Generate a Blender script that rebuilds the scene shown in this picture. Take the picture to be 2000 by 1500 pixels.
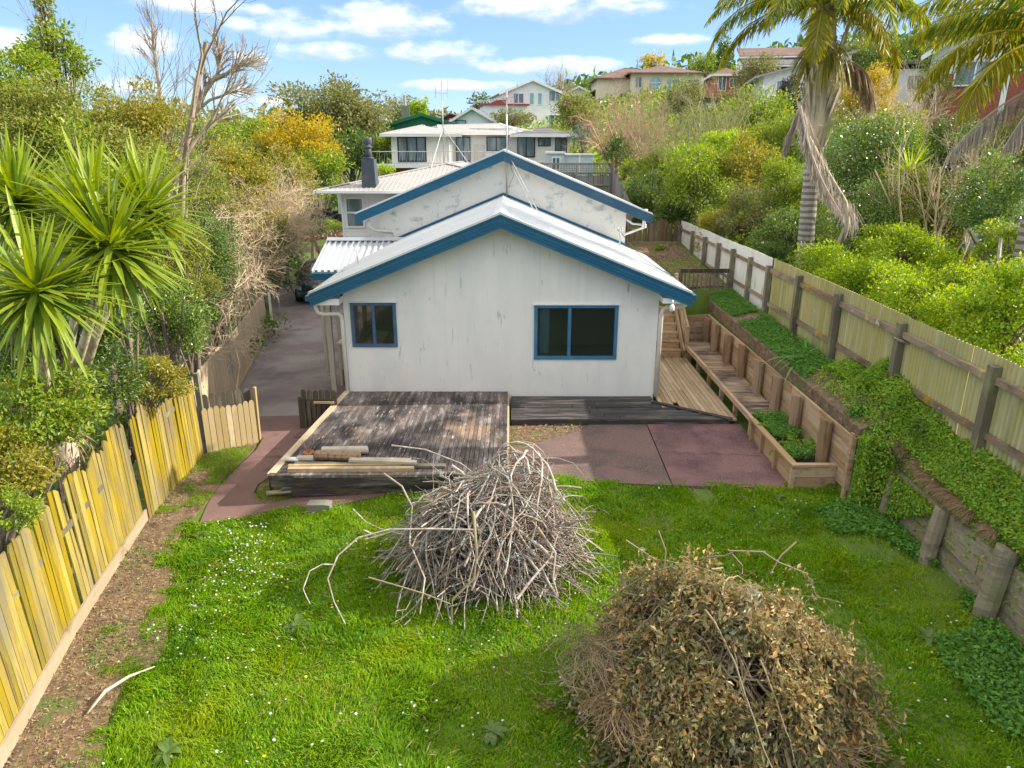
import bpy, math, random
import numpy as np
from mathutils import Vector, Matrix
from mathutils.geometry import delaunay_2d_cdt
SC = bpy.context.scene
for o in list(bpy.data.objects): bpy.data.objects.remove(o)
COL = SC.collection
# ------------------------------------------------------------------ camera, sky, sun, exposure
F_PX, CAM_H, PITCH = 1388.0, 5.48, math.atan(460 / 1388.0)
cam_d = bpy.data.cameras.new('camera'); cam = bpy.data.objects.new('camera', cam_d); COL.objects.link(cam)
cam.location = (0, 0, CAM_H); cam.rotation_euler = (math.pi / 2 - PITCH, 0, 0)
cam_d.sensor_width = 36; cam_d.lens = 36 * F_PX / 2000; cam_d.clip_start = .05; cam_d.clip_end = 4000
SC.camera = cam
SUN_EL, SUN_AZ = math.radians(31), math.radians(84)          # azimuth clockwise from +Y: the sun stands to the right
sdir = Vector((math.sin(SUN_AZ) * math.cos(SUN_EL), math.cos(SUN_AZ) * math.cos(SUN_EL), math.sin(SUN_EL)))
sun_d = bpy.data.lights.new('sun', 'SUN'); sun = bpy.data.objects.new('sun', sun_d); COL.objects.link(sun)
sun_d.energy = 3.9; sun_d.angle = math.radians(.5); sun_d.color = (1, .92, .78)
sun.rotation_euler = sdir.to_track_quat('Z', 'Y').to_euler(); sun.location = (60, 10, 40)
SC.view_settings.view_transform = 'Standard'; SC.view_settings.look = 'None'
SC.view_settings.gamma = 1; SC.view_settings.use_curve_mapping = False; SC.view_settings.exposure = 1.12
SC.render.engine = 'CYCLES'
SC.cycles.max_bounces = 7; SC.cycles.diffuse_bounces = 3; SC.cycles.glossy_bounces = 3
SC.cycles.transmission_bounces = 4; SC.cycles.transparent_max_bounces = 12; SC.cycles.use_denoising = True

def at(u, v, Y):
    """the point at distance Y (metres ahead) that stands at u, v of the photograph"""
    a, b = (u - 1000) / F_PX, (750 - v) / F_PX
    s, c = math.sin(PITCH), math.cos(PITCH)
    yy, zz = c + b * s, -s + b * c
    return Vector((a * Y / yy, Y, CAM_H + zz * Y / yy))

wd = bpy.data.worlds.new('World'); SC.world = wd; wd.use_nodes = True
def build_world():
    nt = wd.node_tree; N, Lk = nt.nodes, nt.links; N.clear()
    out = N.new('ShaderNodeOutputWorld'); bg = N.new('ShaderNodeBackground'); bg.inputs['Strength'].default_value = .10
    sky = N.new('ShaderNodeTexSky'); sky.sky_type = 'NISHITA'; sky.sun_disc = False
    sky.sun_elevation = SUN_EL; sky.sun_rotation = SUN_AZ; sky.ozone_density = 3.2; sky.air_density = 1.0; sky.dust_density = .1; sky.altitude = 1500
    def math_(op, a, b=None, c=None):
        n = N.new('ShaderNodeMath'); n.operation = op
        for i, q in enumerate((a, b, c)):
            if q is None: continue
            if isinstance(q, (int, float)): n.inputs[i].default_value = q
            else: Lk.new(q, n.inputs[i])
        return n.outputs[0]
    def smooth(v, lo, hi):
        n = N.new('ShaderNodeMapRange'); n.interpolation_type = 'SMOOTHSTEP'
        Lk.new(v, n.inputs[0]); n.inputs[1].default_value = lo; n.inputs[2].default_value = hi
        return n.outputs[0]
    tc = N.new('ShaderNodeTexCoord'); sp = N.new('ShaderNodeSeparateXYZ'); Lk.new(tc.outputs['Generated'], sp.inputs[0])
    az = math_('ARCTAN2', sp.outputs[0], sp.outputs[1]); el = math_('ARCSINE', sp.outputs[2])
    def noise(scale, sx, sy, detail=6, rough=.6):
        cb = N.new('ShaderNodeCombineXYZ'); Lk.new(math_('MULTIPLY', az, sx), cb.inputs[0]); Lk.new(math_('MULTIPLY', el, sy), cb.inputs[1])
        n = N.new('ShaderNodeTexNoise'); n.inputs['Scale'].default_value = scale; n.inputs['Detail'].default_value = detail
        n.inputs['Roughness'].default_value = rough; Lk.new(cb.outputs[0], n.inputs['Vector']); return n.outputs['Fac']
    nz = noise(9, 1.6, 4.2, 7, .58); nz2 = noise(26, 1.5, 3.2, 5, .6)
    wob = math_('ADD', math_('MULTIPLY', math_('SUBTRACT', nz, .5), 2.6), math_('MULTIPLY', math_('SUBTRACT', nz2, .5), 1.1))
    clouds = []
    for u, v, hw, hh in ((1085, 14, 200, 26), (745, 52, 120, 26), (570, 58, 70, 24), (640, 106, 95, 15), (860, 106, 105, 17), (1075, 134, 150, 15), (370, 12, 110, 15),
                         (505, 22, 30, 10), (462, 50, 36, 11), (490, 115, 32, 11), (285, 92, 60, 22), (440, 188, 60, 16), (1310, 80, 70, 9), (530, 200, 40, 9), (20, 95, 45, 18),
                         (250, 178, 60, 16), (900, 170, 120, 10)):
        d = (at(u, v, 100) - Vector((0, 0, CAM_H))).normalized()
        a0, e0 = math.atan2(d.x, d.y), math.asin(d.z)
        clouds.append((a0, e0, hw / 1388 * 1.05, hh / 1388 * 1.5, 1.0 if hw > 75 else .85))
    rg = random.Random(5)
    for k in range(26):
        a0 = rg.uniform(.75, 5.5); e0 = math.radians(rg.uniform(3, 42))
        clouds.append((a0 if a0 < math.pi else a0 - 2 * math.pi, e0, rg.uniform(.06, .2), rg.uniform(.015, .05), .9))
    pale = N.new('ShaderNodeMix'); pale.data_type = 'RGBA'; pale.inputs[0].default_value = .45; Lk.new(sky.outputs[0], pale.inputs[6]); pale.inputs[7].default_value = (1.75, 2.95, 5.3, 1); col = pale.outputs[2]   # thin high haze
    for a0, e0, wa, we, amt in clouds:
        x = math_('MULTIPLY', math_('SUBTRACT', az, a0), 1 / wa); y = math_('MULTIPLY', math_('SUBTRACT', el, e0), 1 / we)
        yb = math_('MINIMUM', math_('MULTIPLY', y, 1.5), y)                       # flatter underside
        r2 = math_('ADD', math_('MULTIPLY', x, x), math_('MULTIPLY', yb, yb))
        den = smooth(math_('ADD', math_('SUBTRACT', 1.0, r2), wob), -.1, 1.25)
        sh = smooth(math_('ADD', y, math_('MULTIPLY', wob, .55)), -.7, .75)
        cc = N.new('ShaderNodeMix'); cc.data_type = 'RGBA'; Lk.new(sh, cc.inputs[0])
        cc.inputs[6].default_value = (2.9, 3.7, 4.9, 1); cc.inputs[7].default_value = (7.0, 6.95, 6.8, 1)
        mx = N.new('ShaderNodeMix'); mx.data_type = 'RGBA'; Lk.new(math_('MULTIPLY', den, amt), mx.inputs[0])
        Lk.new(col, mx.inputs[6]); Lk.new(cc.outputs[2], mx.inputs[7]); col = mx.outputs[2]
    # unseen cloud cover added overhead to lift ambient light, thinning out towards the horizon
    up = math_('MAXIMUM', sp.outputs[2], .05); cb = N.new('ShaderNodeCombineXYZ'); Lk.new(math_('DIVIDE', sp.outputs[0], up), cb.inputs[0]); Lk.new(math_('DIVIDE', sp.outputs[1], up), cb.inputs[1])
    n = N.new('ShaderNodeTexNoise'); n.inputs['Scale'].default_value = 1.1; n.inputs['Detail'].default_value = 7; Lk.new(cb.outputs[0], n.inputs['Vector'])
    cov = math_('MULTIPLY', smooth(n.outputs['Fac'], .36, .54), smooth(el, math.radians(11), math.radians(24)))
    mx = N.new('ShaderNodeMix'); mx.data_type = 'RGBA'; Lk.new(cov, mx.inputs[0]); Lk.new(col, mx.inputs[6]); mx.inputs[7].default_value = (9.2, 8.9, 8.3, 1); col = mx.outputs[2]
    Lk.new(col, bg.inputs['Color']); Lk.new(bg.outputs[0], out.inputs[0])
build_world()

# ------------------------------------------------------------------ materials
def mat(name, col, rough=.7, vary=(), bump=0, bscale=40, objrand=0, metal=0, spec=.35, trans=0, islands=None, bstretch=(1, 1, 1), alpha=None, wave=None, coat=0):
    """col: base; vary: (colour, scale or (sx,sy,sz), lo, hi[, detail]) noise patches in world space; islands: colours picked per loose piece"""
    m = bpy.data.materials.new(name); m.use_nodes = True; nt = m.node_tree; N, Lk = nt.nodes, nt.links
    bs = N['Principled BSDF']; outn = N['Material Output']
    bs.inputs['Roughness'].default_value = rough; bs.inputs['Metallic'].default_value = metal
    bs.inputs['Specular IOR Level'].default_value = spec
    if coat: bs.inputs['Coat Weight'].default_value = coat; bs.inputs['Coat Roughness'].default_value = .05
    geo = N.new('ShaderNodeNewGeometry'); pos = geo.outputs['Position']
    def noise(scale, detail=5, rgh=.6):
        n = N.new('ShaderNodeTexNoise'); n.inputs['Detail'].default_value = detail; n.inputs['Roughness'].default_value = rgh
        mp = N.new('ShaderNodeVectorMath'); mp.operation = 'MULTIPLY'; Lk.new(pos, mp.inputs[0])
        mp.inputs[1].default_value = (scale,) * 3 if isinstance(scale, (int, float)) else scale
        n.inputs['Scale'].default_value = 1; Lk.new(mp.outputs[0], n.inputs['Vector']); return n.outputs['Fac']
    def mix(a, b, f, mode='MIX'):
        n = N.new('ShaderNodeMix'); n.data_type = 'RGBA'; n.blend_type = mode
        for i, q in ((0, f), (6, a), (7, b)):
            if isinstance(q, (int, float)): n.inputs[i].default_value = q
            elif isinstance(q, (tuple, list)): n.inputs[i].default_value = (*q[:3], 1)
            else: Lk.new(q, n.inputs[i])
        return n.outputs[2]
    def rng_(v, lo, hi, a=0, b=1):
        n = N.new('ShaderNodeMapRange'); Lk.new(v, n.inputs[0])
        for i, q in enumerate((lo, hi, a, b)): n.inputs[i + 1].default_value = q
        return n.outputs[0]
    c = col
    if islands:
        rp = N.new('ShaderNodeValToRGB'); rp.color_ramp.interpolation = 'LINEAR'; Lk.new(geo.outputs['Random Per Island'], rp.inputs[0])
        el = rp.color_ramp.elements
        while len(el) < len(islands): el.new(.5)
        for i, q in enumerate(islands): el[i].position = i / (len(islands) - 1); el[i].color = (*q, 1)
        c = rp.outputs[0]
    for v in vary:
        f = rng_(noise(v[1], v[4] if len(v) > 4 else 5), v[2], v[3])
        c = mix(c, v[0], f)
    if wave:  # (colour, axis scale along z, amount, lo, hi)
        w = N.new('ShaderNodeTexWave'); w.bands_direction = 'Z'; w.inputs['Scale'].default_value = wave[1]; w.inputs['Distortion'].default_value = 1.2
        w.inputs['Detail'].default_value = 2; Lk.new(pos, w.inputs['Vector'])
        c = mix(c, wave[0], rng_(w.outputs['Fac'], wave[3], wave[4], 0, wave[2]))
    if objrand:
        oi = N.new('ShaderNodeObjectInfo'); c = mix(c, c if not isinstance(c, (tuple, list)) else c, 1.0)
        hs = N.new('ShaderNodeHueSaturation'); Lk.new(c, hs.inputs['Color']); Lk.new(rng_(oi.outputs['Random'], 0, 1, 1 - objrand, 1 + objrand), hs.inputs['Value'])
        Lk.new(rng_(oi.outputs['Random'], 0, 1, 1.1, .85), hs.inputs['Saturation']); c = hs.outputs[0]
    if isinstance(c, (tuple, list)): bs.inputs['Base Color'].default_value = (*c[:3], 1)
    else: Lk.new(c, bs.inputs['Base Color'])
    if bump:
        b = N.new('ShaderNodeBump'); b.inputs['Strength'].default_value = bump; b.inputs['Distance'].default_value = .02
        Lk.new(noise(tuple(bscale * q for q in bstretch), 4), b.inputs['Height']); Lk.new(b.outputs[0], bs.inputs['Normal'])
    sh = bs.outputs[0]
    if trans:
        t = N.new('ShaderNodeBsdfTranslucent')
        hs = N.new('ShaderNodeHueSaturation'); hs.inputs['Saturation'].default_value = 1.1; hs.inputs['Value'].default_value = 1.7
        hs.inputs['Hue'].default_value = .485
        if isinstance(c, (tuple, list)): hs.inputs['Color'].default_value = (*c[:3], 1)
        else: Lk.new(c, hs.inputs['Color'])
        Lk.new(hs.outputs[0], t.inputs['Color'])
        ms = N.new('ShaderNodeMixShader'); ms.inputs[0].default_value = trans
        Lk.new(sh, ms.inputs[1]); Lk.new(t.outputs[0], ms.inputs[2]); sh = ms.outputs[0]
    if alpha is not None:
        t = N.new('ShaderNodeBsdfTransparent'); ms = N.new('ShaderNodeMixShader'); ms.inputs[0].default_value = alpha
        Lk.new(t.outputs[0], ms.inputs[1]); Lk.new(sh, ms.inputs[2]); sh = ms.outputs[0]
    Lk.new(sh, outn.inputs['Surface'])
    return m

LEAF_GAIN = {'dark evergreen leaves': 1.7, 'mid green leaves': 1.5, 'bright yellow green leaves': 1.3, 'glossy camellia leaves': 1.7, 'olive leaves': 1.25, 'orange tipped leaves': 1.2, 'small yellow green leaves': 1.15, 'withered leaves': 1.15,
             'yucca leaves': 1.3, 'strap leaves': 1.4, 'palm leaflets': 1.6, 'ground cover leaves': 1.35, 'creeper leaves': 1.45, 'dark ivy leaves': 1.5}
def leafm(name, cols, trans=.35, rough=.5, spec=.4, vary=()):
    g = LEAF_GAIN.get(name, 1); cols = [tuple(min(.6, q * g) for q in c) for c in cols]
    return mat(name, cols[0], rough, vary=vary, islands=cols, trans=trans, spec=spec)

M = {}
# --- built surfaces
M['plaster'] = mat('weathered white plaster', (.83, .81, .76), .75,
    vary=(((.70, .70, .67), (1.3, 1.3, .35), .42, .75), ((.62, .64, .63), (.5, .5, .5), .52, .78), ((.68, .68, .65), (7, 7, .12), .58, .78, 4), ((.78, .75, .68), (.6, .6, .9), .5, .75), ((.30, .34, .35), (5.5, 5.5, 1.3), .628, .72, 6),
          ((.42, .45, .45), (17, 17, 1.0), .66, .76, 3)), bump=.12, bscale=60)
M['plaster_stained'] = mat('mould stained plaster', (.82, .79, .72), .75,
    vary=(((.74, .73, .69), (1.0, 1.0, .6), .4, .7), ((.42, .46, .47), (2.6, 2.6, 3.4), .555, .70, 8), ((.40, .44, .45), (9, 9, 3.2), .63, .72, 6)), bump=.2, bscale=14)
M['white'] = mat('white paint', (.80, .80, .79), .5, vary=(((.66, .67, .66), 1.4, .5, .8),), bump=.04)
M['cream'] = mat('cream paint', (.78, .75, .67), .6, vary=(((.68, .65, .58), .9, .45, .75),))
M['blue'] = mat('blue painted metal', (.008, .098, .19), .5, vary=(((.013, .13, .24), (.8, .8, 3), .4, .7), ((.05, .12, .18), 9, .62, .75)), spec=.5)
M['blue_dull'] = mat('sun faded blue metal', (.025, .085, .16), .5, vary=(((.045, .12, .19), 1.5, .4, .7),), spec=.5)
M['winframe'] = mat('blue window joinery', (.05, .11, .21), .4, vary=(((.09, .16, .26), 3, .45, .7),), spec=.5)
M['winframe2'] = mat('teal blue window joinery', (.04, .17, .30), .4, vary=(((.08, .22, .33), 3, .45, .7),), spec=.5)
M['darkframe'] = mat('dark bronze joinery', (.03, .032, .035), .4)
M['roof_white'] = mat('pale long run roofing', (.62, .63, .63), .42, metal=.0, spec=.6,
    vary=(((.56, .59, .62), (.7, .5, .7), .48, .75), ((.74, .73, .69), (.5, 1.6, .5), .5, .75), ((.20, .21, .16), (3, 1.2, 3), .66, .74, 7)), bump=.05)
M['zinc'] = mat('zincalume sheet', (.62, .64, .66), .33, metal=.35, spec=.6, vary=(((.48, .5, .52), 1.3, .45, .75), ((.35, .32, .26), 6, .66, .78)))
M['roof_grey'] = mat('worn grey iron roof', (.36, .335, .315), .6, vary=(((.30, .29, .285), (.5, 1.4, 1), .4, .7), ((.47, .43, .39), 2.4, .55, .75)))
M['roof_dark'] = mat('charcoal tile roof', (.13, .12, .13), .7, vary=(((.19, .165, .16), 1.2, .4, .7),), wave=((.05, .05, .05), 2.2, .6, .5, 1))
M['roof_brown'] = mat('brown tile roof', (.17, .10, .075), .7, vary=(((.24, .15, .12), .8, .4, .7),), wave=((.06, .04, .03), 1.6, .6, .5, 1))
M['roof_red'] = mat('red tile roof', (.28, .06, .05), .7, vary=(((.2, .05, .05), .8, .4, .7),))
M['roof_green'] = mat('green painted iron', (.01, .16, .075), .5)
M['brick'] = mat('red brick', (.33, .095, .06), .8, vary=(((.23, .07, .05), (6, 6, 14), .45, .6, 2), ((.42, .17, .11), (5, 5, 12), .58, .7, 2)))
M['redwall'] = mat('red painted wall', (.40, .10, .08), .7, vary=(((.33, .08, .07), 1, .4, .7),))
M['beige'] = mat('beige plaster', (.76, .66, .50), .7, vary=(((.68, .58, .44), .6, .4, .75),))
M['pvc'] = mat('aged white plastic pipe', (.74, .72, .66), .4, vary=(((.52, .50, .42), 4, .55, .75),))
M['steel'] = mat('galvanised steel', (.48, .48, .47), .4, metal=.6, vary=(((.32, .28, .24), 5, .5, .75),))
M['chimney'] = mat('charcoal painted chimney', (.055, .065, .085), .55, vary=(((.10, .11, .12), 5, .5, .75),))
M['glass'] = mat('window glass', (.030, .042, .036), .03, spec=.7, alpha=.34)
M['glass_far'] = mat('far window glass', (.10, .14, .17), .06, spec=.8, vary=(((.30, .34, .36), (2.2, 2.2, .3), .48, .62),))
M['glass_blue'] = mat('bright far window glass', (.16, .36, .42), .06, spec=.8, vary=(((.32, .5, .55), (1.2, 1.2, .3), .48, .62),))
M['curtain'] = mat('pale curtain', (.55, .56, .54), .9, wave=None, vary=(((.38, .40, .40), (14, 14, .2), .45, .6, 1),))
M['curtain_blue'] = mat('turquoise curtain', (.10, .46, .60), .8, vary=(((.35, .55, .6), (20, 20, .4), .5, .62, 1),))
M['carpet'] = mat('dim room lining', (.34, .29, .22), .9)
M['roomwall'] = mat('room wall lining', (.62, .55, .45), .9)
# --- timber
M['deck_dark'] = mat('mouldy dark decking', (.125, .098, .09), .8, objrand=.34,
    vary=(((.30, .275, .27), (9, 1.6, 9), .50, .66, 8), ((.04, .033, .035), (1.3, .9, 1), .46, .62, 6), ((.26, .18, .12), (.6, .5, 1), .56, .66), ((.46, .43, .41), (24, 4, 24), .60, .70, 6), ((.03, .027, .028), (16, 3, 16), .60, .70, 6)), bump=.5, bscale=30, bstretch=(2, .3, 2))
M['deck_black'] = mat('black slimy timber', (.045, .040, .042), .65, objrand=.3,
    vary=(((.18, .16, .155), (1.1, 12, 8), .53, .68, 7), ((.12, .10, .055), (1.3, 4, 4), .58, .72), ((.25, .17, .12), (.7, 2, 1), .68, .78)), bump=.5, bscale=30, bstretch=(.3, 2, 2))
M['deck_brown'] = mat('weathered brown decking', (.42, .30, .18), .75, objrand=.22,
    vary=(((.56, .43, .30), (9, .8, 9), .5, .70, 6), ((.16, .11, .065), (1.5, .5, 1), .56, .74), ((.50, .40, .28), (24, 2.4, 24), .62, .72, 5)), bump=.4, bscale=30, bstretch=(2, .3, 2))
M['bench_slat'] = mat('wet stained bench slats', (.34, .235, .15), .7, objrand=.3,
    vary=(((.10, .065, .05), (.9, 1.1, 1), .44, .62), ((.42, .33, .25), (2, 14, 9), .57, .70, 6)), bump=.4, bscale=30, bstretch=(.3, 2, 2))
M['sleeper'] = mat('brown retaining timber', (.46, .31, .18), .8, objrand=.16,
    vary=(((.22, .14, .085), (5, .8, 11), .5, .72, 6), ((.45, .32, .2), (9, 1.5, 16), .56, .7), ((.15, .12, .07), (.8, .8, 1.4), .62, .76)), bump=.4, bscale=26, bstretch=(1, .3, 2.4))
M['logpost'] = mat('round brown post', (.32, .20, .11), .8, objrand=.18, vary=(((.12, .08, .05), (14, 14, 1.2), .5, .7, 6), ((.36, .25, .15), (9, 9, 1), .58, .72)), bump=.6, bscale=30, bstretch=(1.4, 1.4, .2))
M['oldwood'] = mat('grey green old post', (.17, .15, .105), .85, objrand=.2,
    vary=(((.12, .11, .09), (9, 9, .8), .48, .7, 6), ((.27, .26, .13), 2.2, .52, .72), ((.36, .32, .24), (18, 18, 1.4), .6, .72)), bump=.5, bscale=26, bstretch=(1.4, 1.4, .25))
M['oldwall'] = mat('aged retaining plank', (.30, .255, .175), .85, objrand=.14,
    vary=(((.17, .145, .105), (1.6, 1.2, 7), .48, .68, 6), ((.40, .35, .26), (6, 2, 16), .55, .7), ((.20, .21, .08), 1.6, .58, .74)), bump=.5, bscale=22, bstretch=(1, .4, 2.2))
M['lichen'] = mat('lichen covered palings', (.185, .15, .09), .85, objrand=.2,
    vary=(((.36, .255, .006), (1.3, 1.3, .6), .36, .58, 6), ((.20, .17, .03), (7, 7, .8), .48, .66, 6), ((.13, .10, .065), (11, 11, .6), .57, .72, 6), ((.25, .22, .15), (2.4, 2.4, .9), .62, .74), ((.10, .08, .06), (22, 22, .25), .60, .70, 3)), bump=.5, bscale=30, bstretch=(2, 2, .2))
M['tan_paling'] = mat('tan palings', (.47, .36, .235), .8, objrand=.14, vary=(((.34, .26, .17), (12, 12, .8), .5, .72, 6), ((.30, .28, .20), 1.2, .58, .75)), bump=.35, bscale=30, bstretch=(2, 2, .2))
M['gate_tan'] = mat('fresh tan pickets', (.40, .30, .145), .75, objrand=.15, vary=(((.36, .27, .12), (14, 14, 1), .5, .7, 6), ((.56, .46, .27), (4, 4, 1), .58, .74)), bump=.3, bscale=30, bstretch=(2, 2, .2))
M['gate_dark'] = mat('dark weathered pickets', (.075, .062, .045), .85, objrand=.3, vary=(((.16, .14, .10), (12, 12, 1), .52, .7, 6),), bump=.4, bscale=30, bstretch=(2, 2, .2))
M['greyfence'] = mat('grey far palings', (.25, .225, .205), .85, objrand=.25, vary=(((.15, .13, .12), (6, 6, .6), .48, .7),))
M['brownfence'] = mat('brown mossy palings', (.20, .135, .075), .85, objrand=.35, vary=(((.46, .32, .03), (1.3, 1.3, .9), .56, .66), ((.10, .07, .05), (9, 9, .8), .5, .7)))
M['pale_wood'] = mat('pale kickboard', (.50, .44, .34), .8, objrand=.1, vary=(((.38, .34, .26), (3, 1, 9), .5, .7),), bump=.3)
M['plinth'] = mat('concrete coloured plinth board', (.36, .28, .185), .85, objrand=.08, vary=(((.18, .13, .08), (2, 2, 3), .56, .72, 7), ((.42, .34, .24), (2, 2, 8), .5, .7), ((.34, .31, .22), 1.4, .6, .75)), bump=.3)
M['rail_moss'] = mat('lichened rail', (.24, .175, .115), .85, objrand=.2, vary=(((.45, .30, .05), (3, 3, 3), .56, .66), ((.12, .085, .06), (6, 2, 6), .5, .7), ((.46, .47, .42), (5, 5, 5), .66, .72)), bump=.4)
M['fibro_green'] = mat('algae tinted corrugated sheet', (.42, .37, .14), .85, objrand=.10,
    vary=(((.31, .31, .13), (.9, .9, .7), .45, .7), ((.50, .46, .31), (3, 9, .6), .5, .7, 6), ((.27, .25, .16), (4, 12, .5), .60, .75, 6), ((.62, .61, .56), (9, 9, 3), .70, .76)), bump=.2)
M['panel_white'] = mat('stained white sheet', (.66, .66, .61), .75, objrand=.07, vary=(((.50, .51, .45), (1.2, 1.2, .5), .48, .72), ((.40, .40, .26), (5, 5, 1.4), .61, .73, 6)), bump=.15)
M['porch_white'] = mat('off white porch timber', (.60, .545, .46), .7, vary=(((.42, .38, .32), (8, 8, 1), .55, .72),))
# --- ground
M['path'] = mat('maroon exposed path', (.20, .118, .105), .85, vary=(((.14, .085, .08), .7, .42, .68), ((.24, .16, .145), 60, .56, .72, 2), ((.07, .05, .045), 2.6, .58, .75), ((.14, .13, .09), (1.1, 1.1, 1), .62, .75)), bump=.3, bscale=120)
M['patio_r'] = mat('maroon patio concrete', (.205, .112, .102), .85, vary=(((.10, .052, .055), .9, .42, .62), ((.23, .13, .135), 1.7, .54, .7), ((.10, .085, .055), 1.1, .60, .72), ((.30, .20, .20), 55, .55, .70, 2), ((.085, .05, .055), 38, .56, .7, 2)), bump=.3, bscale=110)
M['patio_l'] = mat('faded maroon patio concrete', (.185, .115, .098), .85, vary=(((.10, .075, .065), .7, .45, .62), ((.20, .115, .11), 1.2, .52, .7), ((.27, .19, .185), 55, .56, .70, 2), ((.08, .05, .05), 38, .56, .7, 2)), bump=.3, bscale=110)
M['drive'] = mat('purple grey driveway', (.20, .155, .15), .8, vary=(((.28, .25, .24), .55, .44, .62), ((.12, .095, .10), .8, .52, .7), ((.27, .25, .24), 30, .60, .74, 3)), bump=.25, bscale=80)
M['soil'] = mat('leaf strewn soil', (.16, .105, .065), .95, vary=(((.30, .21, .12), 14, .5, .66, 3), ((.075, .055, .035), 5, .5, .7), ((.10, .14, .035), 1.6, .55, .66)), bump=.8, bscale=30)
M['terrain'] = mat('lawn earth', (.10, .16, .02), .95, vary=(((.15, .115, .06), 1.0, .55, .72), ((.07, .11, .02), 4, .5, .7)), bump=.6, bscale=25)
M['soil_dark'] = mat('dark planter soil', (.045, .033, .024), .95, vary=(((.09, .065, .045), 14, .52, .7),), bump=.8, bscale=40)
M['concrete'] = mat('grey concrete', (.21, .20, .17), .85, vary=(((.2, .19, .17), 2, .45, .7), ((.26, .25, .13), 4, .58, .72)), bump=.3)
# --- plants
M['grass'] = leafm('grass blades', [(.09, .22, .008), (.15, .32, .008), (.22, .39, .010), (.11, .25, .010), (.32, .42, .02), (.14, .29, .008)], .45, .45, .3, vary=(((.09, .22, .012), .9, .50, .70), ((.30, .38, .012), .55, .52, .72), ((.26, .24, .05), 1.7, .64, .76)))
M['weed'] = leafm('ground cover leaves', [(.05, .14, .02), (.08, .20, .03), (.12, .24, .03), (.06, .15, .03)], .3)
M['creeper'] = leafm('creeper leaves', [(.09, .21, .02), (.15, .28, .025), (.22, .31, .03), (.06, .15, .02), (.30, .30, .03)], .35)
M['yucca'] = leafm('yucca leaves', [(.10, .17, .018), (.15, .215, .02), (.20, .25, .02), (.08, .135, .018)], .30, .46, .45)
M['strap'] = leafm('strap leaves', [(.06, .19, .03), (.10, .25, .04), (.05, .14, .03)], .3, .35, .5)
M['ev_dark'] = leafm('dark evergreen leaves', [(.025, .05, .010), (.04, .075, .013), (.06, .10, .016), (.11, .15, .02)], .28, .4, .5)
M['ev_mid'] = leafm('mid green leaves', [(.055, .11, .012), (.10, .16, .015), (.16, .21, .018), (.22, .25, .02)], .38, .4, .5)
M['ev_bright'] = leafm('bright yellow green leaves', [(.12, .22, .01), (.20, .30, .012), (.28, .36, .015), (.09, .18, .012), (.33, .36, .02)], .42, .38, .5)
M['ev_gloss'] = leafm('glossy camellia leaves', [(.03, .075, .016), (.06, .11, .018), (.12, .18, .025), (.18, .22, .03)], .25, .2, .9)
M['ev_olive'] = leafm('olive leaves', [(.11, .12, .035), (.15, .16, .05), (.20, .20, .06), (.08, .10, .03)], .3, .5)
M['ev_yellow'] = leafm('yellow leaves', [(.42, .29, .012), (.52, .36, .015), (.36, .30, .02), (.24, .26, .02), (.55, .42, .03)], .42, .45)
M['ev_orange'] = leafm('orange tipped leaves', [(.12, .17, .02), (.19, .21, .025), (.32, .23, .035), (.09, .14, .016), (.36, .29, .04), (.14, .18, .02)], .35, .45)
M['ev_small'] = leafm('small yellow green leaves', [(.09, .13, .02), (.15, .19, .03), (.23, .25, .05), (.30, .28, .07)], .35, .45)
M['ev_purple'] = leafm('purple leaves', [(.03, .018, .03), (.05, .03, .045), (.03, .04, .03)], .2, .4)
M['ev_blue'] = leafm('blue green spiky leaves', [(.08, .14, .11), (.12, .19, .14)], .2, .4)
M['flower_white'] = leafm('white petals', [(.8, .78, .76), (.75, .62, .68)], .3, .6)
M['flower_yellow'] = leafm('yellow petals', [(.75, .50, .01), (.8, .6, .02)], .3, .6)
M['palm_green'] = leafm('palm leaflets', [(.06, .11, .014), (.10, .15, .016), (.18, .20, .016), (.36, .30, .02)], .35, .35, .5)
M['palm_yellow'] = leafm('yellowing palm leaflets', [(.22, .24, .012), (.33, .31, .012), (.42, .36, .02), (.14, .19, .015)], .42, .38, .5)
M['palm_dead'] = leafm('dead palm leaflets', [(.30, .22, .13), (.40, .31, .21), (.22, .16, .11)], .2, .8, .2)
M['palm_grey'] = leafm('grey dead palm leaflets', [(.48, .41, .35), (.56, .49, .43), (.38, .32, .27)], .2, .8, .2)
M['palm_trunk'] = mat('ringed palm trunk', (.37, .32, .27), .85, vary=(((.24, .2, .17), 6, .5, .7),), wave=((.12, .10, .095), 2.1, .85, .5, .62), bump=.3)
M['palm_sheath'] = mat('dry palm sheath', (.52, .43, .32), .85, vary=(((.22, .165, .12), (9, 9, .9), .48, .66, 6), ((.52, .45, .36), (4, 4, .8), .56, .7)), bump=.5, bscale=20, bstretch=(2, 2, .2))
M['bark'] = mat('grey brown bark', (.20, .155, .115), .9, vary=(((.11, .085, .065), (8, 8, 2), .48, .7),), bump=.5)
M['bark_pale'] = mat('pale lichened bark', (.42, .34, .25), .9, vary=(((.30, .29, .16), 2.2, .52, .66), ((.25, .19, .14), (5, 5, 2), .5, .7)))
M['twig_brown'] = mat('brown winter twigs', (.54, .33, .25), .9, vary=(((.28, .17, .12), 1.5, .45, .7),))
M['twig_pale'] = mat('pale winter twigs', (.62, .49, .34), .9, vary=(((.36, .27, .18), 1.5, .45, .7),))
M['twig_green'] = mat('yellow green stems', (.40, .38, .17), .9, vary=(((.33, .29, .17), 1.2, .45, .7),))
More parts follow.
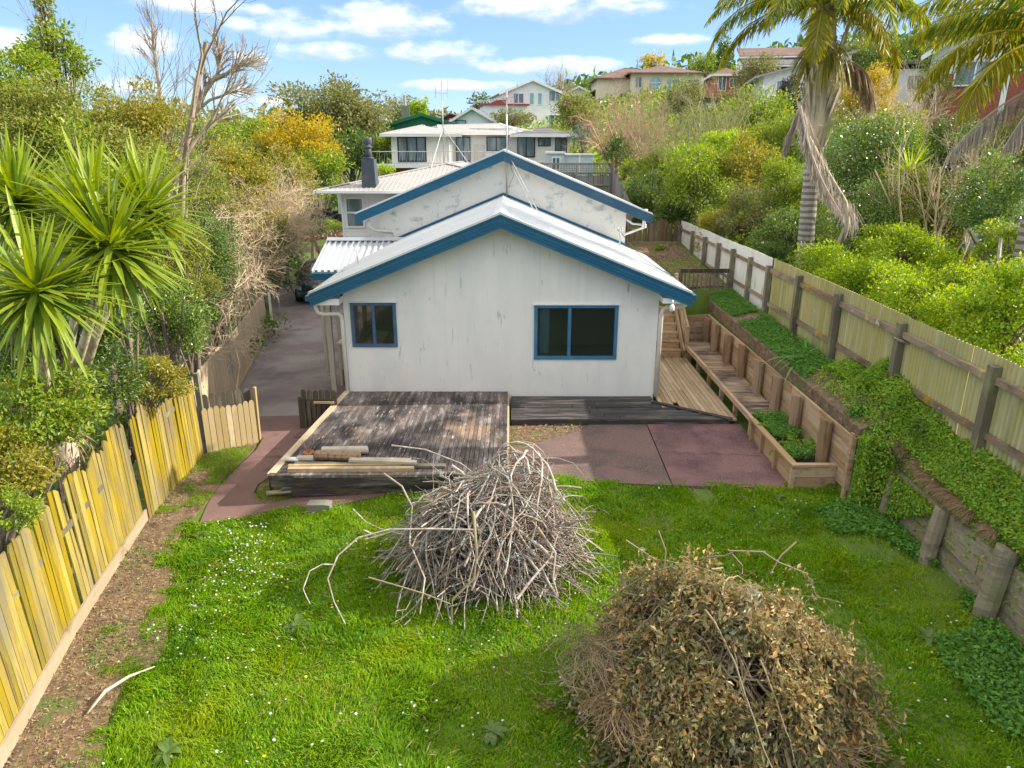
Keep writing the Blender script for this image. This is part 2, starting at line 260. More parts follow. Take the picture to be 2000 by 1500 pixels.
M['branch_grey'] = mat('lichened grey branches', (.33, .275, .225), .9, islands=[(.15, .11, .08), (.24, .18, .135), (.30, .285, .26), (.34, .265, .20), (.20, .145, .105), (.29, .30, .28)],
    vary=(((.47, .49, .46), 7, .54, .66, 4), ((.19, .14, .11), 9, .58, .7, 3)), bump=.5)
M['branch_big'] = mat('big lichened branch', (.36, .29, .23), .9, objrand=.25, vary=(((.48, .50, .47), 8, .50, .64, 4), ((.20, .15, .12), 9, .56, .7, 3)), bump=.5)
M['branch_brown'] = mat('cut brown stems', (.27, .19, .12), .9, islands=[(.20, .14, .09), (.31, .22, .14), (.24, .21, .12), (.15, .10, .065)], bump=.3)
M['dryleaf'] = leafm('withered leaves', [(.24, .18, .06), (.36, .25, .10), (.15, .155, .045), (.48, .33, .16), (.24, .22, .08), (.17, .18, .06), (.46, .26, .08), (.31, .29, .15), (.10, .11, .035), (.40, .32, .20)], .2, .5, .4, vary=(((.10, .105, .04), 2.6, .52, .66), ((.42, .25, .10), 3.4, .58, .68), ((.30, .30, .2), 1.9, .6, .7)))
M['drygrass'] = leafm('dry stalks', [(.36, .24, .14), (.46, .33, .2), (.28, .18, .11)], .2, .8, .2)
M['litter'] = leafm('leaf litter', [(.26, .17, .09), (.36, .25, .14), (.17, .11, .06), (.45, .35, .22)], .1, .9, .2)
M['terracotta'] = mat('terracotta', (.50, .17, .06), .7)
M['carpaint'] = mat('dark teal car paint', (.006, .022, .030), .25, spec=.6, coat=1)
M['carpaint_w'] = mat('white car paint', (.75, .76, .78), .3, coat=.6)
M['rubber'] = mat('tyre rubber', (.02, .02, .02), .8)
M['chrome'] = mat('bright metal', (.6, .6, .62), .2, metal=.9)
M['lamp_glass'] = mat('headlamp glass', (.45, .48, .5), .1, spec=.8)
M['plate'] = mat('white plate', (.7, .7, .7), .5)
M['black_net'] = mat('black shade cloth', (.025, .025, .03), .8, vary=(((.09, .09, .10), (1, 1, 6), .5, .7),))
M['tarp'] = mat('green garden netting', (.02, .25, .19), .6, vary=(((.05, .35, .25), 3, .45, .7),))
M['ivy'] = leafm('dark ivy leaves', [(.02, .06, .018), (.035, .09, .025), (.05, .12, .03)], .2, .4)
M['lavender'] = mat('old blue white wall', (.50, .56, .60), .8, vary=(((.36, .42, .46), .8, .4, .7),))

# ------------------------------------------------------------------ object helpers
LOC = {}
def _link(o, parent):
    COL.objects.link(o)
    if parent is not None: o.parent = parent
def tag(o, label=None, cat=None, group=None, kind=None):
    for k, v in (('label', label), ('category', cat), ('group', group), ('kind', kind)):
        if v: o[k] = v
    return o
def thing(name, label, cat, loc=(0, 0, 0), group=None, rz=0):
    o = bpy.data.objects.new(name, None); o.empty_display_size = .2; COL.objects.link(o)
    o.location = loc; o.rotation_euler = (0, 0, rz); LOC[o] = Vector(loc)
    return tag(o, label, cat, group)
def np_mesh(name, V, Fs, smooth=False):
    """V (n,3); Fs: array (m,k) or list of arrays / lists of faces"""
    V = np.asarray(V, dtype=np.float32).reshape(-1, 3)
    me = bpy.data.meshes.new(name)
    if isinstance(Fs, np.ndarray): Fs = [Fs]
    loops, starts, c = [], [], 0
    for f in Fs:
        if isinstance(f, np.ndarray):
            if not len(f): continue
            k = f.shape[1]; loops.append(f.astype(np.int32).ravel()); starts.append(c + np.arange(len(f), dtype=np.int32) * k); c += f.size
        else:
            loops.append(np.array(f, dtype=np.int32)); starts.append(np.array([c], dtype=np.int32)); c += len(f)
    loops = np.concatenate(loops); starts = np.concatenate(starts)
    me.vertices.add(len(V)); me.vertices.foreach_set('co', V.ravel())
    me.loops.add(len(loops)); me.loops.foreach_set('vertex_index', loops)
    me.polygons.add(len(starts)); me.polygons.foreach_set('loop_start', starts)
    me.polygons.foreach_set('use_smooth', np.full(len(starts), bool(smooth)))
    me.update(calc_edges=True)
    return me
def obj(name, V, Fs, m, parent=None, smooth=False, local=False):
    V = np.asarray(V, dtype=np.float64).reshape(-1, 3)
    if parent is not None and not local: V = V - np.array(LOC.get(parent, (0, 0, 0)))
    me = np_mesh(name, V, Fs, smooth); me.materials.append(m if not isinstance(m, str) else M[m])
    o = bpy.data.objects.new(name, me); _link(o, parent)
    if parent is not None: LOC[o] = Vector((0, 0, 0)) if local else LOC.get(parent, Vector((0, 0, 0)))
    return o
class MB:
    """collects simple solids into one mesh"""
    def __init__(s): s.V, s.F, s.n = [], [], 0
    def add(s, V, F):
        for f in F: s.F.append([i + s.n for i in f])
        s.V.extend([tuple(v) for v in V]); s.n += len(V); return s
    def box(s, a, b):
        (x0, y0, z0), (x1, y1, z1) = a, b
        return s.add([(x0, y0, z0), (x1, y0, z0), (x1, y1, z0), (x0, y1, z0), (x0, y0, z1), (x1, y0, z1), (x1, y1, z1), (x0, y1, z1)],
                     [(3, 2, 1, 0), (4, 5, 6, 7), (0, 1, 5, 4), (1, 2, 6, 5), (2, 3, 7, 6), (3, 0, 4, 7)])
    def bar(s, p, q, w, t, up=(0, 0, 1)):
        p, q, up = Vector(p), Vector(q), Vector(up); d = (q - p).normalized()
        if abs(d.dot(up)) > .97: up = Vector((1, 0, 0)) if abs(d.x) < .9 else Vector((0, 1, 0))
        a = d.cross(up).normalized() * w / 2; b = a.cross(d).normalized() * t / 2
        V = [p - a - b, p + a - b, p + a + b, p - a + b, q - a - b, q + a - b, q + a + b, q - a + b]
        return s.add(V, [(0, 1, 2, 3), (7, 6, 5, 4), (0, 4, 5, 1), (1, 5, 6, 2), (2, 6, 7, 3), (3, 7, 4, 0)])
    def prism(s, poly, off):
        """poly: planar loop of 3d points, extruded by off"""
        off = Vector(off); P = [Vector(q) for q in poly]; n = len(P)
        return s.add(P + [q + off for q in P], [tuple(range(n))[::-1], tuple(range(n, 2 * n))] + [(i, (i + 1) % n, n + (i + 1) % n, n + i) for i in range(n)])
    def tube(s, pts, r, sides=8, cap=True):
        pts = [Vector(q) for q in pts]; k = len(pts); r = r if isinstance(r, (list, tuple)) else [r] * k
        V, F = [], []; a = None
        for i, q in enumerate(pts):
            d = (pts[min(i + 1, k - 1)] - pts[max(i - 1, 0)]).normalized()
            if a is None: a = d.orthogonal().normalized()
            a = (a - d * a.dot(d)).normalized(); b = d.cross(a)
            for j in range(sides):
                t = 2 * math.pi * j / sides; V.append(q + (a * math.cos(t) + b * math.sin(t)) * r[i])
        for i in range(k - 1):
            for j in range(sides):
                j2 = (j + 1) % sides; F.append((i * sides + j, i * sides + j2, (i + 1) * sides + j2, (i + 1) * sides + j))
        if cap: F.append(tuple(range(sides))[::-1]); F.append(tuple(range((k - 1) * sides, k * sides)))
        return s.add(V, F)
    def obj(s, name, m, parent=None, smooth=False, local=False): return obj(name, s.V, s.F, m, parent, smooth, local)
UNIT = {}
def unit(m, kind='box'):
    key = (m, kind)
    if key not in UNIT:
        r = random.Random(len(UNIT))
        if kind == 'box': b = MB().box((-.5, -.5, -.5), (.5, .5, .5)); V, Fc = b.V, b.F
        elif kind == 'log':
            V, Fc = [], []
            for i, z in enumerate((-.5, -.17, .17, .47, .5)):
                for j in range(10):
                    t = j * math.pi / 5; q = .5 * (1 + .05 * math.sin(3 * t + i)) * (.93 if i == 4 else 1); V.append((q * math.cos(t), q * math.sin(t), z + (.03 * math.cos(t) if i > 2 else 0)))
            for i in range(4):
                for j in range(10): Fc.append((i * 10 + j, i * 10 + (j + 1) % 10, i * 10 + 10 + (j + 1) % 10, i * 10 + 10 + j))
            Fc += [tuple(range(10))[::-1], tuple(range(40, 50))]
        else:  # paling with an uneven, split or slanted top: x width, y thickness, z 0..1
            t = {'pa': (1, .985), 'pb': (.975, 1), 'pc': (1, .955), 'pd': (.95, .99)}[kind]; mid = max(t) * (.985 if kind != 'pd' else 1.0)
            o = r.uniform(-.04, .04)
            V = [(-.5, -.5, 0), (0, -.5, 0), (.5, -.5, 0), (.5, .5, 0), (0, .5, 0), (-.5, .5, 0), (-.5, -.5, t[0]), (o, -.5, mid), (.5, -.5, t[1]), (.5, .5, t[1]), (o, .5, mid), (-.5, .5, t[0])]
            Fc = [(5, 4, 3, 2, 1, 0), (6, 7, 10, 11), (7, 8, 9, 10), (0, 1, 7, 6), (1, 2, 8, 7), (2, 3, 9, 8), (3, 4, 10, 9), (4, 5, 11, 10), (5, 0, 6, 11)]
        me = np_mesh('unit_' + kind, V, Fc); me.materials.append(M[m]); UNIT[key] = me
    return UNIT[key]
def board(parent, name, p, q, w, t, m, up=(0, 0, 1), roll=0, kind='box'):
    """one straight board from p to q, its width across, its thickness along up"""
    p, q, up = Vector(p), Vector(q), Vector(up); d = q - p; L = d.length; d.normalize()
    if abs(d.dot(up)) > .97: up = Vector((0, 1, 0))
    a = d.cross(up).normalized(); b = a.cross(d).normalized()
    R = Matrix((a, b, d)).transposed().to_4x4()
    if roll: R = R @ Matrix.Rotation(roll, 4, 'Z')
    mid = (p + q) / 2 if kind in ('box', 'log') else p
    o = bpy.data.objects.new(name, unit(m, kind)); _link(o, parent)
    o.matrix_basis = Matrix.Translation(mid - LOC.get(parent, Vector((0, 0, 0)))) @ R @ Matrix.Diagonal((w, t, L, 1))
    return o
def tubes_np(P, R, sides=4):
    """P (B,K,3), R (B,K) -> V, F of B tapered tubes"""
    B, K, _ = P.shape
    T = np.gradient(P, axis=1); T /= np.linalg.norm(T, axis=2, keepdims=True) + 1e-9
    ref = np.where(np.abs(T[:, :1, 2:3]) > .8, np.array([1., .1, 0]), np.array([.1, 0, 1.]))
    A = np.cross(T, ref); A /= np.linalg.norm(A, axis=2, keepdims=True) + 1e-9; Bn = np.cross(T, A)
    th = np.arange(sides) * 2 * np.pi / sides
    V = P[:, :, None] + R[:, :, None, None] * (A[:, :, None] * np.cos(th)[None, None, :, None] + Bn[:, :, None] * np.sin(th)[None, None, :, None])
    idx = np.arange(B * K * sides).reshape(B, K, sides)
    a = idx[:, :-1]; c = idx[:, 1:]
    Fq = np.stack([a, np.roll(a, -1, 2), np.roll(c, -1, 2), c], axis=-1).reshape(-1, 4)
    return V.reshape(-1, 3), Fq
def join(parts):
    Vs, Fs, n = [], [], 0
    for V, Fc in parts:
        Vs.append(V); Fs.append(Fc + n); n += len(V)
    return np.concatenate(Vs), Fs
def unitv(a): return a / (np.linalg.norm(a, axis=-1, keepdims=True) + 1e-9)
def leaves_np(P, D, Nn, L, W, fold=.22, droop=.0):
    """folded kite leaves: two triangles each"""
    D = unitv(D); S = unitv(np.cross(D, Nn)); U = np.cross(S, D); L = L[:, None]; W = W[:, None]
    tip = P + D * L - U * (droop * L); mid = P + D * L * .48
    V = np.stack([P, mid + S * W / 2 + U * fold * W, tip, mid - S * W / 2 + U * fold * W], 1).reshape(-1, 3)
    b = np.arange(len(P))[:, None] * 4
    return V, np.concatenate([b + np.array([0, 1, 2]), b + np.array([0, 2, 3])], 0)
def vnoise(x, y, s, seed=0):
    r = np.random.default_rng(seed).random((64, 64)); x = np.asarray(x) * s + 100.3; y = np.asarray(y) * s + 100.7
    i, j = np.floor(x).astype(int), np.floor(y).astype(int); fx, fy = x - i, y - j; fx = fx * fx * (3 - 2 * fx); fy = fy * fy * (3 - 2 * fy)
    g = lambda a, b: r[a % 64, b % 64]
    return (g(i, j) * (1 - fx) + g(i + 1, j) * fx) * (1 - fy) + (g(i, j + 1) * (1 - fx) + g(i + 1, j + 1) * fx) * fy
def copy_tree(o, parent=None):
    c = o.copy(); COL.objects.link(c); c.parent = parent
    for ch in o.children: copy_tree(ch, c)
    return c
# ------------------------------------------------------------------ terrain and paving
def yard(x): return np.interp(x, [-9, -5, -2, 0, 6], [-.60, -.56, -.38, -.29, -.26])
def gh(x, y):
    x = np.asarray(x, float); y = np.asarray(y, float); x, y = np.broadcast_arrays(x, y)
    low = yard(x) - .0
    rise = np.interp(y, [0, 33, 50, 62, 85, 110, 160, 300, 900], [0, 0, 2.3, 4.4, 7.8, 10.5, 12, 15, 15])
    s = np.interp(x, [-80, -30, -14, -9, 0], [.5, .3, .16, .5, 1])
    s = np.where(y > 60, np.maximum(s, np.interp(x, [-80, -30, -14, -9, 0], [.6, .5, .5, .75, 1])), s)
    centre = low + rise * s
    wx = np.where(y > 20.9, 3.28, np.where(y > 10.85, 5.74, 6.2))
    top = np.where(y > 20.9, 1.0 + .02 * np.clip(y - 21, 0, 10), np.interp(y, [9.5, 11.2], [.50, .88]))
    k = np.clip((x - wx) / np.maximum(6.45 - wx, .1), 0, 1)
    bank = top + (1.12 - top) * k
    r = np.interp(y, [-50, 0, 20, 60, 100, 160, 300], [0, 0, .3, 3.2, 8.5, 12, 15])
    hill = bank + r + np.where(x > 6.5, .22 * np.clip(x - 6.5, 0, 14) + .13 * np.clip(x - 20.5, 0, 60), 0)
    t = np.clip((x - wx) / .05, 0, 1)
    t = np.where(y > 29, np.clip((x + 5) / 10., 0, 1) ** 2 * (3 - 2 * np.clip((x + 5) / 10., 0, 1)), t)
    return centre * (1 - t) + hill * t
def gz(x, y): return float(gh(x, y))
gx = np.unique(np.concatenate([-np.geomspace(10, 900, 34), np.arange(-10, 9, .33), np.array([3.27, 3.34, 5.73, 5.80, 6.19, 6.26, 6.45]), np.geomspace(9, 900, 36)]))
gy = np.unique(np.concatenate([np.array([-300, -120, -50, -20, -8]), np.arange(-4, 34, .4), np.array([10.84, 10.86, 20.89, 20.91]), np.geomspace(34, 1500, 46)]))
GX, GY = np.meshgrid(gx, gy, indexing='ij'); GZ = gh(GX, GY) + .05 * (vnoise(GX, GY, .9, 3) - .5) * (np.abs(GX) < 200) * np.where((GX > -5) & (GX < 5) & (GY > 11) & (GY < 30), .3, 1) - np.where((GY > 11.2) & (GX < 5.6) & (GX > -9.5) & (GY < 50), .03, 0)
ii = np.arange(GX.size).reshape(GX.shape)
tf = np.stack([ii[:-1, :-1], ii[1:, :-1], ii[1:, 1:], ii[:-1, 1:]], -1).reshape(-1, 4)
tag(obj('ground', np.stack([GX, GY, GZ], -1).reshape(-1, 3), tf, 'terrain', smooth=True), kind='structure')

def in_poly(px, py, poly):
    px, py = np.asarray(px), np.asarray(py); c = np.zeros(px.shape, bool); n = len(poly)
    for i in range(n):
        x0, y0 = poly[i]; x1, y1 = poly[(i + 1) % n]
        hit = ((y0 > py) != (y1 > py)) & (px < (x1 - x0) * (py - y0) / (y1 - y0 + 1e-12) + x0); c ^= hit
    return c
def sheet(name, poly, lift, m, zfun=None, skirt=.12, step=.45):
    """a paved sheet that follows the yard, with an edge"""
    zf = zfun or (lambda x, y: yard(x)); n = len(poly)
    xs = [p[0] for p in poly]; ys = [p[1] for p in poly]
    X, Y_ = np.meshgrid(np.arange(min(xs) + .2, max(xs), step), np.arange(min(ys) + .2, max(ys), step)); X, Y_ = X.ravel(), Y_.ravel()
    k = in_poly(X, Y_, poly); pts = [Vector(p) for p in poly] + [Vector((a, b)) for a, b in zip(X[k], Y_[k])]
    v, e, f, *_ = delaunay_2d_cdt(pts, [(i, (i + 1) % n) for i in range(n)], [list(range(n))], 1, 1e-5)
    V = [(q.x, q.y, float(zf(q.x, q.y)) + lift) for q in v]; Fc = [list(t) for t in f]
    V2 = [(V[i][0], V[i][1], V[i][2] - skirt) for i in range(n)]; b = len(V)
    Fc += [[i, b + i, b + (i + 1) % n, (i + 1) % n] for i in range(n)]
    return tag(obj(name, V + V2, Fc, m), kind='structure')
def curve(pts, sub=5):
    """closed Catmull-Rom through pts"""
    P = [Vector(p) for p in pts]; n = len(P); out = []
    for i in range(n):
        p0, p1, p2, p3 = P[i - 1], P[i], P[(i + 1) % n], P[(i + 2) % n]
        for j in range(sub):
            t = j / sub; out.append(tuple(.5 * ((2 * p1) + (p2 - p0) * t + (2 * p0 - 5 * p1 + 4 * p2 - p3) * t * t + (3 * p1 - p0 - 3 * p2 + p3) * t ** 3)))
    return out
PATH = [(-5.28, 10.66), (-5.42, 11.3), (-5.5, 12.1), (-5.45, 13.0), (-5.38, 13.8), (-5.45, 14.4), (-6.6, 14.9), (-6.86, 15.66), (-3.8, 15.62), (-3.8, 12.6), (-4.3, 12.9), (-4.62, 12.55), (-4.78, 12.1), (-4.74, 11.75), (-4.55, 11.5),
        (-4.2, 11.34), (-3.9, 11.45), (-1.0, 12.3), (-.9, 11.9), (-1.4, 11.72), (-2.2, 11.42), (-3.2, 11.02), (-4.2, 10.86)]
sheet('path', PATH, .03, 'path')
sheet('driveway', [(-6.88, 15.68), (-6.98, 16.4), (-7.24, 18), (-7.75, 20.7), (-8.55, 24.5), (-9.3, 27), (-10.9, 32), (-12.4, 40), (-13.2, 50), (-5.0, 50), (-6.15, 40), (-6.15, 27.2), (-3.7, 26.9), (-3.7, 15.64)], .032, 'drive', lambda x, y: yard(x) + np.interp(y, [0, 34, 50], [0, 0, .4]), step=.9)
sheet('patio', [(-.9, 11.95), (-.1, 11.9), (1.0, 11.72), (2.86, 11.5), (2.93, 14.46), (1.72, 14.46), (1.0, 13.95), (.40, 13.3), (-.05, 13.0), (-.7, 12.5)], .035, 'patio_l')
sheet('patio', [(2.885, 11.5), (4.96, 11.36), (4.98, 14.46), (2.955, 14.46)], .037, 'patio_r')
def crack(pts, w=.008):
    V, Fc = [], []
    for i, (x, y) in enumerate(pts): z = float(yard(x)) + .0415; V += [(x, y - w * (.4 + .6 * ((i * 37) % 10) / 10), z), (x, y + w * (.4 + .6 * ((i * 53) % 10) / 10), z)]
    tag(obj('paving_crack', V, [(2 * i, 2 * i + 2, 2 * i + 3, 2 * i + 1) for i in range(len(pts) - 1)], 'soil_dark'), kind='structure')
crack([(2.9 + .13 * i, 12.95 + .05 * math.sin(i * 1.7) - .012 * i + .03 * math.sin(i * 4.1), ) for i in range(16)]); crack([(.2 + .17 * i, 12.3 + .10 * math.sin(i * .9) + .04 * math.sin(i * 3.3)) for i in range(15)], .005)
sheet('soil_patch', curve([(.45, 13.35), (1.6, 14.3), (1.5, 14.48), (.0, 14.48), (-.05, 13.05)], 4), .02, 'soil', skirt=.05)
sheet('soil_patch', curve([(-4.62, 12.55), (-4.76, 12.0), (-4.5, 11.52), (-4.2, 11.4), (-3.8, 11.6), (-3.8, 12.6), (-4.3, 12.9)], 3), .012, 'soil', skirt=.05)
DIRT = curve([(-6.5, 13.9), (-6.45, 11.2), (-5.75, 8.0), (-5.2, 5.2), (-4.85, 3.5), (-4.1, 3.6), (-4.05, 5.2), (-4.55, 6.6), (-4.35, 7.4), (-4.8, 8.4), (-5.25, 9.6), (-5.5, 10.5), (-5.45, 11.4), (-5.55, 12.6), (-5.45, 13.8), (-5.7, 14.3)], 4)
sheet('soil_strip', DIRT, .035, 'soil', skirt=.06)
sheet('garden_soil', [(5.76, 10.92), (6.42, 10.92), (6.42, 20.6), (5.76, 20.6)], .035, 'soil', lambda x, y: gh(max(x, 5.82), max(y, 11)), skirt=.3)
sheet('side_path', [(3.42, 21.3), (6.4, 21.3), (6.4, 27.9), (3.42, 27.9)], .03, 'soil', lambda x, y: gh(x, y), skirt=.1)

# ------------------------------------------------------------------ the house
house = thing('gabled_house', 'white plaster house with two stepped gables trimmed in blue and a weatherboard wing behind', 'house', (-.25, 16, 0))
def wall_holes(mb, x0, x1, z0, z1, holes, y, th, gable=None):
    """a wall in the x-z plane at y (outer face) of thickness th, with square holes; gable: (apex x, apex z) on top"""
    xs = sorted({x0, x1, *[h[0] for h in holes], *[h[1] for h in holes], *([gable[0]] if gable else [])}); zs = sorted({z0, z1, *[h[2] for h in holes], *[h[3] for h in holes]})
    for yy, flip in ((y, False), (y + th, True)):
        for i in range(len(xs) - 1):
            for j in range(len(zs) - 1):
                cx, cz = (xs[i] + xs[i + 1]) / 2, (zs[j] + zs[j + 1]) / 2
                if any(h[0] < cx < h[1] and h[2] < cz < h[3] for h in holes): continue
                q = [(xs[i], yy, zs[j]), (xs[i + 1], yy, zs[j]), (xs[i + 1], yy, zs[j + 1]), (xs[i], yy, zs[j + 1])]
                mb.add(q[::-1] if flip else q, [(0, 1, 2, 3)])
        if gable:
            q = [(x0, yy, z1), (x1, yy, z1), (gable[0], yy, gable[1])]; mb.add(q[::-1] if flip else q, [(0, 1, 2)])
    for a, b, c, d in holes:   # reveals
        for q in (((a, c), (b, c)), ((b, c), (b, d)), ((b, d), (a, d)), ((a, d), (a, c))):
            (p, r), (s, t) = q; mb.add([(p, y, r), (p, y + th, r), (s, y + th, t), (s, y, t)], [(0, 1, 2, 3)])
    mb.add([(x0, y, z0), (x0, y + th, z0), (x0, y + th, z1), (x0, y, z1)], [(0, 1, 2, 3)]); mb.add([(x1, y, z0), (x1, y + th, z0), (x1, y + th, z1), (x1, y, z1)], [(3, 2, 1, 0)])
    return mb
WL, WR, AX, SL = -3.86, 3.36, -.25, .405
W1 = (-3.68, -2.69, 1.12, 2.12); W2 = (.54, 2.41, .82, 2.06)
wall_holes(MB(), WL, WR, -.62, 2.52, [W1, W2], 16, .14, (AX, 4.02)).obj('front_wall', 'plaster', house)
for xx in (-.02,): MB().box((xx - .006, 15.9975, .02), (xx + .006, 16.02, 2.5 if abs(xx - 1.2) > .1 else .8)).obj('panel_joint', 'plaster', house)
# side walls of the front room, lined inside
SW = (16.9, 19.3, 1.0, 2.12)
def side(mb, x, th, y0, y1, z0, z1, hole=None):
    ys = sorted({y0, y1, *(hole[:2] if hole else [])}); zs = sorted({z0, z1, *(hole[2:] if hole else [])})
    for i in range(len(ys) - 1):
        for j in range(len(zs) - 1):
            if hole and hole[0] < (ys[i] + ys[i + 1]) / 2 < hole[1] and hole[2] < (zs[j] + zs[j + 1]) / 2 < hole[3]: continue
            mb.box((x, ys[i], zs[j]), (x + th, ys[i + 1], zs[j + 1]))
    return mb
side(MB(), WL, .12, 16.142, 27.1, -.62, 2.5, SW).obj('side_wall', 'plaster', house)
side(MB(), WR - .12, .12, 16.142, 27.1, -.62, 2.5).obj('side_wall', 'plaster', house)
MB().box((WL + .121, 20.2, 0), (WR - .121, 20.28, 2.45)).obj('room_partition', 'roomwall', house)
MB().box((WL + .121, 16.15, -.1), (WR - .121, 20.2, 0)).obj('floor', 'carpet', house)
MB().box((WL + .121, 16.15, 2.46), (WR - .121, 20.2, 2.5)).obj('ceiling', 'roomwall', house)
MB().box((-1.3, 16.15, .01), (-1.2, 20.19, 2.45)).obj('room_partition', 'roomwall', house)
MB().box((-3.7, 16.5, .55), (-3.2, 18.2, .92)).obj('kitchen_bench', 'pale_wood', house)
def window(parent, x0, x1, z0, z1, y, m='winframe', split=.5, fr=.036, sash_open=0):
    f = MB(); t = fr
    f.box((x0 - .03, y - .03, z0 - .03), (x1 + .03, y + .05, z0 + t)).box((x0 - .03, y - .03, z1 - t), (x1 + .03, y + .05, z1 + .03))
    f.box((x0 - .03, y - .03, z0 + t), (x0 + t, y + .05, z1 - t)).box((x1 - t, y - .03, z0 + t), (x1 + .03, y + .05, z1 - t))
    xm = x0 + (x1 - x0) * split; f.box((xm - t * .7, y - .036, z0 + t), (xm + t * .7, y + .05, z1 - t))
    w = f.obj('window', m, parent)
    for a, b, k in ((x0 + t, xm - t * .7, 0), (xm + t * .7, x1 - t, 1)):
        s = MB(); s.box((a, y - .012, z0 + t), (b, y + .03, z0 + t + .016)).box((a, y - .012, z1 - t - .016), (b, y + .03, z1 - t)).box((a, y - .012, z0 + t + .016), (a + .016, y + .03, z1 - t - .016)).box((b - .016, y - .012, z0 + t + .016), (b, y + .03, z1 - t - .016))
        s.obj('sash', m, w)
        MB().box((a + .016, y + .004, z0 + t + .016), (b - .016, y + .010, z1 - t - .016)).obj('pane', 'glass', w)
    MB().box((x0 - .06, y - .07, z1 + .03), (x1 + .06, y, z1 + .05)).obj('head_flashing', 'white', w)
    return w
w = window(house, *W1, 16.0, 'winframe', .5)
w = window(house, *W2, 16.0, 'winframe2', .42)
# the curtain gathered at the side of the wide window
X = np.linspace(.64, .86, 40); V, Fc = [], []
for i, x in enumerate(X): V += [(x, 16.13 + .025 * math.sin(i * 1.25), .9), (x, 16.13 + .02 * math.sin(i * 1.25 + .4), 2.0)]
obj('curtain', V, [(2 * i, 2 * i + 2, 2 * i + 3, 2 * i + 1) for i in range(39)], 'curtain_blue', house)
# window in the side wall, seen through the corner window
f = MB(); f.box((WL - .02, SW[0], SW[2]), (WL + .1, SW[0] + .05, SW[3])).box((WL - .02, SW[1] - .05, SW[2]), (WL + .1, SW[1], SW[3])).box((WL - .02, SW[0] + .05, SW[2]), (WL + .1, SW[1] - .05, SW[2] + .05)).box((WL - .02, SW[0] + .05, SW[3] - .05), (WL + .1, SW[1] - .05, SW[3])).box((WL - .02, 18.05, SW[2] + .05), (WL + .1, 18.1, SW[3] - .05))
sw = f.obj('side_window', 'darkframe', house); MB().box((WL + .03, SW[0] + .05, SW[2] + .05), (WL + .036, SW[1] - .05, SW[3] - .05)).obj('pane', 'glass', sw)

def gable_roof(ax, zr, xl, xr, y0, y1, sl, m, name='roof', pitch=.19):
    """ribbed roof: ribs run down both slopes"""
    root = None
    ys = []; y = y0
    while y < y1 - pitch: ys += [(y, 0), (y + pitch * .72, 0), (y + pitch * .78, .022), (y + pitch * .94, .022)]; y += pitch
    ys.append((y1, 0)); n = len(ys); V, Fc = [], []
    for x, sgn in ((xl, -1), (ax, 0), (xr, 1)):
        for yy, h in ys: V.append((x, yy, zr - sl * abs(x - ax) + h))
    for k in range(2):
        for i in range(n - 1): Fc.append((k * n + i, (k + 1) * n + i, (k + 1) * n + i + 1, k * n + i + 1))
    top = len(V)
    for x in (xl, ax, xr):
        for yy in (y0, y1): V.append((x, yy, zr - sl * abs(x - ax) - .05))
    Fc += [(top, top + 1, top + 3, top + 2), (top + 2, top + 3, top + 5, top + 4)]
    Fc += [(0, n, top + 2, top), (n, 2 * n, top + 4, top + 2)]
    r = obj(name, V, Fc, m, house)
    c = MB(); c.add([(ax - .16, y0 - .01, zr - .045), (ax, y0 - .01, zr + .035), (ax + .16, y0 - .01, zr - .045), (ax - .16, y1, zr - .045), (ax, y1, zr + .035), (ax + .16, y1, zr - .045)], [(0, 1, 4, 3), (1, 2, 5, 4), (0, 2, 1)])
    c.obj('ridge_cap', m, r)
    return r
def barge(ax, zr, xe, y, sl, m, drop=.29, th=.03):
    """a bargeboard down one slope, with folded ribs"""
    s = 1 if xe > ax else -1; ze = zr - sl * abs(xe - ax); b = MB()
    b.prism([(ax, y, zr), (xe, y, ze), (xe, y, ze - drop), (ax, y, zr - drop)][::s], (0, th, 0))
    for o0, o1, pr in ((.0, .035, .022), (.10, .14, .012), (.19, .21, .010), (drop - .045, drop, .018)):
        b.prism([(ax, y - pr, zr - o0), (xe, y - pr, ze - o0), (xe, y - pr, ze - o1), (ax, y - pr, zr - o1)][::s], (0, pr - .002, 0))
    o = b.obj('bargeboard', m, house)
    MB().prism([(ax, y - .03, zr + .05), (xe, y - .03, ze + .05), (xe, y - .03, ze + .003), (ax, y - .03, zr + .003)][::s], (0, .16, 0)).obj('barge_flashing', 'roof_white', o)
    return o
gable_roof(AX, 4.16, -4.48, 3.98, 15.6, 21.42, SL, 'roof_white')
barge(AX, 4.14, -4.50, 15.57, SL, 'blue'); barge(AX, 4.14, 4.0, 15.57, SL, 'blue')
MB().prism([(-4.46, 15.6, 2.16), (WL, 15.6, 2.16), (WL, 15.6, 2.30), (-4.46, 15.6, 2.30)], (0, 5.8, 0)).obj('soffit', 'white', house)
MB().prism([(WR, 15.6, 2.20), (3.95, 15.6, 2.20), (3.95, 15.6, 2.32), (WR, 15.6, 2.32)], (0, 5.8, 0)).obj('soffit', 'white', house)
for xe, sg, ze in ((-4.5, -1, 2.34), (4.0, 1, 2.36)):
    MB().box((min(xe, xe + sg * .11), 15.62, ze - .1), (max(xe, xe + sg * .11), 21.4, ze + .02)).obj('gutter', 'blue', house)
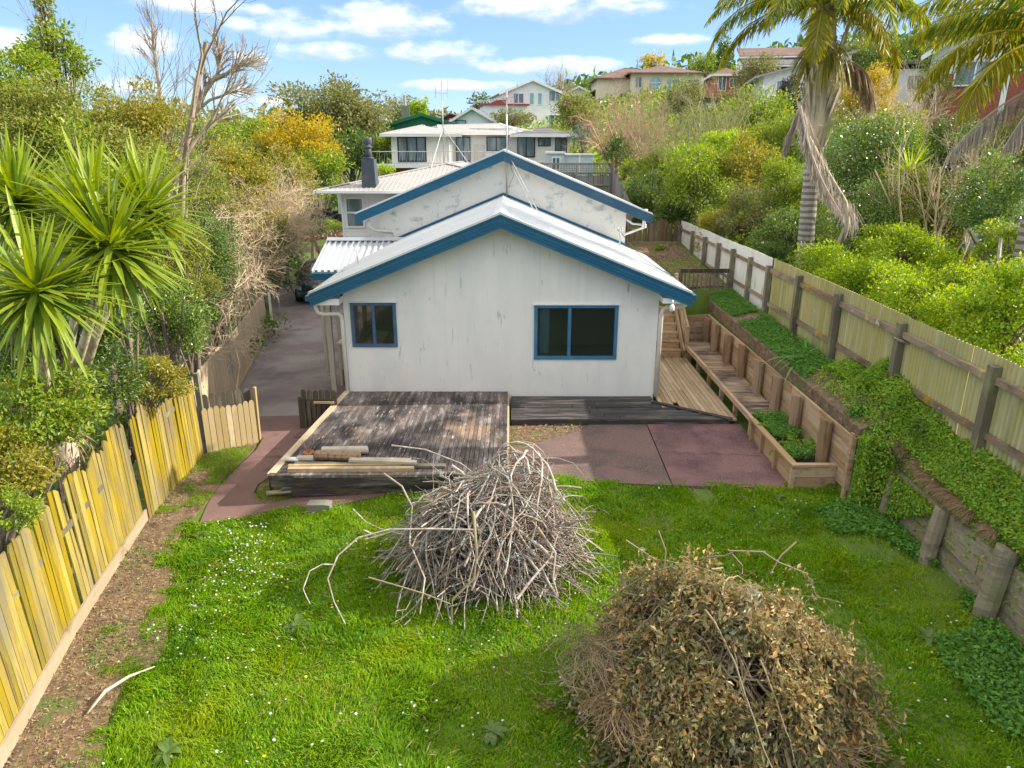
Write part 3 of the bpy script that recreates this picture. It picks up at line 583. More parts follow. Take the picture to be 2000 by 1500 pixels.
# upper gable
wall_holes(MB(), WL - .04, WR, 1.0, 3.82, [], 21.42, .14, (AX, 5.26)).obj('upper_gable_wall', 'plaster_stained', house)
gable_roof(AX, 5.43, -4.52, 4.04, 21.05, 29.5, SL, 'roof_white')
barge(AX, 5.41, -4.54, 21.02, SL, 'blue', .27); barge(AX, 5.41, 4.06, 21.02, SL, 'blue_dull', .27)
b = MB()   # blue apron flashing where the lower roof meets the upper wall
for s, xe in ((-1, -3.9), (1, 3.4)):
    z = lambda x: 4.16 - SL * abs(x - AX)
    b.prism([(AX, 21.385, z(AX) + .10), (xe, 21.385, z(xe) + .10), (xe, 21.385, z(xe) + .03), (AX, 21.385, z(AX) + .03)][::s], (0, .03, 0))
b.obj('apron_flashing', 'blue', house)
side(MB(), WL - .04, .12, 21.56, 29.3, -.6, 3.8).obj('side_wall', 'white', house); side(MB(), WR - .12, .12, 21.56, 29.3, .9, 3.9).obj('side_wall', 'plaster', house)
# weatherboard wing
wing = MB()
z = -.6; k = 0
while z < 3.98:
    h = .165; wing.prism([(-6.28, 27.02 - .0, z), (-6.28, 27.0 - .02, z), (-6.28, 27.0, z + h), (-6.28, 27.02, z + h)], (.98, 0, 0)); z += h
wing.obj('weatherboard', 'white', house)['kind'] = 'stuff'
MB().box((-6.26, 27.025, -.6), (-3.8, 27.12, 4.02)).box((-6.27, 27.125, -.6), (-6.15, 36, 4.02)).box((-5.29, 26.985, -.6), (-3.85, 27.022, 4.02)).box((-6.31, 26.965, -.6), (-6.25, 27.1, 4.02)).obj('wing_wall', 'white', house)
V = [(-7.0, 26.35, 4.05), (2.0, 26.35, 4.05), (-2.75, 31, 4.87), (-7.0, 38, 4.05), (2, 38, 4.05), (-2.4, 36, 4.87)]
V2 = [(x, y, z - .05) for x, y, z in V]
wr = obj('wing_roof', V + V2, [(0, 1, 2), (1, 4, 5, 2), (3, 0, 2, 5), (4, 3, 5), (6, 8, 7), (7, 8, 11, 10), (9, 11, 8, 6), (10, 11, 9)], 'roof_grey', house)
rb = MB()
for i in range(34):     # iron ribs on the slope that faces the garden
    x = -6.85 + i * .17; t = 1.0
    yt = min(31, 26.35 + (x + 7.0) * 1.09 if x < -2.75 else 26.35 + (2.0 - x) * .98); zt = 4.05 + (yt - 26.35) / 4.65 * .82
    if yt > 26.6: rb.prism([(x, 26.34, 4.052), (x + .02, 26.34, 4.064), (x + .04, 26.34, 4.064), (x + .06, 26.34, 4.052)], (0, yt - 26.4, zt - 4.06))
rb.obj('roof_rib', 'roof_grey', wr)['kind'] = 'stuff'
b = MB().bar((-7.0, 26.35, 4.075), (-2.75, 31, 4.895), .16, .03).bar((2.0, 26.35, 4.075), (-2.75, 31, 4.895), .16, .03).bar((-2.75, 31, 4.895), (-2.4, 36, 4.895), .16, .03)
b.obj('hip_cap', 'roof_grey', wr)
MB().box((-7.02, 26.22, 3.96), (2.0, 26.34, 4.05)).box((-7.1, 26.22, 3.96), (-7.0, 38, 4.05)).obj('wing_gutter', 'white', house)
MB().box((-6.95, 26.36, 3.93), (2, 26.98, 3.95)).box((-6.95, 26.98, 3.93), (-6.3, 38, 3.95)).obj('wing_soffit', 'white', house)
def sash_window(parent, x0, x1, z0, z1, y):
    f = MB(); t = .06
    f.box((x0, y - .05, z0), (x1, y + .02, z0 + t)).box((x0, y - .05, z1 - t), (x1, y + .02, z1)).box((x0, y - .05, z0 + t), (x0 + t, y + .02, z1 - t)).box((x1 - t, y - .05, z0 + t), (x1, y + .02, z1 - t)).box((x0 + t, y - .04, (z0 + z1) / 2 - .03), (x1 - t, y + .02, (z0 + z1) / 2 + .03))
    w = f.obj('sash_window', 'white', parent); m = (z0 + z1) / 2
    for a, b in ((z0 + t, m - .03), (m + .03, z1 - t)): MB().box((x0 + t, y - .015, a), (x1 - t, y - .005, b)).obj('pane', 'glass_far', w)
sash_window(house, -6.16, -5.46, 2.68, 3.78, 26.97)
MB().box((-5.5, 26.99, 3.5), (-4.4, 27.0, 3.52))
# chimney
ch = MB(); ch.add([(-5.47, 26.75, 4.0), (-4.93, 26.75, 4.0), (-4.93, 27.45, 4.0), (-5.47, 27.45, 4.0), (-5.42, 26.8, 5.12), (-4.98, 26.8, 5.12), (-4.98, 27.3, 5.12), (-5.42, 27.3, 5.12)], [(0, 1, 5, 4), (1, 2, 6, 5), (2, 3, 7, 6), (3, 0, 4, 7), (4, 5, 6, 7)])
cho = ch.obj('chimney', 'chimney', house)
MB().tube([(-5.2, 27.05, 5.1), (-5.2, 27.05, 5.62)], .115, 14).tube([(-5.2, 27.05, 5.12), (-5.2, 27.05, 5.18)], .19, 14).obj('flue', 'chimney', cho, True)
MB().tube([(-5.2, 27.05, 5.50), (-5.2, 27.05, 5.56)], .16, 14).tube([(-5.2, 27.05, 5.62), (-5.2, 27.05, 5.66), (-5.2, 27.05, 5.82), (-5.2, 27.05, 5.86)], [.10, .155, .155, .12], 14).obj('cowl', 'chimney', cho, True)
# downpipes
def pipe(pts, r, m='pvc', name='downpipe'): return MB().tube(pts, r, 9).obj(name, m, house, True)
pipe([(-4.42, 15.72, 2.3), (-4.42, 15.72, 2.08), (-4.38, 15.74, 1.96), (-4.28, 15.78, 1.92), (-3.98, 15.9, 1.90), (-3.91, 15.93, 1.84), (-3.9, 15.94, 1.7), (-3.9, 15.94, -.5)], .045)
pipe([(3.95, 15.85, 2.28), (3.95, 15.85, 2.18), (3.92, 15.87, 2.10), (3.82, 15.9, 2.06), (3.52, 15.93, 2.04), (3.45, 15.94, 1.98), (3.42, 15.95, 1.85), (3.42, 15.95, -.12)], .05, 'pvc')
pipe([(-4.2, 21.25, 3.5), (-4.2, 21.25, 3.35), (-4.15, 21.3, 3.25), (-4.0, 21.36, 3.18), (-3.55, 21.37, 3.16), (-3.48, 21.37, 3.1), (-3.46, 21.37, 2.98), (-3.46, 21.37, 2.6)], .045)
MB().box((WL - .09, 15.93, -.02), (WL - .005, 15.99, .98)).obj('corner_post', 'oldwood', house)
MB().tube([(3.55, 15.5, 2.3), (3.55, 15.5, 2.2)], .02, 6).tube([(3.55, 15.5, 2.2), (3.55, 15.5, 2.16), (3.55, 15.5, 2.07), (3.55, 15.5, 2.04)], [.03, .055, .06, .02], 10).obj('lamp', 'white', house, True)
# bracket and service mast at the right of the upper wall
MB().tube([(3.3, 21.36, 3.05), (3.95, 21.3, 3.3)], .035, 7).tube([(3.36, 21.36, 3.5), (3.55, 21.33, 3.38), (3.95, 21.3, 3.34)], .03, 7).tube([(3.86, 21.3, 3.25), (3.92, 21.3, 3.8)], .05, 8).obj('service_bracket', 'white', house, True)
MB().tube([(3.1, 20.7, 2.75), (3.1, 20.7, 3.32)], .022, 7).tube([(3.02, 20.7, 3.24), (3.18, 20.7, 3.24)], .018, 6).tube([(3.03, 20.7, 3.3), (3.17, 20.7, 3.3)], .014, 6).tube([(3.04, 20.7, 3.24), (3.04, 20.7, 3.33)], .022, 6).tube([(3.15, 20.7, 3.24), (3.15, 20.7, 3.33)], .022, 6).obj('service_mast', 'steel', house, True)
MB().tube([(3.1, 20.7, 3.22), (3.45, 18.9, 2.72), (3.93, 17.4, 2.5)], .008, 4).obj('cable', 'darkframe', house)
# verandah post and porch rail at the left side
MB().box((-4.62, 17.25, -.56), (-4.50, 17.37, 2.2)).obj('verandah_post', 'porch_white', house)
pr_ = MB().box((-4.55, 17.9, -.56), (-4.48, 17.98, .62)).box((-3.9, 17.9, -.56), (-3.86, 17.98, .62)).box((-4.56, 17.88, .62), (-3.87, 18.0, .67)).box((-4.56, 18.0, .62), (-4.46, 20.4, .67)).box((-4.5, 17.9, -.05), (-3.88, 17.96, .0)).obj('porch_rail', 'porch_white', house)
for i in range(6): MB().box((-4.42 + i * .09, 17.92, -.03), (-4.36 + i * .09, 17.95, .62)).obj('baluster', 'porch_white', pr_)
MB().box((-4.55, 18.0, -.56), (-3.87, 20.5, -.05)).obj('porch_floor', 'concrete', house)

# porch roof of clear ribbed zinc
porch = thing('porch_roof', 'ribbed silver lean-to roof over the side entry, left of the lower gable', 'roof', (-4.4, 19.1, 2.3))
def zp(y): return 2.33 + (y - 19.1) * .315
x0, x1, y0, y1 = -5.36, -2.95, 19.1, 21.0; x = x0; prof = []
while x < x1 - .17: prof += [(x, .0), (x + .05, .0), (x + .065, .05), (x + .125, .05), (x + .14, .0)]; x += .17
prof.append((x1, 0)); V = []
for yy in (y0, y1): V += [(px, yy, zp(yy) + h) for px, h in prof]
n = len(prof); obj('roof_sheet', V, [(i, i + 1, n + i + 1, n + i) for i in range(n - 1)], 'zinc', porch)
MB().prism([(x0 - .02, y1 - .16, zp(y1) + .02), (x0 - .02, y1, zp(y1) + .10), (x0 - .02, y1 + .08, zp(y1) + .03), (x0 - .02, y1 + .08, zp(y1) - .03)], (2.45, 0, 0)).obj('ridge_flashing', 'zinc', porch)
MB().box((x0, y0 - .13, zp(y0) - .2), (x1, y0 - .02, zp(y0) - .02)).obj('gutter', 'blue', porch)
MB().prism([(x0 - .02, y0 - .05, zp(y0) + .05), (x0 - .02, y1, zp(y1) + .05), (x0 - .02, y1, zp(y1) - .03), (x0 - .02, y0 - .05, zp(y0) - .03)], (.03, 0, 0)).obj('side_flashing', 'zinc', porch)
for yy in (19.25, 20.85): MB().box((-5.28, yy, -.56), (-5.2, yy + .08, zp(yy) - .02)).obj('post', 'porch_white', porch)
MB().tube([(-3.95, 18.4, 2.55), (-3.99, 18.4, 3.02)], .025, 7).obj('vent_pipe', 'pvc', porch, True)

# aerials
def aerial(loc, H, label, elems, braces):
    t = thing('aerial', label, 'aerial', loc); x, y, z = loc
    MB().tube([(x, y, z), (x, y, z + H)], .024, 7).obj('mast', 'steel', t, True)
    for q in braces: MB().tube([(x, y, z + H * q[3]), q[:3]], .016, 6).obj('brace', 'steel', t)
    return t
t = aerial((-.15, 21.3, 4.1), 2.9, 'tall television aerial with two arrays standing on the ridge before the upper gable', None, [(.75, 19.6, 3.78, .45), (.62, 19.9, 3.83, .40)])
b = MB(); bx, by, bz = -.15, 21.3, 6.82     # upper comb array pointing left, with a mesh reflector
b.tube([(bx + .15, by, bz + .02), (bx - .95, by - .2, bz - .14)], .014, 5)
for i in range(14):
    f = i / 13; cx, cy, cz = bx - .05 - .88 * f, by - .03 - .17 * f, bz - .01 - .13 * f; h = .16 - .05 * f
    b.tube([(cx - .02, cy - h, cz + .02), (cx + .02, cy + h, cz - .02)], .006, 4)
b.obj('comb_array', 'steel', t)
b = MB()
for i in range(7): b.tube([(bx + .18 + .02 * i, by - .3, bz - .3 + .11 * i), (bx + .18 + .02 * i, by + .3, bz - .3 + .11 * i)], .006, 4)
for i in range(5): b.tube([(bx + .18, by - .3 + .15 * i, bz - .3), (bx + .30, by - .3 + .15 * i, bz + .36)], .006, 4)
b.obj('mesh_reflector', 'steel', t)
MB().tube([(bx, by, bz - .15), (bx + .12, by, bz - .1), (bx + .16, by, bz + .05)], .02, 5).tube([(bx, by, bz - .15), (bx - .1, by, bz - .08), (bx - .1, by, bz + .03)], .02, 5).obj('bracket', 'steel', t)
b = MB(); cz = 5.95
b.tube([(bx - 1.05, by - .1, cz + .06), (bx + .75, by + .1, cz + .02)], .016, 5)
for f in np.linspace(-.8, .7, 9): b.tube([(bx + f, by - .55 + .12 * f, cz + .03), (bx + f, by + .55 - .12 * f, cz + .03)], .008, 4)
b.tube([(bx - .9, by - .55, cz + .04), (bx + .4, by - .45, cz + .06)], .008, 4).tube([(bx - .5, by + .5, cz + .04), (bx + .75, by + .45, cz + .03)], .008, 4)
b.obj('wide_array', 'steel', t)
MB().tube([(bx, by - .03, 6.6), (bx + .06, by - .06, 6.0), (bx + .02, by - .03, 5.2), (bx + .2, by - .06, 4.75), (bx + .05, by - .05, 4.4)], .007, 4).obj('cable', 'darkframe', t)
t = aerial((-2.85, 31.2, 4.85), 3.25, 'slim aerial with braces standing on the grey hip roof near the chimney', None, [(-3.3, 30.2, 4.72, .45), (-1.6, 30.4, 4.66, .45), (-2.7, 32.2, 4.8, .45)])
MB().tube([(-3.12, 31.2, 7.45), (-3.12, 31.2, 8.15)], .012, 5).tube([(-2.62, 31.2, 7.45), (-2.62, 31.2, 8.15)], .012, 5).tube([(-3.12, 31.2, 7.62), (-2.62, 31.2, 7.62)], .01, 5).tube([(-2.85, 31.0, 7.9), (-2.85, 31.4, 7.9)], .008, 4).obj('array', 'steel', t)

# ------------------------------------------------------------------ decks
rnd = random.Random(11)
deck = thing('timber_deck', 'raised timber deck of dark mouldy boards in front of the left window', 'deck', (-2.1, 13.8, -.02))
NB = 46
for i in range(NB):
    f = i / (NB - 1); xb = -3.80 + f * 3.66; xf = -4.16 + f * 4.02; w = .0785 if i else .085
    cut = rnd.choice((13.0, 13.6, 14.3, 14.9)); dx = (xf - xb) / 4.45
    for a, b in ((15.96, cut + .004), (cut - .004, 11.50)):
        xa, xc = xb + (15.96 - a) * dx, xb + (15.96 - b) * dx
        board(deck, 'board', (xa, a, -.012 + rnd.uniform(-.003, .004)), (xc, b, -.012 + rnd.uniform(-.003, .004)), w, .028, 'deck_dark')
board(deck, 'edge_board', (-3.90, 15.97, .0), (-4.27, 11.42, .0), .13, .05, 'deck_brown')
board(deck, 'edge_board', (-4.29, 11.40, .0), (-.10, 11.47, .0), .11, .05, 'deck_dark')
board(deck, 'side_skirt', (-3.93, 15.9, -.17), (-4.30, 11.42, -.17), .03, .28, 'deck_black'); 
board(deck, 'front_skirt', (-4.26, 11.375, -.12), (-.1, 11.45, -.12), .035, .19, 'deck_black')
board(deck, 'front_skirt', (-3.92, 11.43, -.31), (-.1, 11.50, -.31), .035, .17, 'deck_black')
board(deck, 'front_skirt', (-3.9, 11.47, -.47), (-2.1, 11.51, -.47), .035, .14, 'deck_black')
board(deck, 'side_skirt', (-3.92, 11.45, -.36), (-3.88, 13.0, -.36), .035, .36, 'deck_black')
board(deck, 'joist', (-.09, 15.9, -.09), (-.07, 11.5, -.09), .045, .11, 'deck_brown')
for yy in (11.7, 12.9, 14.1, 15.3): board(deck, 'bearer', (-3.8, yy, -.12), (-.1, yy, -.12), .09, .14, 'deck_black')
low = thing('low_boards', 'low strip of black slimy boards below the wide window', 'decking', (1.6, 15.2, -.15))
ends = [3.42, 3.32, 3.35, 3.72, 4.02, 4.28, 4.52, 4.62]; yb = 15.93
for i in range(8):
    wd_ = .182; y = 15.86 - i * .187
    xe = [3.30, 3.24, 3.22, 3.42, 3.72, 4.02, 4.38, 4.72][i]
    cut = rnd.uniform(.9, 2.4); z = -.135 + rnd.uniform(-.008, .006)
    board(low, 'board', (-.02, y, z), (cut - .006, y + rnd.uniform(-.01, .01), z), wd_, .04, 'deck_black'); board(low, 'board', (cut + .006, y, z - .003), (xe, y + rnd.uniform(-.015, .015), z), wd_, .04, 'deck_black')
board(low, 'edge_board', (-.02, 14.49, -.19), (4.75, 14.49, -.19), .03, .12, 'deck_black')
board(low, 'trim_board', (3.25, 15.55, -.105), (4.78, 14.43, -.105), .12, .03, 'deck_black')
sided = thing('side_deck', 'brown boarded deck running beside the house to the stairs', 'deck', (4.2, 17, -.15))
for i in range(14):
    x = 3.47 + i * .107; ye = [15.0, 14.98, 14.95, 15.15, 15.02, 14.94, 14.86, 14.78, 14.70, 14.62, 14.54, 14.47, 14.47, 14.47][i]
    if i == 3: ye = 15.6
    cut = rnd.uniform(16, 18.4); z = -.15 + rnd.uniform(-.004, .004)
    if x < 3.6: cut = 16.6
    for a, b in ((ye, cut - .004), (cut + .004, 19.35)): board(sided, 'board', (x, a, z), (x + rnd.uniform(-.004, .004), b, z), .096, .03, 'deck_brown')
for yy in (15.4, 17, 18.6): board(sided, 'bearer', (3.4, yy, -.23), (4.95, yy, -.23), .09, .12, 'deck_black')
bench = thing('bench_platform', 'long slatted bench step along the log retaining wall', 'bench', (5.25, 17, .2))
n = 62
for i in range(n):
    y = 13.98 + i * (19.75 - 13.98) / (n - 1); e = rnd.uniform(-.02, .02)
    board(bench, 'slat', (5.0, y, .185 + rnd.uniform(-.004, .004)), (5.62 + e, y + rnd.uniform(-.006, .006), .185), .083, .03, 'bench_slat')
board(bench, 'front_beam', (4.95, 13.6, .165), (4.93, 19.85, .165), .07, .11, 'sleeper'); board(bench, 'front_beam', (5.01, 13.6, .135), (4.99, 19.85, .135), .045, .1, 'deck_black')
for yy in (13.8, 14.9, 16.0, 17.1, 18.2, 19.2): board(bench, 'leg', (4.99, yy, -.3), (4.99, yy, .11), .09, .09, 'sleeper')
board(bench, 'end_rail', (4.98, 13.93, .2), (5.62, 13.93, .2), .05, .05, 'sleeper')
# log retaining wall
rw = thing('log_retaining_wall', 'brown timber retaining wall with round log posts along the deck', 'retaining wall', (5.72, 15.4, .2))
ys = [10.92, 12.3, 13.7, 15.2, 16.6, 18.0, 19.3, 20.3]
for k in range(5):
    zc = .04 + k * .192
    for i in range(len(ys) - 1):
        off = (k % 2) * .5
        a, b = ys[i] + (off if i else 0), ys[i + 1] + (off if i < len(ys) - 2 else 0)
        if b - a < .2: continue
        board(rw, 'plank', (5.715 + rnd.uniform(-.006, .006), a + .004, zc), (5.715 + rnd.uniform(-.006, .006), b - .004, zc), .05, .185, 'sleeper')
for k in range(5): board(rw, 'plank', (5.02, 20.35, .06 + k * .17), (5.69, 20.3, .04 + k * .192), .05, .17, 'sleeper')
for (x, y, zt) in ((5.60, 19.9, .90), (5.56, 18.9, .93), (5.57, 17.75, .96), (5.57, 16.55, .98), (5.57, 15.35, .98), (5.57, 14.2, .96), (5.57, 13.1, .93), (5.57, 11.75, .92)):
    board(rw, 'log_post', (x + .02, y, -.25), (x - .01, y - .02, zt + rnd.uniform(-.02, .02)), .215, .215, 'logpost', kind='log')
board(rw, 'cover_strip', (5.68, 10.98, -.3), (5.68, 10.98, .98), .04, .09, 'sleeper')
pl = thing('planter_box', 'timber planter box with dark soil at the corner of the patio', 'planter', (5.3, 12.5, 0))
for k in range(2): board(pl, 'plank', (4.99, 11.42, -.15 + k * .22), (4.99, 13.6, -.15 + k * .22), .05, .21, 'sleeper')
board(pl, 'cap', (4.96, 11.32, .20), (4.94, 13.65, .20), .12, .045, 'sleeper')
for k in range(2): board(pl, 'plank', (4.93, 11.38, -.14 + k * .235), (5.72, 11.38, -.14 + k * .235), .05, .225, 'sleeper', up=(0, 0, 1))
board(pl, 'cap', (4.9, 11.38, .215), (5.70, 11.38, .215), .1, .04, 'sleeper')
for y in (11.36, 12.2, 12.95, 13.55): board(pl, 'post', (4.93, y, -.35), (4.93, y, .16), .075, .075, 'sleeper')
X, Y_ = np.meshgrid(np.linspace(5.02, 5.69, 9), np.linspace(11.42, 13.9, 24), indexing='ij'); Z_ = .06 + .07 * vnoise(X, Y_, 4, 2); I = np.arange(X.size).reshape(X.shape)
obj('soil', np.stack([X, Y_, Z_], -1).reshape(-1, 3), np.stack([I[:-1, :-1], I[1:, :-1], I[1:, 1:], I[:-1, 1:]], -1).reshape(-1, 4), 'soil_dark', pl, True)
# stairs
st = thing('timber_stairs', 'steep brown timber stairs climbing beside the house', 'stairs', (4.15, 19.9, 0))
for i in range(6):
    y = 19.36 + i * .27; z = .04 + i * .19
    board(st, 'riser', (3.44, y + .04, z - .10), (4.78, y + .04, z - .10), .03, .17, 'sleeper'); board(st, 'tread', (3.42, y + .15, z), (4.80, y + .15, z), .27, .04, 'sleeper')
board(st, 'stringer', (4.83, 19.28, .0), (4.83, 21.0, 1.2), .05, .26, 'deck_brown')
board(st, 'stringer', (3.41, 19.28, .0), (3.41, 21.0, 1.2), .04, .26, 'deck_brown')
board(st, 'handrail', (4.90, 19.25, .72), (4.9, 21.1, 1.85), .05, .12, 'deck_brown')
board(st, 'newel_post', (4.9, 19.3, -.15), (4.9, 19.3, .78), .09, .09, 'deck_brown'); board(st, 'newel_post', (4.9, 21.1, .7), (4.9, 21.1, 1.95), .09, .09, 'deck_brown')
for k in range(6): board(st, 'side_board', (4.9, 19.42 + k * .28, -.1 + k * .17), (4.9, 19.42 + k * .28, .75 + k * .17), .25, .025, 'deck_brown', roll=math.pi / 2)
la = thing('landing', 'dark boarded landing at the top of the stairs', 'landing', (4.6, 21.3, 1))
for k in range(7): board(la, 'board', (3.42, 21.05 + k * .12, 1.07), (6.4, 21.05 + k * .12, 1.07 + rnd.uniform(-.01, .01)), .105, .03, 'bench_slat')
board(la, 'fascia_board', (4.95, 20.98, .93), (6.42, 20.98, .93), .04, .22, 'gate_dark')
MB().box((4.95, 20.95, .3), (6.42, 20.97, .86)).obj('skirt', 'darkframe', la)
ra = thing('balustrade', 'dark slim balustrade across the path at the top of the retaining wall', 'balustrade', (5.7, 21, 1))
board(ra, 'handrail', (4.98, 20.98, 2.05), (6.42, 20.98, 2.05), .07, .12, 'gate_dark')
for k in range(11): board(ra, 'baluster', (5.12 + k * .125, 20.94, .88), (5.12 + k * .125, 20.94, 2.0), .035, .035, 'oldwood')
board(ra, 'post', (5.0, 20.98, .8), (5.0, 20.98, 2.0), .08, .08, 'gate_dark')

# ------------------------------------------------------------------ right-hand fence
def zrail(y): return 1.0
wf = thing('white_panel_fence', 'old white sheet fence with grey timber posts, beside the side path', 'fence', (6.5, 22.4, 1.1))
FX = 6.5
def zt(y): return float(np.interp(y, [4, 9, 13, 17, 28], [2.72, 2.80, 2.84, 2.86, 2.84]))
y = 18.0; k = 0
while y < 28.0:
    y1 = min(y + 1.2, 28.2); b = MB(); b.prism([(FX + .075, y + .004, 1.08), (FX + .075, y1 - .004, 1.08), (FX + .075, y1 - .004, zt(y1) + rnd.uniform(-.015, .015)), (FX + .075, y + .004, zt(y) + rnd.uniform(-.015, .015))], (.016, 0, 0)); b.obj('panel', 'panel_white', wf); y = y1
for y, h in ((17.95, 2.62), (19.5, 2.60), (21.05, 2.62), (22.6, 2.60), (24.2, 2.60), (26.0, 2.60), (28.0, 2.60)): board(wf, 'post', (FX, y, .7), (FX + rnd.uniform(-.03, .03), y, h + .06), .12, .13, 'oldwood')
for y0, y1 in ((17.95, 19.5), (19.5, 21.05), (21.05, 22.6), (22.6, 24.2), (24.2, 26), (26, 28)):
    board(wf, 'rail', (FX + .045, y0 + .06, 2.52), (FX + .045, y1 - .06, 2.52), .05, .09, 'rail_moss'); board(wf, 'rail', (FX + .045, y0 + .06, 1.78), (FX + .045, y1 - .06, 1.78), .05, .08, 'rail_moss')
    if y0 < 22: board(wf, 'kickboard', (FX + .05, y0 + .06, 1.08), (FX + .05, y1 - .06, 1.12), .03, .26, 'pale_wood')
cf = thing('corrugated_fence', 'yellow green corrugated sheet fence on heavy grey posts at the right', 'fence', (6.5, 12, 1.1))
def csheet(y0, y1, z0, top):
    n = int((y1 - y0) / .0225); V = []
    for i in range(n + 1):
        y = y0 + (y1 - y0) * i / n; dx = .03 * math.sin(i * math.pi / 2)
        V += [(FX + .09 + dx, y, z0), (FX + .09 + dx, y, zt(y) + top)]
    return obj('sheet', V, [(2 * i, 2 * i + 2, 2 * i + 3, 2 * i + 1) for i in range(n)], 'fibro_green', cf, True)
y = 3.6
while y < 17.85:
    y1 = min(y + rnd.choice((.84, .9, .96)), 17.9); csheet(y + .004, y1 - .004, .95, rnd.uniform(-.012, .012)); y = y1
PY = [16.0, 13.95, 11.55, 9.15, 6.9, 4.7]
for y in PY: board(cf, 'post', (FX - .01, y, .2), (FX - .01 + rnd.uniform(-.02, .02), y, zt(y) - .10), .125, .14, 'oldwood')
PYs = [17.95] + PY
for a, b in zip(PYs[1:], PYs[:-1]):
    board(cf, 'rail', (FX + .03, a + .075, 2.55 + (zt(a) - 2.84)), (FX + .03, b - .075, 2.55 + (zt(b) - 2.84)), .08, .1, 'rail_moss')
    board(cf, 'rail', (FX + .04, a + .075, 1.72 + rnd.uniform(-.03, .03)), (FX + .04, b - .075, 1.72), .06, .09, 'rail_moss')
board(cf, 'kickboard', (FX + .05, 16.1, 1.05), (FX + .05, 17.88, 1.12), .03, .2, 'pale_wood')
pf = thing('paling_fence', 'brown mossy paling fence closing the end of the side path', 'fence', (5, 28.3, 1.2))
for k in range(34):
    x = 3.5 + k * .092; h = 1.45 + .12 * math.sin(k * .8) + (.35 if k > 18 else .1) + rnd.uniform(-.07, .07)
    board(pf, 'paling', (x, 28.3, 1.0), (x + rnd.uniform(-.03, .03), 28.3, 1.0 + h), .085, .02, 'brownfence', kind=rnd.choice(('pa', 'pb', 'pc')))
board(pf, 'rail', (3.5, 28.25, 1.85), (6.5, 28.25, 1.85), .05, .09, 'brownfence'); board(pf, 'rail', (3.4, 28.2, 1.78), (4.8, 27.6, 1.78), .09, .05, 'pale_wood')
for k in range(14): board(pf, 'picket', (4.75 + k * .12, 27.9, 1.1), (4.75 + k * .12, 27.9, 2.05 + rnd.uniform(-.04, .04)), .06, .02, 'greyfence', kind='pb')
board(pf, 'rail', (4.7, 27.87, 2.02), (6.4, 27.87, 2.02), .05, .07, 'greyfence')

# ------------------------------------------------------------------ lower retaining wall at the right
lw = thing('old_retaining_wall', 'aged grey plank retaining wall with leaning posts at the right of the lawn', 'retaining wall', (6.2, 7.8, -.3))
for k in range(4):
    zc = -.30 + k * .25; yj = [3.9, 5.2, 7.1, 9.0, 10.9] if k % 2 else [3.9, 6.1, 8.2, 10.9]
    for a, b in zip(yj[:-1], yj[1:]): board(lw, 'plank', (6.20 + rnd.uniform(-.012, .012), a + .005, zc), (6.20 + rnd.uniform(-.012, .012), b - .005, zc), .05, .243, 'oldwall')
for y, h, r in ((11.5, .62, .085), (10.35, .50, .09), (9.05, .62, .115), (7.72, .78, .135), (6.3, .74, .135), (4.9, .72, .13)):
    board(lw, 'post', (6.02, y, -.55), (6.13, y - .02, h), 2 * r, 2 * r, 'oldwall', kind='log')

# ------------------------------------------------------------------ left fences
def along(P, s):
    """point at length s on polyline P"""
    for a, b in zip(P[:-1], P[1:]):
        a, b = Vector(a), Vector(b); L = (b - a).length
        if s <= L: return a + (b - a) * s / L, (b - a) / L
        s -= L
    return b, (b - a) / L
yf = thing('lichen_paling_fence', 'yellow lichen covered paling fence along the left of the lawn', 'fence', (-5.9, 9, -.3))
LF = [(-4.72, 2.8), (-5.28, 5.8), (-5.74, 7.8), (-6.28, 10.9)]; LF2 = [(-6.20, 10.85), (-6.32, 12.2), (-6.38, 13.62)]
s = 0.0; gaps = {44: .09, 47: .06}
i = 0
while s < 8.1:
    p, d = along(LF, s); y = p.y
    w = rnd.uniform(.098, .128); ztop = float(np.interp(y, [3, 6, 7.5, 8.3, 9.2, 10.2, 10.9], [1.42, 1.36, 1.28, 1.40, 1.24, 1.36, 1.30])) + rnd.choice((0, 0, .02, -.02, -.06, .04)) + rnd.uniform(-.02, .02)
    broken = 8.05 < y < 8.5 and i % 3 == 1
    nx = Vector((d.y, -d.x)); lean = rnd.uniform(-.012, .012) + (.10 if broken else .05); zb = float(yard(p.x)) + .16
    if broken: ztop -= .35
    a = Vector((p.x, p.y, zb)); e = Vector((p.x - nx.x * lean * 1.2 + d.x * rnd.uniform(-.008, .008), p.y - nx.y * lean * 1.2 + d.y * rnd.uniform(-.008, .008) + (.10 if broken else 0), ztop))
    board(yf, 'paling', a, e, w, .022, 'lichen', up=(nx.x, nx.y, 0), kind=rnd.choice(('pa', 'pb', 'pc', 'pd')))
    s += w + rnd.choice((.004, .006, .009, .016)) + (gaps.get(i, 0)); i += 1
for a, b in zip(LF[:-1], LF[1:]):
    a, b = Vector((*a, 0)), Vector((*b, 0)); d = (b - a).normalized(); n_ = Vector((d.y, -d.x, 0)) * .03
    za, zb = float(yard(a.x)), float(yard(b.x)); board(yf, 'plinth_board', a + n_ + Vector((0, 0, za + .10)), b + n_ + Vector((0, 0, zb + .10)), .035, .26, 'plinth', up=(0, 0, 1))
    for zz in (.15, .72): board(yf, 'rail', a - n_ * 2 + Vector((0, 0, zz)), b - n_ * 2 + Vector((0, 0, zz)), .05, .09, 'oldwood')
    board(yf, 'post', a - n_ * 3.5 + Vector((0, 0, -.8)), a - n_ * 3.5 + Vector((0, 0, 1.1)), .1, .1, 'oldwood')
s = 0.0
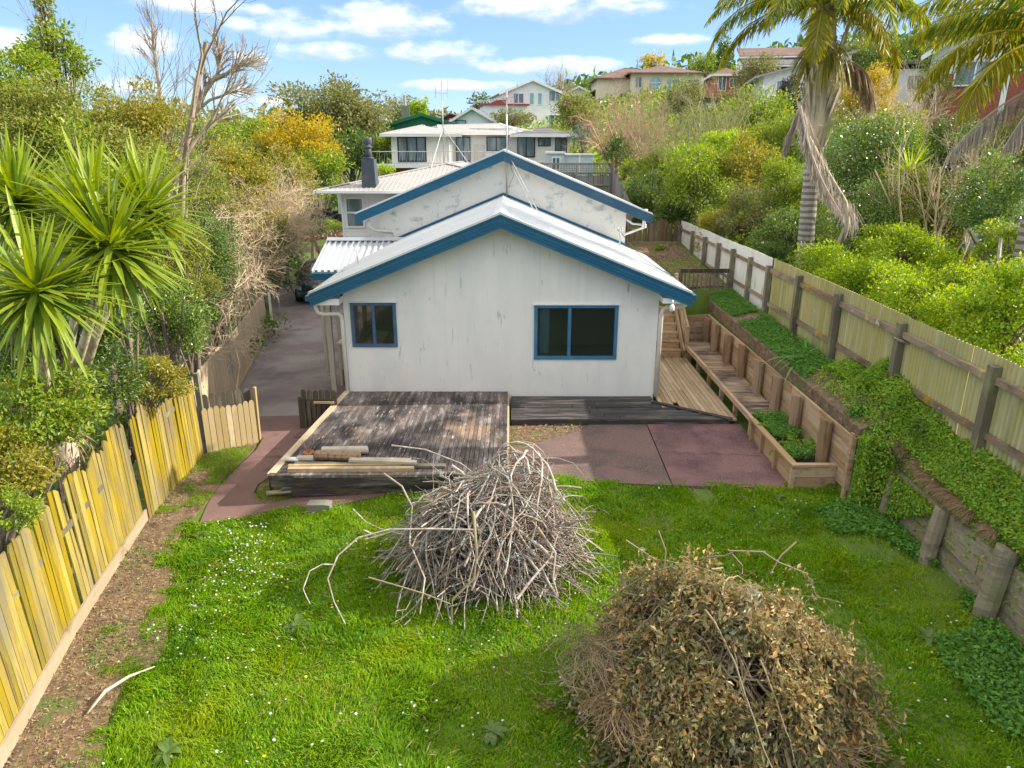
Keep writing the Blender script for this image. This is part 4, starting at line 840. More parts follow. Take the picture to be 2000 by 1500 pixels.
while s < 2.7:
    p, d = along(LF2, s); w = rnd.uniform(.085, .105); nx = Vector((d.y, -d.x))
    ztop = float(np.interp(p.y, [10.8, 11.4, 11.9, 12.1, 13.6], [1.30, 1.40, 1.34, 1.10, 1.06])) + rnd.uniform(-.04, .05); zb = float(yard(p.x)) + .02
    board(yf, 'paling', (p.x, p.y, zb), (p.x - .04 + rnd.uniform(-.02, .02), p.y + rnd.uniform(-.02, .02), ztop), w, .022, 'lichen', up=(nx.x, nx.y, 0), kind=rnd.choice(('pa', 'pb', 'pc', 'pd')))
    s += w + rnd.choice((.004, .006, .010, .014))
board(yf, 'rail', (-6.28, 10.9, .85), (-6.46, 13.6, .8), .05, .09, 'oldwood'); board(yf, 'post', (-6.40, 13.72, -.6), (-6.40, 13.72, 1.16), .1, .1, 'oldwood')
tf_ = thing('tan_paling_fence', 'tall tan paling fence following the driveway on the left', 'fence', (-7.3, 18, -.5))
TF = [(-6.55, 13.9), (-6.78, 15.2), (-7.02, 16.5), (-7.3, 18.2), (-7.82, 20.8), (-8.45, 24.0)]; s = 0.0
while s < 10.2:
    p, d = along(TF, s); nx = Vector((d.y, -d.x)); w = .097
    ztop = float(np.interp(p.y, [13.9, 16, 20, 24], [1.02, .98, .88, .80])) + rnd.uniform(-.01, .012); zb = float(yard(p.x)) + .13
    board(tf_, 'paling', (p.x, p.y, zb), (p.x - .03, p.y, ztop), w, .02, 'tan_paling', up=(nx.x, nx.y, 0), kind=rnd.choice(('pa', 'pb'))); s += .101
for a, b in zip(TF[:-1], TF[1:]): board(tf_, 'plinth_board', (a[0] + .04, a[1], float(yard(a[0])) + .09), (b[0] + .04, b[1], float(yard(b[0])) + .09), .04, .16, 'plinth')
board(tf_, 'end_post', (-8.35, 24.15, -.6), (-8.35, 24.15, .78), .07, .07, 'porch_white'); board(tf_, 'rail', (-6.7, 14, .7), (-8.55, 24, .55), .05, .09, 'oldwood')
def picket(parent, p, h, w, m, d, lean=0):
    """round topped picket: outline extruded by its thickness"""
    d = Vector(d).normalized(); n_ = Vector((d.y, -d.x, 0)) * .02; p = Vector(p); up = Vector((0, 0, 1))
    L = [(-w / 2, 0), (w / 2, 0), (w / 2, h - w * .62), (w * .36, h - w * .22), (w * .16, h - .01), (-w * .16, h - .01), (-w * .36, h - w * .22), (-w / 2, h - w * .62)]
    return MB().prism([p + d * a + up * b for a, b in L], n_).obj('picket', m, parent)
ga = thing('picket_gate', 'tan picket gate standing open at the end of the lichen covered fence', 'gate', (-6.35, 13.6, -.5))
A, B = Vector((-6.32, 13.55, 0)), Vector((-5.46, 14.18, 0)); d = (B - A).normalized()
for i in range(9):
    p = A + d * (.05 + i * .118); p.z = float(yard(p.x)) + .06 - .004 * i; picket(ga, p, .96 + rnd.uniform(-.015, .015) + .02 * math.sin(i), .107, 'gate_tan', d)
q = Vector((-.05, .07, 0))
for z in (-.22, .22): board(ga, 'rail', A + q + Vector((0, 0, z)), B + q + Vector((0, 0, z)), .05, .09, 'gate_dark')
for i in range(6):
    p = A + q * 2.2 + d * (.12 + i * .17); p.z = -.45; picket(ga, p, 1.13 + rnd.uniform(-.02, .02), .14, 'gate_dark', d)
board(ga, 'frame_post', B + q + Vector((.03, .02, -.52)), B + q + Vector((.05, .02, .68)), .05, .09, 'gate_tan'); board(ga, 'brace', A + q * 1.3 + Vector((0, 0, -.3)), B + q * 1.3 + Vector((0, 0, .2)), .05, .08, 'gate_dark')
sg = thing('dark_picket_gate', 'low dark picket gate between the timber deck and the driveway', 'gate', (-4.3, 15.1, -.5))
A, B = Vector((-4.72, 15.0, 0)), Vector((-3.92, 15.0, 0)); d = Vector((1, 0, 0))
for i in range(6):
    p = A + d * (.06 + i * .135); p.z = -.5; picket(sg, p, .88 + rnd.uniform(-.02, .02), .115, 'gate_dark', d)
for i in range(7):
    p = A + Vector((.05 + i * .115, -.05, -.52)); picket(sg, p, .66, .09, 'gate_dark', d)
for z in (-.25, .12): board(sg, 'rail', A + Vector((0, -.03, z)), B + Vector((0, -.03, z)), .04, .08, 'gate_dark')
board(sg, 'top_strip', A + Vector((.3, -.09, .1)), B + Vector((-.05, -.09, .1)), .02, .05, 'gate_tan'); board(sg, 'frame_post', A + Vector((-.03, -.04, -.58)), A + Vector((-.03, -.04, .22)), .06, .06, 'gate_dark')

# ------------------------------------------------------------------ small things on and around the deck
TL = 'loose timber on the deck'
def plank(label, p, q, w, t, m, name='loose_plank', cat='plank'):
    p, q = Vector(p), Vector(q); b = thing(name, label, cat, p, TL); board(b, 'timber', p, q, w, t, m); return b
plank('long tan plank lying along the front edge of the deck', (-3.98, 11.52, .062), (-1.75, 11.56, .055), .10, .07, 'deck_brown')
plank('tan squared timber lying second from the front edge of the deck', (-4.02, 11.66, .055), (-2.0, 11.70, .06), .075, .06, 'gate_tan')
plank('longest grey plank lying behind the two tan timbers on the deck', (-3.95, 11.80, .04), (-1.2, 11.72, .035), .12, .045, 'oldwood')
plank('pale plank resting on top of the stacked timber at the right end', (-2.95, 11.80, .12), (-1.72, 11.70, .115), .11, .05, 'pale_wood')
plank('thick short beam under the pale plank on the deck', (-2.95, 11.94, .05), (-1.85, 11.90, .045), .12, .08, 'deck_brown')
def logobj(label, p, q, r, m):
    b = thing('timber_log', label, 'log', p, TL); p, q = Vector(p), Vector(q); board(b, 'log', p, q, 2 * r, 2 * r, m, kind='log')
logobj('thick weathered log lying across the deck beside the flower pot', (-3.62, 12.06, .10), (-2.78, 12.0, .10), .095, 'logpost')
logobj('pale split log lying behind the thick log on the deck', (-3.58, 12.32, .08), (-2.72, 12.34, .08), .075, 'pale_wood')
logobj('short pale log end next to the white pipe on the deck', (-3.95, 11.98, .06), (-3.66, 12.0, .06), .06, 'pale_wood')
b = thing('plastic_pipe', 'short white plastic pipe lying on the deck corner', 'pipe', (-4.1, 11.95, .05)); MB().tube([(-4.18, 11.98, .055), (-3.92, 11.96, .055)], .045, 10).obj('pipe', 'white', b, True)
def pot(label, x, y, z, r, tilt=0):
    b = thing('flower_pot', label, 'flower pot', (x, y, z)); V, Fc = [], []
    for rr, zz in ((.62, 0), (1, 1.15), (1.12, 1.15), (1.12, 1.4), (.95, 1.4), (.9, 1.1), (.5, 1.05)):
        for j in range(12): V.append((rr * r * math.cos(j * math.pi / 6), rr * r * math.sin(j * math.pi / 6), zz * r))
    for i in range(6):
        for j in range(12): Fc.append((i * 12 + j, i * 12 + (j + 1) % 12, i * 12 + 12 + (j + 1) % 12, i * 12 + 12 + j))
    Fc.append(tuple(range(12))[::-1]); Fc.append(tuple(range(72, 84)))
    o = obj('pot', V, Fc, 'terracotta', b, True, True); o.rotation_euler = (tilt, .2 * tilt, 0)
    P = np.zeros((6, 4, 3)); rr = np.random.default_rng(3)
    for i in range(6):
        a = rr.uniform(0, 6.28); P[i] = np.linspace(0, 1, 4)[:, None] * np.array([math.cos(a) * .12, math.sin(a) * .12, .24]) + np.array([0, 0, r])
    Vt, Ft = tubes_np(P, np.full((6, 4), .006), 4); obj('dry_stem', Vt, Ft, 'branch_brown', b, local=True)
pot('terracotta flower pot with dry stems on the deck', -3.78, 12.15, .0, .09)
b = thing('concrete_block', 'mossy concrete block at the edge of the lawn by the path', 'block', (-3.3, 10.9, -.5))
MB().prism([(-3.52, 10.84, -.48), (-3.12, 10.84, -.47), (-3.11, 10.84, -.30), (-3.2, 10.84, -.285), (-3.5, 10.84, -.29)], (0, .2, 0)).obj('block', 'concrete', b)
b = thing('drain_pipe', 'grey drain pipe poking out from under the deck corner', 'pipe', (-4.1, 11.7, -.4)); MB().tube([(-4.45, 11.62, -.47), (-3.8, 11.7, -.44)], .05, 10).obj('pipe', 'steel', b, True); MB().prism([(-4.3, 11.72, -.5), (-3.9, 11.72, -.5), (-3.9, 11.72, -.26), (-4.05, 11.72, -.3)], (0, .05, 0)).obj('bracket', 'lavender', b)
# ------------------------------------------------------------------ houses up the hill
def hob(name, mb, m, parent, smooth=False): return mb.obj(name, m, parent, smooth, local=True)
def far_window(parent, x, z, w, h, m='glass_far', fm='white', y=0.0, mull=1, name='window'):
    t = max(.05, min(w, h) * .06); f = MB()
    f.box((x, y - .05, z), (x + w, y + .02, z + t)).box((x, y - .05, z + h - t), (x + w, y + .02, z + h)).box((x, y - .05, z + t), (x + t, y + .02, z + h - t)).box((x + w - t, y - .05, z + t), (x + w, y + .02, z + h - t))
    for k in range(mull): q = x + w * (k + 1) / (mull + 1); f.box((q - t * .5, y - .045, z + t), (q + t * .5, y + .02, z + h - t))
    o = hob(name, f, fm, parent); e = (w - 2 * t) / (mull + 1)
    for k in range(mull + 1): hob('pane', MB().box((x + t + k * e, y - .025, z + t), (x + t + (k + 1) * e, y - .012, z + h - t)), m, o)
    return o
def gable_body(mb, x0, x1, y0, y1, z0, z1, rise):
    xm = (x0 + x1) / 2; return mb.prism([(x0, y0, z0), (x1, y0, z0), (x1, y0, z1), (xm, y0, z1 + rise), (x0, y0, z1)], (0, y1 - y0, 0))
def gable_top(x0, x1, y0, y1, z1, rise, m, parent, over=.4, th=.14, fascia='white'):
    xm = (x0 + x1) / 2; k = rise / ((x1 - x0) / 2); zl = z1 - over * k; b = MB()
    b.prism([(x0 - over, y0 - over, zl), (xm, y0 - over, z1 + rise), (x1 + over, y0 - over, zl), (x1 + over, y0 - over, zl + th), (xm, y0 - over, z1 + rise + th), (x0 - over, y0 - over, zl + th)][::-1], (0, y1 - y0 + 2 * over, 0)); r = hob('roof', b, m, parent)
    f = MB(); f.prism([(x0 - over, y0 - over - .05, zl - .12), (xm, y0 - over - .05, z1 + rise - .12), (x1 + over, y0 - over - .05, zl - .12), (x1 + over, y0 - over - .05, zl + th + .03), (xm, y0 - over - .05, z1 + rise + th + .03), (x0 - over, y0 - over - .05, zl + th + .03)][::-1], (0, .045, 0)); hob('bargeboard', f, fascia, parent)
    return r
def hip_top(x0, x1, y0, y1, z1, rise, m, parent, over=.6, fascia='white', ridge=None):
    a, b, c, d = x0 - over, x1 + over, y0 - over, y1 + over; h = min(b - a, d - c) / 2
    if b - a >= d - c: r0, r1 = (a + h, (c + d) / 2), (b - h, (c + d) / 2)
    else: r0, r1 = ((a + b) / 2, c + h), ((a + b) / 2, d - h)
    V = [(a, c, z1), (b, c, z1), (b, d, z1), (a, d, z1), (*r0, z1 + rise), (*r1, z1 + rise)]
    mb = MB()
    if b - a >= d - c: mb.add(V, [(0, 1, 5, 4), (1, 2, 5), (2, 3, 4, 5), (3, 0, 4), (3, 2, 1, 0)])
    else: mb.add(V, [(0, 1, 4), (1, 2, 5, 4), (2, 3, 5), (3, 0, 4, 5), (3, 2, 1, 0)])
    r = hob('roof', mb, m, parent)
    hob('fascia', MB().box((a, c - .05, z1 - .16), (b, c, z1 + .03)).box((b, c - .05, z1 - .16), (b + .05, d, z1 + .03)).box((a - .05, c - .05, z1 - .16), (a, d, z1 + .03)), fascia, parent)
    cap = MB(); cap.bar(V[4], V[5], .2, .08)
    for i, j in ((0, 4), (3, 4), (1, 5), (2, 5)): cap.bar(V[i], V[j], .2, .08)
    hob('hip_cap', cap, m, r); return r

# cream house straight behind
h = thing('cream_house', 'cream weatherboard house with a balcony and grey hipped roof behind the blue gable', 'house', (-2.0, 50, 4.57), rz=0.07)
wb = MB(); z = 0.0
while z < 1.75:   # lapped boards
    for a, b in ((-6.0, -2.0), (2.6, 5.9)):
        wb.prism([(a, -.0, z), (a, -.03, z), (a, -.008, z + .22), (a, 0, z + .22)], (b - a, 0, 0))
    wb.prism([(-2.0, 1.5, z), (-2.0, 1.47, z), (-2.0, 1.492, z + .22), (-2.0, 1.5, z + .22)], (4.6, 0, 0)); z += .22
hob('weatherboard', wb, 'cream', h)['kind'] = 'stuff'
hob('wall', MB().box((-6.0, .003, -.1), (-2.0, 6, 1.82)).box((-1.999, 1.503, -.1), (2.6, 6, 1.82)).box((2.6, .003, -2.5), (5.9, 6, 1.82)), 'cream', h)
hob('lower_wall', MB().box((-5.9, .1, -2.6), (2.59, 6, -.1)), 'brick', h)
hip_top(-6.0, -2.0, 0, 7.0, 1.80, .62, 'roof_grey', h, .62); hip_top(2.6, 5.9, 0, 7.0, 1.79, .5, 'roof_dark', h, .62)
mb = MB(); a_ = (-2.6, .9, 1.78); b_ = (3.2, .9, 1.78); c_ = (6.5, 8, 1.78); d_ = (-6.6, 8, 1.78); e_ = (-3.0, 4.6, 2.5); f_ = (1.4, 4.6, 2.62); mb.add([a_, b_, c_, d_, e_, f_], [(0, 1, 5, 4), (1, 2, 5), (2, 3, 4, 5), (3, 0, 4)]); mr = hob('main_roof', mb, 'roof_grey', h)
hob('hip_cap', MB().bar(e_, f_, .18, .07).bar(f_, b_, .2, .08).bar(e_, a_, .16, .06), 'white', mr)
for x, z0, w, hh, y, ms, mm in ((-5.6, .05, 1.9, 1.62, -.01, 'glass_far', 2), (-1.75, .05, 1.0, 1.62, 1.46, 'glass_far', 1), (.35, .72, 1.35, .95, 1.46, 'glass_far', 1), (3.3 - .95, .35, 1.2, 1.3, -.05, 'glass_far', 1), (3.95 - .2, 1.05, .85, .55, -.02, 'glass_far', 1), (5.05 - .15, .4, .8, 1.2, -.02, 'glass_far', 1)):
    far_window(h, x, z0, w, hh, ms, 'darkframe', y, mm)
hob('door', MB().box((-.55, 1.43, .0), (.2, 1.47, 1.15)), 'porch_white', h)
bal = hob('balcony', MB().box((-7.2, -.95, -.30), (2.55, 1.45, -.08)), 'white', h)
rl = MB().tube([(-7.2, -.9, .72), (1.4, -.9, .72)], .025, 5).tube([(1.4, -.9, .72), (1.4, 1.3, .72)], .025, 5)
for k in range(36): x = -7.2 + k * .245; rl.tube([(x, -.9, -.08), (x + (.12 if k % 2 else -.0), -.9, .72)], .014, 4)
hob('rail', rl, 'steel', bal)
hob('gutter_pipe', MB().tube([(-2.6, -.4, 1.75), (-2.2, -.1, 1.5), (-2.15, -.06, .0)], .045, 6), 'white', h)
sh = thing('blue_white_shed', 'small faded blue and white shed below the right end of the cream house', 'shed', (2.1, 44, 3.0))
hob('wall', MB().box((0, 0, -.8), (1.0, 2.5, 2.2)).box((1.0, .15, -.8), (2.7, 2.5, 2.1)), 'lavender', sh); hob('roof', MB().box((-.08, -.1, 2.2), (1.05, 2.6, 2.30)).box((1.05, .05, 2.1), (2.8, 2.6, 2.18)), 'white', sh)
far_window(sh, .25, 1.25, .5, .75, 'glass_far', 'white', -.01); hob('panel_batten', MB().box((1.85, .12, -.5), (1.95, .15, 2.1)), 'white', sh)
nf = thing('lattice_fence', 'grey paling fence with a lattice top in front of the cream house', 'fence', (3.3, 38, 3.0))
for k in range(30): board(nf, 'paling', (1.5 + k * .122, 38, 2.0), (1.5 + k * .122, 38, 4.22 + rnd.uniform(-.03, .03)), .11, .02, 'greyfence', kind='pb')
for zz in (4.26, 4.74, 3.7): board(nf, 'rail', (1.4, 37.95, zz), (5.15, 37.95, zz), .05, .08, 'greyfence')
for x in (1.55, 3.3, 5.1): board(nf, 'post', (x, 37.95, 2), (x, 37.95, 4.8), .1, .1, 'greyfence')
lt = MB()
for k in range(46): x = 1.5 + k * .08; lt.bar((x, 37.97, 4.3), (x, 37.97, 4.7), .02, .02)
for k in range(5): lt.bar((1.5, 37.98, 4.32 + k * .09), (5.1, 37.98, 4.32 + k * .09), .02, .02)
lt.obj('lattice', 'greyfence', nf)
nf2 = thing('slope_fence', 'grey paling fence running down the slope from the lattice fence', 'fence', (4.9, 33, 2.6))
for k in range(40):
    f = k / 39; y = 38 - f * 8.5; x = 5.15 - .3 * f; zt_ = 4.6 - 1.3 * f
    board(nf2, 'paling', (x, y, 1.2), (x, y, zt_ + rnd.uniform(-.03, .03)), .2, .02, 'greyfence', up=(-1, 0, 0), kind='pb')
# more houses
h = thing('green_gable_house', 'house with a green gable and green iron roof left of the cream house roof', 'house', (-7.4, 62, 5.0), rz=.12)
gable_body(MB(), -3.1, 3.1, 0, 9, 0, 2.2, .9).obj('wall', 'roof_green', h, local=True); gable_top(-3.1, 3.1, 0, 9, 2.2, .9, 'roof_green', h, .35, .1, 'roof_green')
hob('lower_wall', MB().box((-3.15, -.04, 0), (3.15, 0, 1.75)), 'white', h); c = hob('chimney', MB().box((-1.7, 3, 2.4), (-1.0, 3.7, 3.95)), 'concrete', h); hob('flue', MB().tube([(-1.35, 3.35, 3.95), (-1.35, 3.35, 4.8)], .14, 8), 'steel', c)
h = thing('grey_gable_house', 'pale grey gabled house with one teal window and a brick end, above the green gable', 'house', (-3.9, 75, 6.0), rz=-.08)
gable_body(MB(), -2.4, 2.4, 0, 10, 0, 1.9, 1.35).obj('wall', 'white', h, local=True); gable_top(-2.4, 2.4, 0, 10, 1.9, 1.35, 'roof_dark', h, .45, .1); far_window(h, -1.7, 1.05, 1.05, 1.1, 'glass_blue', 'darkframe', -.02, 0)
hob('side_wing', MB().prism([(-4.4, .6, 0), (-2.41, .6, 0), (-2.41, .6, 2.35), (-4.4, .6, 1.6)], (0, 6, 0)), 'brick', h); hob('side_roof', MB().prism([(-4.7, .2, 1.55), (-2.2, .2, 2.75), (-2.2, .2, 2.87), (-4.7, .2, 1.67)][::-1], (0, 7, 0)), 'roof_dark', h)
hob('side_porch', MB().box((2.41, .5, 0), (3.6, 4, 1.0)), 'white', h); hob('porch_roof', MB().prism([(2.0, .2, 1.75), (4.0, .2, .95), (4.0, .2, 1.07), (2.0, .2, 1.87)], (0, 5, 0)), 'roof_grey', h)
h = thing('white_tall_house', 'tall white gabled house of three storeys with small teal windows on the skyline', 'house', (2.3, 85, 7.0), rz=0.16)
gable_body(MB(), -3.5, 3.4, 0, 10, 0, 4.3, 1.35).obj('wall', 'white', h, local=True); gable_top(-3.5, 3.4, 0, 10, 4.3, 1.35, 'roof_grey', h, .3, .1)
hob('front_wing', MB().box((-5.6, -1.2, 0), (-1.0, 3, 2.95)), 'white', h); hob('wing_roof', MB().box((-5.8, -1.5, 2.95), (-.6, 3, 3.12)).prism([(-5.0, -1.0, 3.12), (-3.0, -1.0, 3.12), (-3.0, -1.0, 3.55), (-4.2, -1.0, 3.5)], (0, 2, 0)), 'roof_red', h)
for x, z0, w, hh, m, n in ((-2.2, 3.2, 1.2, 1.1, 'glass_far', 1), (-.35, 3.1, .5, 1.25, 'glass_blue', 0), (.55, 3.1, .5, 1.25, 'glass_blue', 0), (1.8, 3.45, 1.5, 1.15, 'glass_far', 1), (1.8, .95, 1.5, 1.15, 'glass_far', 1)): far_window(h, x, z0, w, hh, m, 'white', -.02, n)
aw = MB().prism([(-3.9 + 1.75 - 1.75 * math.cos(t), -1.26, 1.1 + .95 * math.sin(t)) for t in np.linspace(math.pi, 0, 13)], (0, .05, 0)); hob('arched_window', aw, 'glass_far', h)
h = thing('beige_house', 'beige house with a brown tiled hip roof and an arched window on the hill', 'house', (20.0, 100, 10.0), rz=0.0)
hob('wall', MB().box((-4.4, 0, 0), (4.6, 10, 4.75)).box((-8.6, 2.2, -1), (-4.4, 10, 4.3)).box((-11, 5, -2), (-8.6, 10, 1.9)), 'beige', h); hip_top(-4.4, 4.6, 0, 10, 4.75, 1.35, 'roof_brown', h, .6, 'roof_brown'); hip_top(-8.6, 1, 2.2, 10, 4.3, 1.6, 'roof_brown', h, .5, 'roof_brown')
hob('low_roof', MB().prism([(-12, 4.5, 1.2), (-8.5, 4.5, 3.0), (-8.5, 4.5, 3.2), (-12, 4.5, 1.4)][::-1], (0, 6, 0)), 'roof_brown', h)
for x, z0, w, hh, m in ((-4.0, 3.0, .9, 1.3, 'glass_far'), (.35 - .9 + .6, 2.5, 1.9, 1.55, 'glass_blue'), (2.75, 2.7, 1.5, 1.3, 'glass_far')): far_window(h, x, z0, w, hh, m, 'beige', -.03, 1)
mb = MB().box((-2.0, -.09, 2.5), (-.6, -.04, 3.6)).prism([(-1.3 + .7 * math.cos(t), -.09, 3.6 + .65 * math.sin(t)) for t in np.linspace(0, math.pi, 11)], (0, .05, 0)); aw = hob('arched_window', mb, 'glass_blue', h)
hob('glazing_bar', MB().box((-1.33, -.12, 2.5), (-1.27, -.092, 4.2)).box((-2.0, -.12, 3.55), (-.6, -.092, 3.62)).box((-2.0, -.12, 3.05), (-.6, -.092, 3.1)), 'white', aw)
h = thing('red_house', 'small red walled house with white windows and a dark carport left of the palm', 'house', (21.3, 75, 8.6), rz=-0.1)
hob('wall', MB().box((-1.5, 0, 0), (.9, 6, 3.7)), 'redwall', h); hip_top(-1.5, .9, 0, 6, 3.7, .7, 'roof_brown', h, .4); far_window(h, -1.2, 2.2, .8, 1.6, 'glass_far', 'white', -.02, 1); far_window(h, -.1, 2.5, .7, .9, 'glass_far', 'white', -.02, 1)
hob('carport_roof', MB().box((-5.2, -2.5, 1.45), (.8, 1.5, 1.62)), 'roof_brown', h); hob('carport_wall', MB().box((-5.0, 1.2, -.5), (-1.52, 1.5, 1.44)), 'darkframe', h)
for x in (-5.0, .5): hob('post', MB().box((x, -2.4, -.6), (x + .15, -2.25, 1.44)), 'darkframe', h)
h = thing('white_gable_house', 'white weatherboard house with a low gable just left of the palm trunk', 'house', (22.6, 60, 7.4), rz=-0.18)
mb = MB().prism([(-2.9, 0, 0), (3.4, 0, 0), (3.4, 0, 4.9), (-2.9, 0, 3.45)], (0, 8, 0)); hob('wall', mb, 'white', h); hob('roof', MB().prism([(-3.6, -.6, 3.28), (3.6, -.6, 4.98), (3.6, -.6, 5.14), (-3.6, -.6, 3.44)][::-1], (0, 9, 0)), 'roof_grey', h)
for x, z0, w, hh in ((-1.9, 2.0, 1.5, 1.15), (.6, 2.7, 1.5, 1.2)): far_window(h, x, z0, w, hh, 'glass_far', 'white', -.02, 1)
hob('balcony', MB().box((-2.9, -1.6, 1.0), (-.2, -.02, 1.9)), 'white', h)
h = thing('dark_roof_house', 'house with a wide dark tiled roof in two tiers behind the palm crown', 'house', (28.2, 80, 10.0), rz=-0.15)
hob('wall', MB().box((-3.6, 0, 0), (5, 8, 3.4)), 'redwall', h); mb = MB().prism([(-4.2, -.6, 3.55), (-4.2, 3.2, 4.5), (-4.2, 3.2, 4.6), (-4.2, -.6, 3.7)][::-1], (10, 0, 0)); hob('lower_roof', mb, 'roof_dark', h)
hob('upper_wall', MB().box((-3.8, 3.2, 3.4), (5, 8, 4.75)), 'white', h); hob('upper_roof', MB().prism([(-4.2, 2.8, 4.75), (-4.2, 6, 5.9), (-4.2, 6, 6.02), (-4.2, 2.8, 4.9)][::-1], (10, 0, 0)), 'roof_brown', h); hob('fascia', MB().box((-4.2, 2.7, 4.66), (5.8, 2.79, 4.82)).box((-4.2, -.7, 3.45), (5.8, -.61, 3.62)), 'white', h)
h = thing('brick_gable_house', 'large white gabled house with red brick walls at the upper right edge', 'house', (26.6, 40, 8.3), rz=-0.5)
gable_body(MB(), -4.4, 4.4, 0, 9, 1.0, 2.1, 2.9).obj('wall', 'white', h, local=True); gable_top(-4.4, 4.4, 0, 9, 2.1, 2.9, 'roof_dark', h, .5, .12)
hob('brick_wall', MB().box((-4.38, .004, -2), (4.38, 8.9, 1.0)), 'brick', h); far_window(h, -3.2, .35, 1.9, 1.25, 'glass_far', 'white', -.02, 1); hob('pilaster', MB().box((-.9, -.05, -2), (-.65, .0, 1.6)), 'white', h); far_window(h, .2, .2, 1.9, 1.3, 'glass_far', 'white', -.02, 1)
h = thing('low_white_house', 'long low white house with a dark roof left of the brick gabled house', 'house', (24.8, 49, 8.5), rz=-0.35)
hob('wall', MB().box((-1.5, 0, -1), (4.5, 6, 1.75)), 'white', h); hob('roof', MB().prism([(-2.6, -.5, 1.2), (-1.0, -.5, 1.95), (5, -.5, 2.1), (5, -.5, 2.25), (-1.0, -.5, 2.1), (-2.6, -.5, 1.35)][::-1], (0, 7, 0)), 'roof_dark', h); far_window(h, .3, .5, 1.4, .9, 'glass_far', 'white', -.02, 1); far_window(h, 2.4, .9, 1.5, .6, 'glass_far', 'white', -.02, 1)
h = thing('distant_white_house', 'distant white house with a pale roof right behind the tall white house', 'house', (9.7, 112, 10), rz=.1)
gable_body(MB(), -3.2, 3.2, 0, 8, 0, 2.6, 1.4).obj('wall', 'white', h, local=True); gable_top(-3.2, 3.2, 0, 8, 2.6, 1.4, 'roof_grey', h, .4, .1)
h = thing('distant_red_roof_house', 'distant house with a little red roof behind the beige house', 'house', (30.5, 130, 14), rz=-.1)
gable_body(MB(), -2.6, 2.6, 0, 8, 0, 3.0, 1.5).obj('wall', 'white', h, local=True); gable_top(-2.6, 2.6, 0, 8, 3.0, 1.5, 'roof_red', h, .4, .15)
h = thing('garden_shed', 'low white ribbed shed left of the chimney', 'shed', (-10.0, 42, 1.9))
V = []
n = 40
for i in range(n + 1): x = i * .055; V += [(x, -.02 * (i % 2), 0), (x, -.02 * (i % 2), 1.45)]
obj('wall_sheet', V, [(2 * i, 2 * i + 2, 2 * i + 3, 2 * i + 1) for i in range(n)], 'zinc', h, local=True); hob('body', MB().box((.02, .01, 0), (2.18, 2, 1.44)), 'zinc', h); hob('roof', MB().box((-.1, -.12, 1.46), (2.3, 2.1, 1.54)), 'zinc', h)
h = thing('green_shed', 'distant grey shed roof beyond the bare bushes at the far left', 'shed', (-27, 110, 5.4)); gable_body(MB(), -2, 2, 0, 5, -2, 1.2, .8).obj('wall', 'cream', h, local=True); gable_top(-2, 2, 0, 5, 1.2, .8, 'roof_grey', h, .3, .1)
# shade cloth, old wall and tarpaulin
t = thing('shade_cloth_fence', 'black shade cloth sagging along the bank beyond the driveway', 'fence', (-12, 46.5, .8)); V, Fc = [], []
for i in range(25):
    f = i / 24; x = -13.6 + 2.9 * f; s = .35 * math.sin(f * 6) ** 2
    for j in range(4): V.append((x, 46.5 + .08 * math.sin(i * 1.3 + j), .75 + .2 * f + j * .33 - (s * .5 if j == 3 else 0)))
Fc = [(i * 4 + j, i * 4 + 4 + j, i * 4 + 5 + j, i * 4 + 1 + j) for i in range(24) for j in range(3)]; obj('cloth', V, Fc, 'black_net', t)
for x in (-13.5, -12.2, -10.8): board(t, 'stake', (x, 46.56, .3), (x, 46.56, 2.0), .06, .06, 'oldwood')
t = thing('old_wall', 'old blue grey wall with ivy among the bright hedge at the right', 'wall', (13.6, 19, 3)); MB().box((12.3, 19.6, 1.2), (16.5, 19.8, 4.25)).obj('wall', 'lavender', t); MB().box((12.25, 19.55, 4.25), (16.5, 19.85, 4.33)).obj('coping', 'concrete', t)
t = thing('garden_netting', 'green garden netting lying behind the tan fence', 'netting', (-8.2, 17, 0)); V = []
for i in range(12):
    for j in range(5): V.append((-8.6 + i * .12, 16.2 + j * .3, .15 + .25 * math.sin(i * .5) + .1 * math.sin(j * 2 + i)))
obj('net', V, [(i * 5 + j, i * 5 + 5 + j, i * 5 + 6 + j, i * 5 + 1 + j) for i in range(11) for j in range(4)], 'tarp', t, True)

